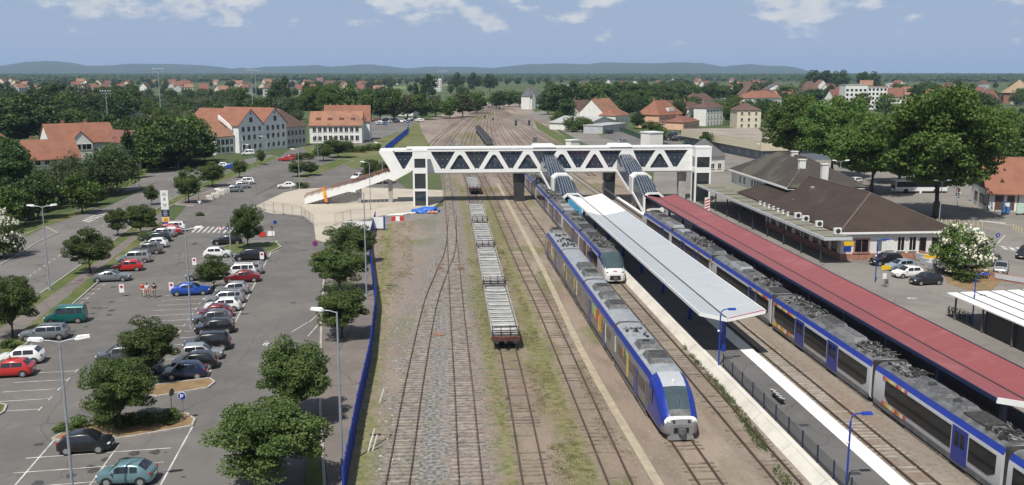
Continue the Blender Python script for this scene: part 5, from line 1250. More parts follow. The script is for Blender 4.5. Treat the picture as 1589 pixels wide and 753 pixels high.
wood([(-20,155),(640,153),(640,146),(-20,148)], 60, ['dark','broad','olive'], (7,10)); wood([(560,134),(900,134),(900,126),(560,126)], 40, ['dark','broad'], (11,15)); wood([(-20,128),(640,128),(640,124),(-20,124)], 60, ['dark','dark','olive'], (10,14)); wood([(-20,142),(620,142),(620,128),(-20,128)], 110, ['dark','broad','olive'], (9,14))
for x, y, w_, lab in ((95,670,30,'low hedge bush left of the black hatchback'),(265,655,44,'low hedge bush at the right end of the lower planted island'),(160,658,40,'low bright green hedge bush behind the black hatchback'),(125,663,40,'low hedge bush second from the left end of the lower planted island'),(195,662,44,'low hedge bush at the foot of the big round tree on the lower island'),(228,659,44,'low hedge bush just right of the big round tree trunk on the lower island'),(15,540,34,'low hedge bush left of the silver grey estate'),(235,352,30,'low hedge bush at the foot of the tall sign'),(225,372,30,'bright hedge bush at the end of the left car row'),(310,335,14,'small round bush by the crossing below the tall sign'),(468,292,24,'small bush on the island beside the white saloon'),(1497,436,44,'dark green bush under the white blossom shrub'),(1475,425,30,'yellowish bush beside the nearest black hatchback of the station'),(585,285,30,'low bush under the footbridge stairway')):
    tree('bush', x, y, y-w_*.42, w_, lab, cat='bush')
for k in range(16):
    x, y = along((100,268),(330,256),k/15); tree('bush', x, y+tr.uniform(-3,3), y-8, 20, 'clipped bush in the line of bushes along the upper left road', 'bushes along the upper left road', 'bush')
for k in range(12):
    x, y = along((455,248),(585,232),k/11); tree('bush', x, y+tr.uniform(-3,3), y-9, 20, 'bush in the hedge in front of the long white building', 'hedge bushes in front of the long white building', 'bush')
# weeds in the yard: tufts of real blades
def weeds(label, poly, n, seed, col1, col2, hh=.08, mask=.12):
    g = random.Random(seed); q = PP(poly); xs = [p[0] for p in q]; ys = [p[1] for p in q]; m = MB(); k = 0; tries = 0
    def inside(x, y):
        c = False
        for a, b in zip(q, q[1:]+q[:1]):
            if (a[1] > y) != (b[1] > y) and x < (b[0]-a[0])*(y-a[1])/(b[1]-a[1])+a[0]: c = not c
        return c
    while k < n and tries < n*30:
        tries += 1; x = g.uniform(min(xs), max(xs)); y = g.uniform(min(ys), max(ys))
        if not inside(x, y) or mnoise.noise((x*.5, y*.16, seed))+.6*mnoise.noise((x*1.7,y*1.1,seed))+g.uniform(-.35,.35) < mask: continue
        k += 1
        for b in range(5):
            a = g.uniform(0,6.28); l = g.uniform(.5,1.2)*hh; w_ = g.uniform(.02,.055); ox, oy = x+g.uniform(-.2,.2), y+g.uniform(-.2,.2)
            m.add([(ox-w_*math.sin(a),oy+w_*math.cos(a),0),(ox+w_*math.sin(a),oy-w_*math.cos(a),0),(ox+math.cos(a)*l*.8,oy+math.sin(a)*l*.8,l)], [(0,1,2)])
    o = m.build('weeds', mat('weed_'+str(seed), col1, .7, col2=col2, scale=.6, transl=.4)); tag(o, label, 'weeds', kind='stuff')
weeds('green and straw weeds growing between the flat wagons and the next siding', [(862,753),(815,560),(775,430),(760,380),(775,370),(800,430),(850,560),(930,753)], 2000, 1, (.13,.145,.05), (.24,.215,.10))
weeds('tufts of weeds in the strip left of the flat wagons', [(770,753),(735,500),(722,400),(745,400),(770,500),(815,753)], 700, 2, (.13,.145,.05), (.25,.22,.11))
weeds('tall weeds between the blue fence and the westernmost siding', [(588,470),(582,350),(640,345),(640,430),(615,480)], 600, 3, (.13,.155,.045), (.24,.23,.09), .14)
weeds('weeds beside the bed of the grey railcar', [(960,753),(900,600),(850,480),(830,420),(845,415),(890,520),(960,640),(1000,753)], 500, 4, (.13,.145,.05), (.25,.22,.11), .1)
weeds('weeds along the foot of the concrete platform edging', [(1215,753),(1140,640),(1060,540),(1066,535),(1150,635),(1232,753)], 420, 5, (.06,.095,.03), (.10,.13,.04), .25, -.1)
weeds('weeds in the far yard under and beyond the footbridge', [(690,300),(682,230),(700,190),(760,200),(800,260),(790,300)], 1400, 6, (.14,.145,.06), (.24,.22,.10), .25)
# ------------------------------------------------------------------ buildings
M_wwall = mat('white_wall', (.70,.69,.66), .85, var=.06, scale=.5)
M_cream = mat('cream_wall', (.62,.55,.42), .85, var=.08, scale=.5)
M_salmon = mat('salmon_wall', (.66,.40,.27), .85, var=.08, scale=.5)
M_gwall = mat('grey_wall', (.42,.43,.44), .85, var=.08, scale=.5)
M_rtile = layered('red_tiles', (.20,.092,.070), [((.16,.075,.06), .35, .42,.6,.8,S1), ((.26,.12,.085), 2.0, .5,.7,.6,(1,1,3)), ((.16,.075,.055), .9, .58,.7,.6,S1)], rough=.85, bump=.4, bscale=6)
M_btile = layered('brown_tiles', (.125,.078,.062), [((.10,.062,.05), .35, .42,.6,.8,S1), ((.16,.10,.08), 2.0, .5,.7,.6,(1,1,3))], rough=.85, bump=.4, bscale=6)
M_slate = layered('grey_slate', (.13,.125,.135), [((.10,.097,.105), .35, .42,.6,.8,S1), ((.17,.165,.17), 2.0, .5,.7,.6,(1,1,3))], rough=.7, bump=.4, bscale=6)
M_metal = mat('grey_sheet_roof', (.38,.38,.37), .6, var=.12, scale=.6)
def gable_block(root, x0, x1, y0, y1, eave, rise, axis, wallm, roofm, over=.45, th=.22, z0=0):
    """walls with gables (ridge along axis) and a two-slope roof of real thickness; returns wall, roof"""
    e, p = eave, eave+rise
    if axis == 'x':
        ym = (y0+y1)/2; w_ = MB().yz([(y0,z0),(y1,z0),(y1,e),(ym,p),(y0,e)], x0, x1)
        k = rise/((y1-y0)/2); o = over*k; r_ = MB().yz([(y0-over,e-o+.05),(ym,p+.05),(y1+over,e-o+.05),(y1+over,e-o+.05+th),(ym,p+.05+th),(y0-over,e-o+.05+th)], x0-over*.6, x1+over*.6)
    elif axis == 'y':
        xm = (x0+x1)/2; w_ = MB().xz([(x0,z0),(x1,z0),(x1,e),(xm,p),(x0,e)], y0, y1)
        k = rise/((x1-x0)/2); o = over*k; r_ = MB().xz([(x0-over,e-o+.05),(xm,p+.05),(x1+over,e-o+.05),(x1+over,e-o+.05+th),(xm,p+.05+th),(x0-over,e-o+.05+th)], y0-over*.6, y1+over*.6)
    elif axis == 'flat':
        w_ = MB().box(x0,x1,y0,y1,z0,e); r_ = MB().box(x0-.2,x1+.2,y0-.2,y1+.2,e+.004,e+.35)
    else:
        w_ = MB().box(x0,x1,y0,y1,z0,e); a, b = (x1-x0), (y1-y0); i = min(a,b)/2
        r_ = hip(x0,x1,y0,y1,e+.02,e+rise,y0,y1,over) if False else MB()
        X0,X1,Y0,Y1 = x0-over,x1+over,y0-over,y1+over
        if a >= b: q = [(X0+i,(y0+y1)/2,e+rise),(X1-i,(y0+y1)/2,e+rise)]; fs = [(0,1,5,4),(1,2,5),(2,3,4,5),(3,0,4)]
        else: q = [((x0+x1)/2,Y0+i,e+rise),((x0+x1)/2,Y1-i,e+rise)]; fs = [(0,1,4),(1,2,5,4),(2,3,5),(3,0,4,5)]
        if abs(a-b) < .05: q[1] = (q[1][0]+.02,q[1][1]+.02,q[1][2])
        r_.add([(X0,Y0,e+.02),(X1,Y0,e+.02),(X1,Y1,e+.02),(X0,Y1,e+.02)]+q, fs+[(0,3,2,1)])
    return w_.build('wall', wallm, root), r_.build('roof', roofm, root)
def rowwin(root, face, c, a0, a1, n, z, w_, h, bars=1, glass=None):
    for k in range(n):
        t = a0+(a1-a0)*(k+.5)/n
        if face in ('-y','+y'): window(root, t, c, z, w_, h, face, bars=bars, glass=glass)
        else: window(root, c, t, z, w_, h, face, bars=bars, glass=glass)
def chimney(roof, x, y, z, h=1.4, m=None):
    b = MB(); b.box(x-.35,x+.35,y-.35,y+.35,z-.8,z+h); b.box(x-.42,x+.42,y-.42,y+.42,z+h,z+h+.12); b.build('chimney', m or M_redst, roof)
def site(pl, pr):
    a = Vector(P(*pl)); b = Vector(P(*pr)); return a, (b-a).length, math.atan2(b.y-a.y, b.x-a.x)
def house(label, pl, pr, depth, eave, rise, axis, wallm, roofm, rows=2, nw=None, cat='house', name='house', group=None, chim=1, face_wins=('-y',), ov=.45):
    a, W_, rz = site(pl, pr); o = empty(name, label, cat, (a.x,a.y,0), rz, group)
    wl_, rf_ = gable_block(o, 0, W_, 0, depth, eave, rise, axis, wallm, roofm, ov)
    for r_ in range(rows):
        z = .9+r_*2.75
        if z+1.2 > eave: break
        for f in face_wins:
            if f == '-y': rowwin(o, '-y', 0, .6, W_-.6, nw or max(1,int(W_/3)), z, 1.0, 1.3)
            elif f == '-x': rowwin(o, '-x', 0, .6, depth-.6, max(1,int(depth/3.2)), z, 1.0, 1.3)
            else: rowwin(o, '+x', W_, .6, depth-.6, max(1,int(depth/3.2)), z, 1.0, 1.3)
    if axis == 'y' and rise > 2.5: window(o, W_/2, 0, eave+.4, 1.0, 1.2, '-y')
    for k in range(chim): chimney(rf_, W_*(.3+.35*k), depth*.5+.8, eave+rise-.4)
    return o, wl_, rf_, W_
# the mill
a, Wm, rz = site((372,238),(446,230)); ml = empty('old_mill', 'large white mill with twin gables and orange tiled roofs beyond the car park', 'building', (a.x,a.y,0), rz)
g2 = Wm/2
for k in (0, 1): gable_block(ml, k*g2+.002*k, (k+1)*g2, 0, 22, 8.9, 4.9, 'y', mat('bluish_white_wall', (.70,.715,.73), .85, var=.05, scale=.4), M_otile, .4)
for k in (0, 1):
    for z, n in ((1.0,4),(4.0,4),(6.7,4)): rowwin(ml, '-y', 0, k*g2+.8, (k+1)*g2-.6, n, z, 1.15, 1.6)
    window(ml, (k+.5)*g2, 0, 9.7, 1.5, 1.6, '-y'); window(ml, (k+.5)*g2, 0, 12.2, .8, .7, '-y')
wg = gable_block(ml, -8.6, -.02, 2.0, 14, 5.6, 4.2, 'x', M_wwall, M_oldtile, .35); rowwin(ml, '-y', 2.0, -8.2, -.4, 4, 3.0, 1.3, 1.7); rowwin(ml, '-y', 2.0, -8.2, -.4, 4, .6, 1.3, 1.6)
rowwin(ml, '-x', -8.6, 4, 12, 2, 4.6, 1.1, 1.5); window(ml, -8.6, 8, 7.2, .9, 1.1, '-x')
m = MB(); m.yz([(2.2,7.2),(8,10.9),(8,12.2),(2.2,8.3)], -.6, -.04); m.build('parapet', M_wwall, ml)
gable_block(ml, Wm+.02, Wm+13, 2.2, 18, 7.0, 6.2, 'hip', M_gwall, M_btile, .5); rowwin(ml, '-y', 2.2, Wm+.6, Wm+12.6, 6, 4.0, 1.1, 1.7); rowwin(ml, '-y', 2.2, Wm+.6, Wm+12.6, 6, 1.2, 1.1, 1.5)
a, Wl, rz = site((481,222.5),(562,222)); lw = empty('long_building', 'long white two-storey building with weathered orange roof, right of the mill', 'building', (a.x,a.y,0), rz)
w_, rf = gable_block(lw, 0, Wl, 0, 14, 6.6, 4.6, 'x', M_wwall, M_oldtile, .5); rowwin(lw, '-y', 0, .8, Wl-.8, 9, 4.2, 1.2, 1.6); rowwin(lw, '-y', 0, .8, Wl-.8, 9, 1.0, 1.2, 1.8); window(lw, Wl, 6, 4.6, 1.2, 1.6, '+x')
w2, rf2 = gable_block(lw, Wl*.2, Wl+2, 14.02, 24, 7.6, 5.4, 'x', M_wwall, M_otile, .5)
for k in range(5): chimney(rf2, Wl*(.3+.15*k), 20, 12.8, .8)
m = MB(); [m.box(Wl*.12+k*4.2,Wl*.12+k*4.2+1.6,2.2,3.6,8.1,9.2) for k in range(6)]; m.build('dormer_row', M_rtile, rf)['kind'] = 'stuff'
# houses on the left
o, w_, rf, W_ = house('white house with long orange roof among birches on the left', (36,282), (128,276), 11, TOP(80,278,246), 4.2, 'x', M_wwall, M_otile, 2, 6, chim=1)
o, w_, rf, W_ = house('white house with broad orange roof and a white pediment, behind the birches', (82,262), (184,256), 13, TOP(130,259,221), 4.8, 'x', M_wwall, M_otile, 3, 8, chim=2)
e_ = TOP(130,259,221)
gable_block(o, W_*.26, W_*.60, -1.6, 4, e_, 3.0, 'y', M_wwall, M_otile, .4, z0=0); window(o, W_*.36, -1.6, e_-1.9, 2.6, 1.5, '-y'); window(o, W_*.5, -1.6, e_-1.9, 2.6, 1.5, '-y')
house('house with big rusty red hipped roof at the left edge', (-22,262), (26,258), 14, TOP(5,260,224), 4.6, 'hip', M_salmon, M_rtile, 2, 3)
house('narrow tall white house with grey end wall right of the birches', (203,264), (221,262), 9, TOP(210,263,219), 2.6, 'y', M_gwall, M_rtile, 3, 2, chim=0)
house('small timbered white house with orange roof far left in the trees', (193,182), (233,179), 13, 5.2, 4.6, 'x', M_wwall, M_otile, 1, 4)
house('salmon house half hidden by trees at the upper left', (135,184), (158,182), 10, 5.6, 3.4, 'x', M_salmon, M_btile, 1, 3)
m = MB(); x, y = P(38,330); m.taper(-4,4,-2,2,2.2,3.0,1.2); pv = empty('white_pavilion', 'white tent roof half hidden between trees on the left', 'pavilion', (x,y,0)); m.build('tent_roof', M_wpaint, pv)
for sx in (-3.7,3.7): MB().box(sx-.06,sx+.06,-1.7,-1.6,0,2.3).build('post', M_alu, pv)
house('small white house with red roof by the far siding, left of the tracks', (641,180), (664,176), 11, 4.0, 3.4, 'x', M_wwall, M_otile, 1, 3)
# east of the tracks
o, w_, rf, W_ = house('white villa with steep grey roof beside the throat of the yard', (822,170), (838,169.3), 8, 9.0, 6.0, 'hip', M_wwall, M_slate, 3, 4, chim=2)
gable_block(o, 1, 5, -1.0, 3.5, 8.3, 4.2, 'y', M_wwall, M_slate, .3)
house('house with dark reddish roof and white end wall, right of the tracks', (898,186), (926,184), 12, 4.6, 5.6, 'x', M_wwall, M_btile, 2, 3)
house('white house with tall orange tiled roof, right of the tracks', (936,192), (962,188), 13, 5.6, 6.4, 'x', M_wwall, M_oldtile, 2, 3)
house('low annexe with orange hipped roof beside the tall orange roofed house', (955,193), (976,190), 9, 4.2, 2.8, 'hip', M_wwall, M_otile, 1, 3, chim=0)
house('long low white shed with pale grey roof by the railway fence', (913,203), (957,198), 20, 3.0, 2.4, 'y', M_wwall, M_metal, 0, chim=0, cat='shed', name='shed')
house('small grey flat roofed shed in front of the long white shed', (935,208), (972,203), 9, 3.2, .3, 'flat', M_gwall, M_metal, 1, 4, chim=0, cat='shed', name='shed')
o, w_, rf, W_ = house('salmon house with tall orange hipped roof, right of the tracks', (1022,200), (1058,197), 12, 6.2, 6.6, 'hip', M_salmon, M_otile, 2, 4)
m = MB(); m.box(W_*.45,W_*.7,.6,3,7.6,9.2); m.build('dormer', M_wwall, rf)
for a in (('white house with brown hipped roof behind the salmon house',(1030,184),(1058,182),9,6.5,3.4,M_wwall,M_btile),('white house with brown roof and many windows between other white houses',(1068,190),(1090,188),8,7,3.4,M_wwall,M_btile),
          ('tall white house with dark brown hipped roof in the middle of the white houses',(1095,196),(1121,194),7,8.8,2.6,M_wwall,M_btile),('white house with wide dark brown hipped roof farther back',(1076,172),(1108,170),10,6.5,4.6,M_wwall,M_btile),
          ('pale apartment house with brown roof left of the plane trees',(1143,200),(1180,200),14,8.5,3.2,M_cream,M_btile),('white house with orange roof left of the plane trees',(1168,178),(1212,176),14,10,4.2,M_wwall,M_otile),('pink walled low house with orange roof between the salmon house and the market hall',(1060,202),(1085,199),9,3.4,2.4,M_salmon,M_rtile)):
    house(a[0], a[1], a[2], a[3], a[4], a[5], 'hip', a[6], a[7], 3)
# market hall and the white blocks
a, W_, rz = site((1062,224),(1186,250)); mh = empty('market_hall', 'long low hall with cream fascia and grey roof behind the station', 'hall', (a.x,a.y,0), rz)
D_ = 45
m = MB(); m.box(0,W_,0,D_,0,3.0); m.build('wall', mat('blue_grey_wall', (.14,.17,.20), .7), mh); m = MB(); m.box(-.5,W_+.5,-1.2,D_,3.0,5.4); m.build('fascia', mat('cream_fascia', (.55,.50,.36), .8, var=.1), mh)
m = MB(); m.box(-.2,W_+.2,-.9,D_-.3,5.404,5.6); rf = m.build('roof', M_felt2 if 'M_felt2' in globals() else mat('brown_grey_felt', (.27,.235,.20), .9, var=.2, scale=.15), mh)
for k in range(10): m = MB(); m.box(2+k*W_/10.4,2+k*W_/10.4+3.2,-.06,-.004,.8,2.5); m.build('window', M_tint, mh)
m = MB(); m.taper(W_*.5,W_*.75,18,30,5.6,7.2,2); m.build('roof_unit', mat('grey_green_felt', (.16,.18,.18), .9), mh)
house('white concrete block with flat roof just beyond the bridge roof', (1008,240), (1028,239), 5, TOP(1018,240,207), .3, 'flat', M_wwall, M_wpaint, 0, chim=0, cat='building', name='concrete_block')
house('small white kiosk with flat roof beyond the middle of the bridge', (886,236), (899,235), 2.5, TOP(890,236,219), .2, 'flat', M_wpaint, M_wpaint, 0, chim=0, cat='kiosk', name='kiosk')
house('white building with dark grey hipped roof behind the east lift tower', (1086,268), (1124,266), 8, TOP(1105,267,243), 4.4, 'hip', M_wwall, M_slate, 1, 3, chim=0, cat='building', name='building')
# timbered house on the square
a, W_, rz = site((1531,327),(1582,328.6)); th_ = empty('timbered_house', 'timbered house with big bright orange tiled roof on the right', 'house', (a.x,a.y,0), rz)
w_, rf = gable_block(th_, 0, 16, 0, 13, 3.9, 5.6, 'x', M_wwall, M_otile, .9)
for x in (1.5,3.4,7,8.2,9.3,12): m = MB(); m.box(x,x+(1.3 if x != 8.2 else .8),-.06,-.004,.2,3.0); m.build('door', mat('brown_door', (.10,.055,.04), .6), th_)
for x in (0,1.3,5.2,6.6,10.5,13.8): m = MB(); m.box(x,x+.18,-.10,-.008,0,3.8); m.build('timber', M_bark, th_)
m = MB(); m.yz([(0,3.9),(13,3.9),(6.5,9.4)], -.06, -.004); m.build('gable_boarding', M_bark, th_)
for y in (2,5,9): window(th_, 0, y, 1.0, 2.0, 1.6, '-x', M_bark)
for x, t in ((2.6,.3),(3.4,.62),(8,.3),(8.8,.62),(13,.3)): 
    zz = 3.6+t*6.0*.95; yy = -.9+t*7.4; m = MB(); m.add([(x-.5,yy,zz-.1),(x+.5,yy,zz-.1),(x,yy,zz+.75),(x,yy+1.7,zz+.9)], [(0,1,2),(0,2,3),(2,1,3)]); d = m.build('dormer', M_otile, rf); m = MB(); m.add([(x-.36,yy-.02,zz+.02),(x+.36,yy-.02,zz+.02),(x,yy-.02,zz+.6)], [(0,1,2)]); m.build('opening', M_black, d)
# town quarters
M_walls = [M_wwall, M_cream, M_gwall, M_wwall]; M_roofs = [M_rtile, M_oldtile, M_btile, M_rtile, M_slate]
hp = random.Random(9)
PROT = []
for k in range(9):
    w_, d_, e_, r_ = hp.uniform(9,15), hp.uniform(8,11), hp.uniform(4.2,7), hp.uniform(3.5,5.2)
    o = empty('town_house', 'proto', 'house', (0,0,0)); ww, rf = gable_block(o, -w_/2, w_/2, -d_/2, d_/2, e_, r_, hp.choice(['x','x','y','hip']), M_walls[k % 4], M_roofs[k % 5], .5)
    chimney(rf, w_*.2, .5, e_+r_-.6)
    for z in (1.0, 3.6):
        if z+1.3 < e_:
            m = MB()
            for q in range(3): m.box(-w_/2+w_*(q+.5)/3-.6,-w_/2+w_*(q+.5)/3+.6,-d_/2-.05,-d_/2-.004,z,z+1.4)
            m.build('window_row', M_win, o)['kind'] = 'stuff'
    PROT.append([o, False])
def town(poly, n, label, group, sc_=(.9,1.3)):
    xs = [p[0] for p in poly]; k = 0
    while k < n:
        x = hp.uniform(min(xs), max(xs)); ys = []
        for a, b in zip(poly, poly[1:]+poly[:1]):
            if (a[0] <= x < b[0]) or (b[0] <= x < a[0]): ys.append(a[1]+(b[1]-a[1])*(x-a[0])/(b[0]-a[0]))
        if len(ys) < 2: continue
        q = P(x, hp.uniform(min(ys), max(ys))); pr = hp.choice(PROT); rz = hp.choice([0,1.57,.4,-.5])+hp.uniform(-.2,.2); s = hp.uniform(*sc_); k += 1
        if not pr[1]: o = pr[0]; o.location = (*q,0); o.rotation_euler = (0,0,rz); o.scale = (s,s,s); pr[1] = True
        else: o = dup(pr[0], (*q,0), rz, s)
        tag(o, label, 'house', group)
town([(-20,150),(220,146),(420,150),(640,146),(640,131),(-20,131)], 74, 'far house of the reddish roofed quarter beyond the trees on the left', 'far houses on the left')
town([(860,140),(1180,145),(1180,128),(860,128)], 16, 'far house showing above the tree belt right of the yard', 'far houses right of the yard')
town([(1130,168),(1240,172),(1420,172),(1600,176),(1600,136),(1130,140)], 36, 'house of the orange roofed old town behind the plane trees', 'houses behind the plane trees', (1.,1.5))
for pr in PROT:
    if not pr[1]: pr[0].location = (*P(hp.uniform(40,600), 140),0); tag(pr[0], 'far house of the reddish roofed quarter beyond the trees on the left', 'house', 'far houses on the left')
for x, y, w_, h, lab in ((672,142,13,17,'white tower block beside the far floodlight mast'),(1310,172,34,17,'white modern block with flat roof above the plane trees'),(1345,170,30,15,'second white modern block behind the plane trees'),(1378,140,22,10,'long white hall near the far forest')):
    a, W_, rz = site((x,y),(x+w_,y)); o = empty('apartment_block', lab, 'building', (a.x,a.y,0), rz); gable_block(o, 0, W_, 0, 12, h, .3, 'flat', M_wwall, M_metal)
    for f in range(int(h/3)): m = MB(); [m.box(W_*(q+.2)/5,W_*(q+.75)/5,-.06,-.004,1+f*3,2.5+f*3) for q in range(5)]; m.build('window_row', M_win, o)['kind'] = 'stuff'
x, y = P(1579,160); ch = empty('stone_tower', 'octagonal red stone tower with tan pointed roof at the upper right', 'tower', (x,y,0)); rr_ = 13; hh = TOP(1579,160,144)
m = MB(); m.tube([(0,0,0),(0,0,hh)], rr_, 8); m.build('wall', M_redst, ch); m = MB(); m.tube([(0,0,hh),(0,0,TOP(1579,160,124))], rr_*1.08, 8, .3); m.build('roof', mat('tan_tiles', (.30,.22,.14), .85), ch)
# ------------------------------------------------------------------ lamps, signs, fences, people
M_lamp = mat('lamp_post_grey', (.33,.36,.40), .45, metal=.3)
M_lhead = mat('lamp_head_white', (.70,.71,.70), .4)
M_skin = mat('skin', (.45,.27,.19), .6)
def lamp(kind, px, py, top, label, az=0., group=None):
    x, y = P(px, py); h = TOP(px, py, top); o = empty('street_lamp', label, 'street lamp', (x,y,0), az, group)
    m = MB(); m.tube([(0,0,0),(0,0,h*.5),(0,0,h-.1)], .10, 8, .055); m.box(-.17,.17,-.17,.17,0,.25); m.build('pole', M_lamp, o)
    for s in ((-1,1) if kind == 'double' else (-1,)):
        m = MB(); m.tube([(0,0,h-.15),(s*.5,0,h),(s*1.0,0,h+.05)], .04, 6); m.build('arm', M_lamp, o)
        m = MB(); m.add([(s*.85,-.10,h-.02),(s*1.0,-.2,h),(s*1.7,-.15,h+.10),(s*1.7,.15,h+.10),(s*1.0,.2,h),(s*.85,.10,h-.02),(s*.85,-.08,h+.1),(s*1.0,-.16,h+.2),(s*1.65,-.11,h+.24),(s*1.65,.11,h+.24),(s*1.0,.16,h+.2),(s*.85,.08,h+.1)],
            [(0,1,2,3,4,5),(6,7,8,9,10,11)]+[(i,(i+1)%6,6+(i+1)%6,6+i) for i in range(6)]); m.build('lamp_head', M_lhead, o)
    return o
for a in (('double',116,797,528,'tall grey twin-armed street lamp at the lower left, cut by the bottom edge',.12),('double',297,510,355,'grey twin-armed street lamp in the middle of the car park',.1),('double',77,450,320,'grey twin-armed street lamp on the verge of the road at left',.1),
          ('double',277,262,228,'twin-armed street lamp by the road far left of the mill',0),('single',531,726,482,'tall grey single-armed street lamp at the edge of the footpath by the blue fence',0),('single',569,462,298,'grey street lamp rising in front of the footbridge west end, by the blue fence',.2),
          ('single',359,406,295,'thin grey lamp post behind the white hatchback of the middle row',0),('single',575,326,252,'thin grey lamp post in front of the access stairway',0),('single',594,290,222,'thin grey lamp post behind the footbridge west end',0),('double',494,255,212,'twin-armed lamp post in the upper car park behind the close pair of trees',.1),
          ('single',465,293,232,'lamp post on the small island beside the white saloon',0),('single',392,262,225,'lamp post on the long grass island by the upper road',0),('single',413,250,212,'lamp post in front of the mill facade',0),('double',1457,346,281,'grey twin-armed street lamp on the square near the timbered house',.1),
          ('double',1300,325,250,'grey twin-armed street lamp rising behind the station roof',0),('double',1182,250,224,'grey twin-armed street lamp in front of the market hall',0),('single',1035,215,196,'lamp post in the yard below the salmon house',0)):
    lamp(*a)
def blue_lamp(px, py, top, label, z0=0.):
    x, y = P(px, py, z0); h = TOP(px, py, top, z0)-z0; o = empty('platform_lamp', label, 'street lamp', (x,y,z0))
    m = MB(); m.tube([(0,0,0),(0,0,h-.5),(.08,0,h-.2),(.3,0,h-.03),(.7,0,h+.02)], .07, 8, .045); m.build('pole', M_blue, o)
    m = MB(); m.taper(.65,1.35,-.17,.17,h-.08,h+.08,.06); b = m.build('lamp_head', M_blue, o); m = MB(); m.box(.72,1.28,-.12,.12,h-.10,h-.081); m.build('lamp_glass', M_lhead, b)
    m = MB(); m.ball((-.12,0,h*.62),.11,8,5); m.build('globe', M_lhead, o); return o
blue_lamp(1115,568,480,'blue platform lamp just past the near end of the white roof',PZ); blue_lamp(1313,758,642,'blue platform lamp nearest to the camera on the island platform',PZ)
blue_lamp(1508,505,425,'blue lamp post at the corner of the bike shelter'); blue_lamp(1358,438,372,'blue lamp post on the forecourt by the yellow sign')
for px, py, top, lab in ((251,196,108,'tall floodlight mast with a wide head beyond the trees at left'),(393,182,110,'left of a pair of tall floodlight masts behind the mill'),(399,180,111,'right of a pair of tall floodlight masts behind the mill'),(688,172,111,'tall floodlight mast beside the tracks left of the yard throat'),(168,196,142,'shorter floodlight mast among the trees at the upper left')):
    x, y = P(px, py); h = TOP(px, py, top); o = empty('floodlight_mast', lab, 'floodlight', (x,y,0)); m = MB(); m.tube([(0,0,0),(0,0,h)], .30, 6, .14); m.build('mast', M_lamp, o)
    m = MB(); m.bar((-2.6,0,h),(2.6,0,h),.2); m.bar((-2.6,0,h-1),(2.6,0,h-1),.2); m.build('crossbar', M_lamp, o)
    for k in range(5): m = MB(); m.box(-2.5+k*1.15,-2.1+k*1.15,-.5,-.1,h+.1,h+.6); m.build('floodlight', M_lhead, o)
# signs
def sign(px, py, top, label, parts, w=.05, cat='sign', z0=0., az=0.):
    x, y = P(px, py, z0); h = TOP(px, py, top, z0)-z0; o = empty('road_sign', label, cat, (x,y,z0), az); m = MB(); m.tube([(0,0,0),(0,0,h)], w, 6); m.build('post', M_alu, o)
    for (shape, cx, cz, sx, sz, mt) in parts:
        m = MB(); cz = h+cz; nm = 'sign_plate'
        off = .07+.02*len([1])
        if shape == 'disc': m.disc((cx,-off,cz),(0,1,0),sx,.03,18)
        elif shape == 'ring': m.disc((cx,-off-.03,cz),(0,1,0),sx,.03,18); nm = 'sign_face'
        elif shape == 'box': m.box(cx-sx/2,cx+sx/2,-off-.02,-off+.02,cz-sz/2,cz+sz/2)
        elif shape == 'mark': m.box(cx-sx/2,cx+sx/2,-off-.055,-off-.03,cz-sz/2,cz+sz/2); nm = 'sign_face'
        elif shape == 'tri': m.xz([(cx-sx,cz-sz*.6),(cx+sx,cz-sz*.6),(cx,cz+sz)], -off-.02, -off+.02)
        m.build(nm, mt, o)
    return o
sign(490,404,375,'purple round no-stopping sign above an orange warning triangle at the edge of the aisle',[('disc',0,-.25,.42,0,M_red),('ring',0,-.25,.33,0,mat('sign_violet',(.10,.05,.22),.5)),('tri',-.05,-2.0,.5,.55,M_orange),('mark',-.05,-2.0,.08,.3,M_black)])
def no_stop(px, py, top, lab): sign(px, py, top, lab, [('box',0,-.5,.55,1.0,M_wpaint),('ring',0,-.3,.17,0,M_red),('mark',0,-.3,.12,.12,M_tblue)])
no_stop(190,460,441,'white board with a round red and blue mark by the silver grey coupe'); no_stop(267,457,438,'white board with a round red and blue mark left of the bright blue saloon'); no_stop(302,412,400,'white board left of the white hatchback in the middle row'); no_stop(407,406,391,'white board on the black people carrier bay')
sign(285,652,608,'round blue and white parking sign beside the planted island',[('disc',0,-.3,.32,0,M_wpaint),('ring',0,-.3,.28,0,M_tblue),('mark',-.08,-.3,.06,.36,M_wpaint),('mark',.02,-.2,.16,.06,M_wpaint),('mark',.10,-.26,.05,.12,M_wpaint),('mark',.02,-.32,.16,.06,M_wpaint)])
sign(267,644,603,'grey sign seen edge-on left of the round blue parking sign',[('disc',0,-.3,.3,0,M_gear)],az=1.2)
for a in ((430,355,'small white direction sign by the crossing'),(664,352,'second small sign near the round tree island')): pass
sign(343,372,352,'round red and white road sign at the pedestrian crossing',[('disc',0,-.3,.32,0,M_red),('ring',0,-.3,.22,0,M_wpaint)]); sign(354,370,351,'square blue road sign at the pedestrian crossing',[('box',0,-.3,.55,.55,M_tblue),('mark',0,-.3,.2,.3,M_wpaint)])
sign(423,372,350,'thin sign post right of the round tree island',[('box',0,-.3,.4,.5,M_gear)]); sign(428,368,342,'blue and white sign right of the round tree island',[('box',0,-.3,.5,.5,M_tblue)])
sign(310,318,312,'white give-way sign at the upper crossing',[('tri',0,-.2,.4,-.4,M_wpaint)]); 
sign(1428*1.0,300,296,'small sign post under the plane trees',[('box',0,-.3,.5,.8,M_wpaint)])
sign(1485,322,285,'tall sign with a pale square board beside the timbered house',[('box',0,-1.6,1.1,1.5,M_frame),('mark',0,-1.35,.5,.4,M_red),('mark',0,-1.9,.7,.12,M_gear),('box',0,-2.9,.5,.6,M_frame),('box',0,-.1,.8,.25,M_lamp)])
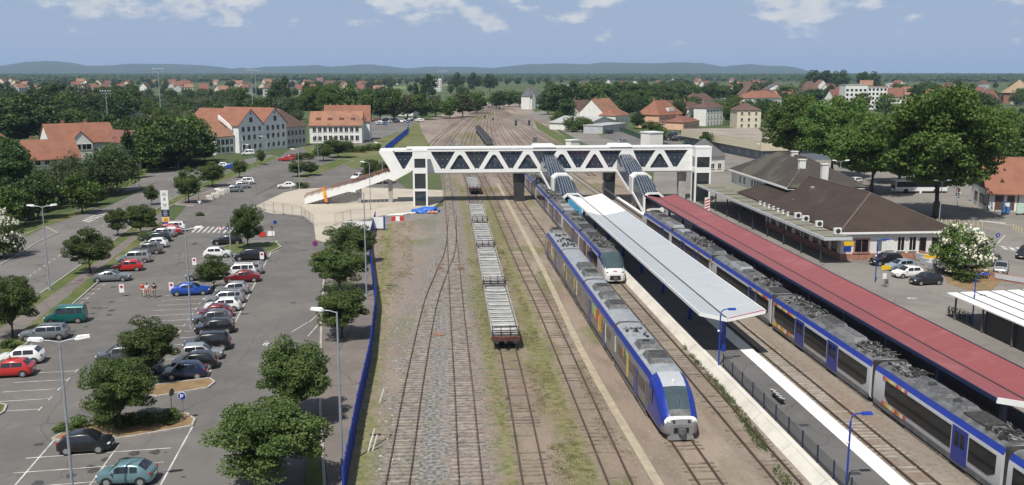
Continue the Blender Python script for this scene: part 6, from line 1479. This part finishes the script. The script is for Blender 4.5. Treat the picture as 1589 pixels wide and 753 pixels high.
sign(1371,446,412,'yellow square sign over a rack of panels on the forecourt',[('box',.1,-.25,1.1,.55,M_yel),('box',0,-1.3,.5,.7,M_frame),('box',.3,-2.0,.45,.6,M_gear)])
# tall tourist totem: white, navy and yellow blocks
x, y = P(258,349); h = TOP(258,349,296); tt = empty('sign_totem', 'tall sign column with white, navy and yellow panels by the car-park entrance', 'sign', (x,y,0), .05)
for nm, z0, z1, mt in (('white_panel',.45,1,M_wpaint),('navy_panel',.24,.449,M_navy),('yellow_panel',.085,.239,mat('pale_yellow_panel',(.72,.55,.28),.5)),('base',0,.084,M_tblue)):
    m = MB(); m.box(-.62,.62,-.16,.16,h*z0,h*z1); m.build(nm, mt, tt)
m = MB()
for k, (z, w_) in enumerate(((.92,.5),(.87,.8),(.78,.3),(.75,.34),(.72,.3),(.6,.7),(.55,.5))): m.box(-w_/2,w_/2,-.185,-.162,h*z,h*z+.09)
m.build('lettering', M_gear, tt)['kind'] = 'stuff'
m = MB()
for z, w_ in ((.40,.7),(.36,.5),(.32,.8),(.28,.6)): m.box(-w_/2,w_/2,-.185,-.162,h*z,h*z+.10)
m.build('lettering', M_lgrey, tt)['kind'] = 'stuff'
m = MB(); m.xz([(-.3,h*.11),(.3,h*.11),(.3,h*.2),(-.3,h*.2)], -.19, -.162); m.build('picture', M_orange, tt)
# blue palisade fence along the yard
def palisade(label, pts, hgt, mt, step=.13, post=2.5):
    q = [P(*p) for p in pts]; o = empty('palisade_fence', label, 'fence', (*q[0],0)); ox, oy = q[0]; b = MB(); acc = 0; pa = 0; n = 0
    for a, c in zip(q[:-1], q[1:]):
        l = math.hypot(c[0]-a[0], c[1]-a[1]); d = ((c[0]-a[0])/l,(c[1]-a[1])/l)
        for zz in (.3, hgt-.3): b.bar((a[0]-ox,a[1]-oy,zz),(c[0]-ox,c[1]-oy,zz),.05,.06)
        s = 0
        while s < l:
            x, y = a[0]+d[0]*s-ox, a[1]+d[1]*s-oy; b.bar((x,y,.06),(x,y,hgt),.065,.03,up=(d[0],d[1],0)); s += step
        s = 0
        while s < l and n < 95:
            x, y = a[0]+d[0]*s-ox, a[1]+d[1]*s-oy; MB().box(x-.06,x+.06,y-.06,y+.06,0,hgt+.08).build('post', mt, o); s += post; n += 1
    b.build('pales', mt, o); return o
palisade('bright blue palisade fence between the car park footpath and the rail yard', [(533,775),(540,737),(556,650),(575,562),(584,482),(577,425),(573,385),(583,345)], 2.0, M_blue)
palisade('far bright blue fence beyond the footbridge west end', [(598,237),(632,208),(634,200)], 2.2, M_blue, .3)
palisade('dark green fence along the service road right of the tracks', [(1075,246),(970,207),(900,185),(845,170)], 2.0, mat('dark_green_fence', (.02,.06,.035), .6), .4, 6)
# platform guard fence with mesh
gf = empty('mesh_fence', 'low dark mesh fence along the left edge of the island platform', 'fence', (25.1,44,PZ))
for k in range(14): MB().box(-.04,.04,k*2.55-.04,k*2.55+.04,0,1.25).build('post', M_navy, gf)
m = MB()
for k in range(15): m.bar((0,0,.1+k*.075),(0,33.2,.1+k*.075),.012)
for k in range(220): m.bar((0,k*.15,.1),(0,k*.15,1.15),.01)
m.build('mesh', M_dark, gf)
# site fence round the plaza
M_wire = mat('galvanised_wire', (.30,.30,.29), .5, metal=.4)
def site_fence(label, pts, hh=2.0):
    q = [P(*p) for p in pts]; o = empty('site_fence', label, 'fence', (*q[0],0)); ox, oy = q[0]
    for a, c in zip(q[:-1], q[1:]):
        n = max(1, round(math.hypot(c[0]-a[0], c[1]-a[1])/3.4))
        for k in range(n):
            p0 = along(a, c, k/n); p1 = along(a, c, (k+1)/n-.01); A = Vector((p0[0]-ox,p0[1]-oy,0)); B = Vector((p1[0]-ox,p1[1]-oy,0)); up = Vector((0,0,1)); m = MB()
            m.bar(A+up*.15, A+up*hh, .05); m.bar(B+up*.15, B+up*hh, .05); m.bar(A+up*hh, B+up*hh, .04); m.bar(A+up*.2, B+up*.2, .04)
            for t in range(1, 12): w_ = A.lerp(B, t/12); m.bar(w_+up*.2, w_+up*hh, .012)
            m.box(A.x-.3,A.x+.3,A.y-.12,A.y+.12,.03,.15); m.build('fence_panel', M_wire, o)
    return o
site_fence('grey mesh site fence along the near edge of the sandy plaza', [(396,324),(440,333),(468,338),(487,352)])
site_fence('grey mesh site fence between the sandy plaza and the blue fence', [(520,350),(545,343),(575,342)]); site_fence('grey mesh site fence across the upper stalls', [(268,312),(330,318),(392,320)]); site_fence('grey mesh site fence along the far edge of the sandy plaza', [(392,305),(418,292),(436,282)])
# building-site things
x, y = P(662,330); hp_ = empty('tarpaulin_heap', 'heap under a bright blue tarpaulin at the foot of the west lift tower', 'heap', (x,y,0)); bm_ = bmesh.new(); bmesh.ops.create_icosphere(bm_, subdivisions=4, radius=1)
for v in bm_.verts:
    n_ = mnoise.noise(v.co*1.8)*.35+mnoise.noise(v.co*5)*.12; v.co = v.co*(1+n_); v.co = Vector((v.co.x*2.6, v.co.y*1.4, max(-.02, v.co.z*1.0+.1)))
me = bpy.data.meshes.new('tarpaulin'); bm_.to_mesh(me); bm_.free(); me.materials.append(mat('blue_tarpaulin', (.02,.12,.48), .45, var=.2)); me.shade_smooth(); q = bpy.data.objects.new('tarpaulin', me); C.objects.link(q); q.parent = hp_
for k in range(3): m = MB(); m.disc((.4+k*.7,-1.7-.1*k,.3),(1,.2,0),.28,.5,12); m.build('pipe_coil', mat('orange_coil', (.55,.25,.10), .6), hp_)
x, y = P(617,343); rb = empty('water_barrier', 'red and white plastic barrier near the west lift tower', 'barrier', (x,y,0), .1)
for k in range(3): m = MB(); m.taper(-1.1+k*.75,-.37+k*.75,-.2,.2,0,.8,.03,.08); m.build('segment', M_wpaint if k == 1 else M_red, rb)
for k in range(6):
    x, y = P(612+k*6, 335-k*.6); m = MB(); m.tube([(-1.6,0,.1),(1.6,.3,.1)], .1, 8); o = m.build('pipe', M_frame); o.location = (x,y,.0+.06*(k%3)); o.rotation_euler = (0,0,.1*k); tag(o, 'white pipe lying among others near the blue tarpaulin', 'pipe', 'white pipes near the blue tarpaulin')
x, y = P(533,358); wb = empty('site_hoarding', 'white hoarding boards with a blue edge behind the crowded trees at the blue fence', 'hoarding', (x,y,0), .0)
m = MB(); m.box(0,4.8,-.05,.05,.1,1.5); m.build('board', M_wpaint, wb); m = MB(); m.box(4.9,6.6,-.05,.05,.3,2.2); m.build('board', M_wpaint, wb); m = MB(); m.box(6.61,6.9,-.06,.06,0,2.3); m.build('post', M_blue, wb)
x, y = P(507,315); bn = empty('plastic_banner', 'orange and yellow strip of plastic hanging on the side of the access stairway', 'banner', (x,YB-.12,0)); m = MB(); m.xz([(-.7,3.4),(-.2,3.5),(.1,2.4),(.45,.5),(-.05,.4),(-.4,1.9)], -.05, -.01); m.build('strip', M_orange, bn); m = MB(); m.xz([(-.55,2.6),(-.1,2.7),(.1,1.9),(-.35,1.8)], -.07, -.052); m.build('stripe', M_yel, bn)
for k in range(4):
    x, y = P(326+k*8, 310-k*3.6); m = MB(); m.taper(-.8,.8,-.6,.6,0,.9,.05); o = m.build('concrete_block', M_conc); o.location = (x,y,.02); o.rotation_euler = (0,0,.2*k); tag(o, 'pale concrete block in the short row at the near end of the upper stalls', 'block', 'concrete blocks by the upper stalls')
x, y = P(407,368); o = MB().taper(-.55,.55,-.18,.18,0,.7,.02,.06).build('plastic_barrier', M_red); o.location = (x,y,.12); tag(o, 'red plastic barrier by the round tree heading the middle car row', 'barrier')
x, y = P(421,367); o = MB().taper(-.55,.55,-.18,.18,0,.7,.02,.06).build('plastic_barrier', M_wpaint); o.location = (x,y,.12); tag(o, 'white plastic barrier right of the red one at the head of the middle row', 'barrier')
x, y = P(680,519.5); o = MB().disc((0,0,.05),(0,0,1),.62,.08,20).build('manhole_cover', mat('rusty_cover', (.22,.13,.09), .85, var=.25)); o.location = (x,y,0); tag(o, 'round rusty manhole cover on the grey gravel between the two western sidings', 'manhole cover')
for k, (px, py) in enumerate(((571,702),(578,700),(574,690),(589,625))):
    x, y = P(px, py); o = MB().bar((0,0,0),(.35,.2,1.1),.07).build('white_stake', M_frame); o.location = (x,y,0); tag(o, 'short white stake leaning beside the blue fence at the bottom', 'stake', 'white stakes by the blue fence')
r = random.Random(4)
for k in range(70):                                   # pale stones and scraps on the yard edge
    t = r.random(); x, y = P(592+r.uniform(-8,46)*(1-t*.4), 480+t*260); s = r.uniform(.025,.07); m = MB(); m.ball((0,0,s*.4),(s*r.uniform(.8,1.8),s,s*.6),6,4); o = m.build('stone', M_conc); o.location = (x,y,0); tag(o, 'pale stone lying on the gravel beside the blue fence', 'stone', 'pale stones by the blue fence')
# signal gantry beyond the bridge
x, y = P(826,221); h = TOP(826,221,184); sg = empty('signal_gantry', 'grey cantilever gantry with two hooded railway signals beyond the footbridge', 'signal gantry', (x,y,0)); m = MB(); m.bar((0,0,0),(0,0,h),.5); m.build('post', M_alu, sg)
m = MB(); ya = h-.6; L_ = 7.2
for zz in (ya, ya+1.1): m.bar((.3,0,zz),(-L_,0,zz),.2)
for k in range(6): m.bar((-k*1.2,0,ya),(-k*1.2-1.2,0,ya+1.1),.12)
m.build('arm', M_alu, sg)
for xx in (-1.2,-6.2): m = MB(); m.box(xx-.45,xx+.45,-.5,-.2,ya-2.0,ya-.1); s_ = m.build('signal', M_dark, sg); m = MB(); m.disc((xx,-.52,ya-.6),(0,1,0),.18,.06,10); m.disc((xx,-.52,ya-1.3),(0,1,0),.18,.06,10); m.build('lenses', M_tint, s_)
m = MB(); m.box(.3,1.7,-.5,.5,.05,1.9); m.build('cabinet', M_gear, sg)
for k, (px, py) in enumerate(((782,166),(757,166),(800,160),(787,157),(765,190),(752,186))):
    x, y = P(px, py); h = TOP(px, py, py-7); o = empty('track_signal', 'small distant railway signal post in the throat of the yard', 'signal', (x,y,0), 0, 'distant signals'); m = MB(); m.tube([(0,0,0),(0,0,h)], .12, 5); m.build('post', M_alu, o); m = MB(); m.box(-.5,.5,-.3,0,h-1.2,h); m.build('signal_head', M_wpaint if k < 3 else M_dark, o)
# bike shelter, bikes, skips, kiosks on the right
c0 = P(1469,456,2.7); sh = empty('bike_shelter', 'low bike shelter with white ribbed roof and dark walls at the right edge', 'shelter', (c0[0],c0[1],0), 0)
m = MB(); m.add([(0,0,2.7),(0,-34,2.7),(11,-34,2.95),(11,0,2.95),(0,0,2.82),(0,-34,2.82),(11,-34,3.07),(11,0,3.07)], [(0,3,2,1),(4,5,6,7),(0,1,5,4),(1,2,6,5),(2,3,7,6),(3,0,4,7)]); rf = m.build('roof', M_can2, sh)
for k in range(6): m = MB(); m.bar((1.2+k*1.75,0,2.86+.0227*(1.2+k*1.75)),(1.2+k*1.75,-34,2.86+.0227*(1.2+k*1.75)),.1,.06); m.build('roof_rib', M_gear, rf)
m = MB(); m.box(.8,.9,-34,-6,0,2.55); m.build('side_wall', mat('charcoal_panel', (.022,.022,.024), .5), sh); m = MB(); m.box(10.5,10.6,-34,0,0,2.8); m.build('back_wall', M_dark, sh)
for k in range(7): MB().box(.55,.7,-.9-k*5,-.75-k*5,0,2.75).build('post', M_gear, sh)
def bike(x, y, rz, label):
    o = empty('bicycle', label, 'bicycle', (x,y,0), rz, 'bicycles at the shelter')
    for xx in (-.52,.52):
        m = MB(); k = 18
        m.tube([(xx+.33*math.cos(6.2832*q/k),0,.34+.33*math.sin(6.2832*q/k)) for q in range(k+1)], .025, 5); m.build('wheel', M_rub, o)
    m = MB()
    for a, b in (((-.52,.34),(-.15,.75)),((-.15,.75),(-.05,.32)),((-.05,.32),(.35,.8)),((-.15,.75),(.35,.8)),((-.52,.34),(-.05,.32)),((.52,.34),(.33,.95))): m.tube([(a[0],0,a[1]),(b[0],0,b[1])], .022, 5)
    m.build('frame', M_navy, o); m = MB(); m.box(-.3,-.05,-.07,.07,.86,.93); m.build('saddle', M_rub, o); m = MB(); m.tube([(.33,-.28,1.0),(.33,.28,1.0)], .02, 5); m.build('handlebar', M_gear, o)
for k in range(7): x, y = P(1472+k*5.5, 489+k*1.9); bike(x, y, 1.2+.15*(k%3), 'black bicycle in the row parked under the end of the white shelter roof')
for k, (px, py, mt, lab) in enumerate(((1436,404,M_redst,'grey wire skip heaped with reddish scraps behind the parked cars of the station'),(1444,411,M_yel,'grey wire skip heaped with yellow scraps'),(1452,418,M_frame,'grey wire skip heaped with white scraps'))):
    x, y = P(px, py); o = empty('skip', lab, 'skip', (x,y,0), .2); m = MB(); m.taper(-1.1,1.1,-.7,.7,.1,1.0,-.1); m.build('body', M_lgrey, o)
    m = MB(); [m.box(a_,a_+.3,b_,b_+.3,.9,r.uniform(1.1,1.5)) for a_ in (-.9,-.4,.1,.6) for b_ in (-.5,0)]; m.build('scraps', mt, o)['kind'] = 'stuff'
x, y = P(1560,333); o = empty('advertising_column', 'blue and white advertising board in front of the timbered house', 'sign', (x,y,0)); m = MB(); m.box(-.7,.7,-.2,.2,.3,2.3); m.build('board', mat('poster_blue', (.06,.16,.36), .4, var=.3, scale=2), o); m = MB(); m.box(-.5,.5,-.23,-.202,1.5,2.2); m.build('poster', M_wpaint, o); m = MB(); m.box(-.6,.6,-.15,.15,0,.3); m.build('base', M_dark, o)
x, y = P(1583,334); o = empty('advertising_board', 'pale green and white board right of the blue advertising board', 'sign', (x,y,0)); m = MB(); m.box(-.8,.8,-.12,.12,.4,2.2); m.build('board', mat('poster_green', (.45,.58,.48), .5), o); m = MB(); m.box(-.7,-.55,-.1,.1,0,.4); m.box(.55,.7,-.1,.1,0,.4); m.build('legs', M_dark, o)
for k in range(13):
    px, py = along((1440,346),(1524,352),k/12); x, y = P(px, py); m = MB(); m.tube([(0,0,0),(0,0,.85)], .08, 8, .07); o = m.build('bollard', mat('cream_bollard', (.60,.50,.25), .6)); o.location = (x,y,0); tag(o, 'short cream coloured bollard in the line across the square', 'bollard', 'bollards on the square')
for k in range(5):
    px, py = along((1572,356),(1589,364),k/4); x, y = P(px, py); m = MB(); m.tube([(0,0,0),(0,0,.9)], .08, 8, .07); o = m.build('bollard', mat('cream_bollard', (.60,.50,.25), .6)); o.location = (x,y,0); tag(o, 'short yellow bollard near the right edge of the square', 'bollard', 'bollards at the right edge')
x, y = P(1567,375); sign(1547,376,362,'round blue road sign on the square at the right',[('disc',0,-.3,.34,0,M_tblue),('mark',0,-.3,.1,.3,M_wpaint)])
rw = empty('low_wall', 'low pinkish wall with white boards beside the flower bed', 'wall', (*P(1532,432),0), -1.0); m = MB(); m.box(0,9,-.15,.15,0,.9); m.build('wall', M_redst, rw); m = MB(); m.box(1,5,-.2,-.16,.25,.85); m.build('board', M_lgrey, rw)
# bench on the platform
x, y = P(1207,622,PZ); be = empty('bench', 'grey metal bench on the open part of the island platform', 'bench', (x,y,PZ), 1.57); m = MB(); m.box(-1.1,1.1,-.22,.22,.42,.47); m.build('seat', M_dark, be)
for k in range(4): m = MB(); m.bar((-.95+k*.63,-.2,.47),(-.95+k*.63,.28,.66),.06); m.build('armrest', M_wpaint, be)
for sx in (-.8,.8): MB().box(sx-.05,sx+.05,-.15,.15,0,.42).build('leg', M_dark, be)
for px, py in ((1131,556),(1248,660),(1327,735)): 
    x, y = P(px, py, PZ); o = MB().box(-.35,.35,-.2,.2,0,.012).build('drain_cover', M_dark); o.location = (x,y,PZ); tag(o, 'small dark drain cover in the platform asphalt', 'drain cover', 'drain covers on the island platform')
# people crossing the car park
def person(px, py, label, heading, top_m, leg_m, hair_m, bag=False, short=False):
    x, y = P(px, py); o = empty('person', label, 'person', (x,y,.012), heading)
    def skin(nm, pts, edges, rad, mt, root=0):
        me = bpy.data.meshes.new(nm); me.from_pydata(pts, edges, []); me.materials.append(mt); b = bpy.data.objects.new(nm, me); C.objects.link(b); b.parent = o
        md = b.modifiers.new('Skin', 'SKIN'); md.use_smooth_shade = True; sd = b.modifiers.new('Sub', 'SUBSURF'); sd.levels = 1; sd.render_levels = 2
        for i, r_ in enumerate(rad): me.skin_vertices[0].data[i].radius = (r_, r_*(.8 if nm != 'body' or i else .8)); me.skin_vertices[0].data[i].use_root = (i == root)
        return b
    J = [(0,0,.95),(0,0,1.18),(0,0,1.40),(0,0,1.50),(0,-.01,1.60),(0,-.01,1.73),(.19,0,1.40),(.25,.05,1.14),(.24,-.10,.90),(-.19,0,1.40),(-.25,-.05,1.14),(-.24,-.22,.96),(.10,0,.90),(.11,-.16,.50),(.11,-.10,.08),(.11,-.26,.04),(-.10,0,.90),(-.11,.10,.48),(-.11,.34,.12),(-.11,.22,.04)]
    E_ = [(0,1),(1,2),(2,3),(3,4),(4,5),(2,6),(6,7),(7,8),(2,9),(9,10),(10,11),(0,12),(12,13),(13,14),(14,15),(0,16),(16,17),(17,18),(18,19)]
    Rd = [.14,.13,.14,.055,.10,.075,.065,.045,.035,.065,.045,.035,.09,.06,.045,.035,.09,.06,.045,.035]
    skin('body', J, E_, Rd, M_skin)
    hr = MB(); hr.ball((0,.015,1.70),(.105,.12,.11),10,6); hr.build('hair', hair_m, o, smooth=True)
    fc = MB(); fc.ball((0,-.115,1.63),(.015,.03,.025),5,4); fc.build('nose', M_skin, o)
    skin('shirt', [(0,0,.97),(0,0,1.2),(0,0,1.42),(.20,0,1.41),(.25,.04,1.2),(-.20,0,1.41),(-.25,-.04,1.2)], [(0,1),(1,2),(2,3),(3,4),(2,5),(5,6)], [.165,.155,.16,.09,.07,.09,.07], top_m)
    if short: skin('shorts', [(0,0,.97),(.11,-.03,.86),(.115,-.12,.6),(-.11,.02,.86),(-.115,.07,.6)], [(0,1),(1,2),(0,3),(3,4)], [.16,.115,.095,.115,.095], leg_m)
    else: skin('trousers', [(0,0,.97),(.11,0,.88),(.115,-.16,.50),(.115,-.11,.12),(-.11,0,.88),(-.115,.10,.48),(-.115,.33,.15)], [(0,1),(1,2),(2,3),(0,4),(4,5),(5,6)], [.16,.115,.085,.065,.115,.085,.065], leg_m)
    for s, (yy, zz) in ((.11,(-.18,.04)),(-.11,(.28,.06))): m = MB(); m.ball((s,yy,zz),(.055,.13,.05),8,5); m.build('shoe', M_dark, o)
    if bag: m = MB(); m.taper(-.2,.2,.16,.32,1.0,1.45,.04,.03); b = m.build('backpack', M_dark, o, bevel=.03)
    return o
M_hair = mat('dark_hair', (.03,.02,.015), .7); M_hair2 = mat('fair_hair', (.30,.22,.12), .7)
person(222,461,'walker in a red top and pale trousers, left of three crossing the car park',.3,M_red,mat('pale_cloth',(.55,.5,.45),.9),M_hair2)
person(229,462,'walker in white top and red shorts, middle of three crossing the car park',.2,mat('white_cloth',(.7,.68,.66),.9),mat('coral_cloth',(.55,.13,.10),.9),M_hair,short=True)
person(240,462,'walker in dark jacket with a backpack, right of three crossing the car park',-.2,mat('dark_cloth',(.03,.03,.035),.9),mat('grey_cloth',(.22,.21,.20),.9),M_hair,bag=True)
# ------------------------------------------------------------------ far forest, hills and the air between
g = np.random.default_rng(12)
m = MB(); n = 13000; vs = []; fs = []
u = g.random(n); d = 2350*(8200/2350)**(u**.8); a = R(4.9)+np.radians(g.uniform(-33, 33, n))
for k in range(n):
    x, y = d[k]*math.sin(a[k]), d[k]*math.cos(a[k])
    if mnoise.noise((x*.0011, y*.0011, 3.)) < -.42 and d[k] < 4200: continue
    s = g.uniform(5,11)*(1+d[k]/7000); h = g.uniform(11,17.5)+1.5*mnoise.noise((x*.002,y*.002,9.)); o = len(vs)
    for lv, (f, z) in enumerate(((1.0,.25),(.92,.6),(.55,.9))):
        for q in range(6):
            t = 1.047*q+lv*.5; rr = s*f*g.uniform(.75,1.2); vs.append((x+rr*math.cos(t), y+rr*math.sin(t), h*z*g.uniform(.92,1.08)))
    vs.append((x, y, h))
    for lv in range(2):
        for q in range(6): fs.append((o+lv*6+q, o+lv*6+(q+1)%6, o+lv*6+6+(q+1)%6, o+lv*6+6+q))
    for q in range(6): fs.append((o+12+q, o+12+(q+1)%6, o+18))
m.add(vs, fs); fo = m.build('forest', mat('forest_leaves', (.020,.042,.020), .9, col2=(.045,.075,.030), scale=.02)); tag(fo, 'dark forest stretching along the whole horizon', 'forest', kind='stuff')
RID = [(-60,104),(0,104.7),(40,99.7),(75,98.2),(110,99.7),(136,104),(176,103),(201,101),(272,101),(322,103),(362,107),(375,105.7),(388,107),(413,104),(433,104),(458,103),(493,101.7),(514,104),(554,101),(579,100.7),(604,103),(629,106.7),(670,103.7),(730,104),(765,105.7),(789,103.2),(819,100),(870,99),(910,100),(935,97.5),(970,98),(1016,99),(1061,97.5),(1091,99),(1121,104),(1141,102),(1167,100.5),(1192,103),(1217,103),(1237,106),(1250,109.5),(1275,111.5)]
M_hill = mat('hill_woods', (.020,.040,.020), .95, col2=(.035,.06,.028), scale=.002)
vs = []; fs = []; rows_ = 9; cols = 0
for i in range(len(RID)-1):
    for s in range(6):
        t = s/6; px = RID[i][0]+(RID[i+1][0]-RID[i][0])*t; py = RID[i][1]+(RID[i+1][1]-RID[i][1])*t
        az = YAW+math.atan((px-CX)*math.cos(TH)/F); D = 12000.; top = max(4, H+(YH-py)/F*math.cos(TH)*D/math.cos(az-YAW)+mnoise.noise((px*.06,0,1.))*5)
        for r_ in range(rows_):
            f = r_/(rows_-1); dd = 9300+f*5200; k = math.sin(math.pi*min(1,f/.52)/2) if f <= .52 else math.cos(math.pi*(f-.52)/.96)
            vs.append((dd*math.sin(az), dd*math.cos(az), -.5+(top+.5)*max(0,k)*(1 if abs(f-.5) < .01 else 1-.12*abs(mnoise.noise((px*.02,f*6,5.))))))
        cols += 1
for c in range(cols-1):
    for r_ in range(rows_-1): fs.append((c*rows_+r_, c*rows_+rows_+r_, c*rows_+rows_+r_+1, c*rows_+r_+1))
m = MB(); m.add(vs, fs); ho = m.build('hills', M_hill, smooth=80); ho['kind'] = 'structure'
hz = MB(); hz.box(-16400,16400,-2300,16400,-1.05,190); ho = hz.build('haze', bpy.data.materials.new('haze_air')); ho['kind'] = 'stuff'; ho['label'] = 'thin pale blue summer haze over the whole plain'; ho['category'] = 'haze'
hm = ho.data.materials[0]; hm.use_nodes = True; n_ = hm.node_tree.nodes; n_.clear(); out = n_.new('ShaderNodeOutputMaterial'); pv = n_.new('ShaderNodeVolumePrincipled')
pv.inputs['Color'].default_value = (.50,.70,1.0,1); pv.inputs['Density'].default_value = 6.5e-5; pv.inputs['Anisotropy'].default_value = 0; hm.node_tree.links.new(pv.outputs[0], out.inputs['Volume'])
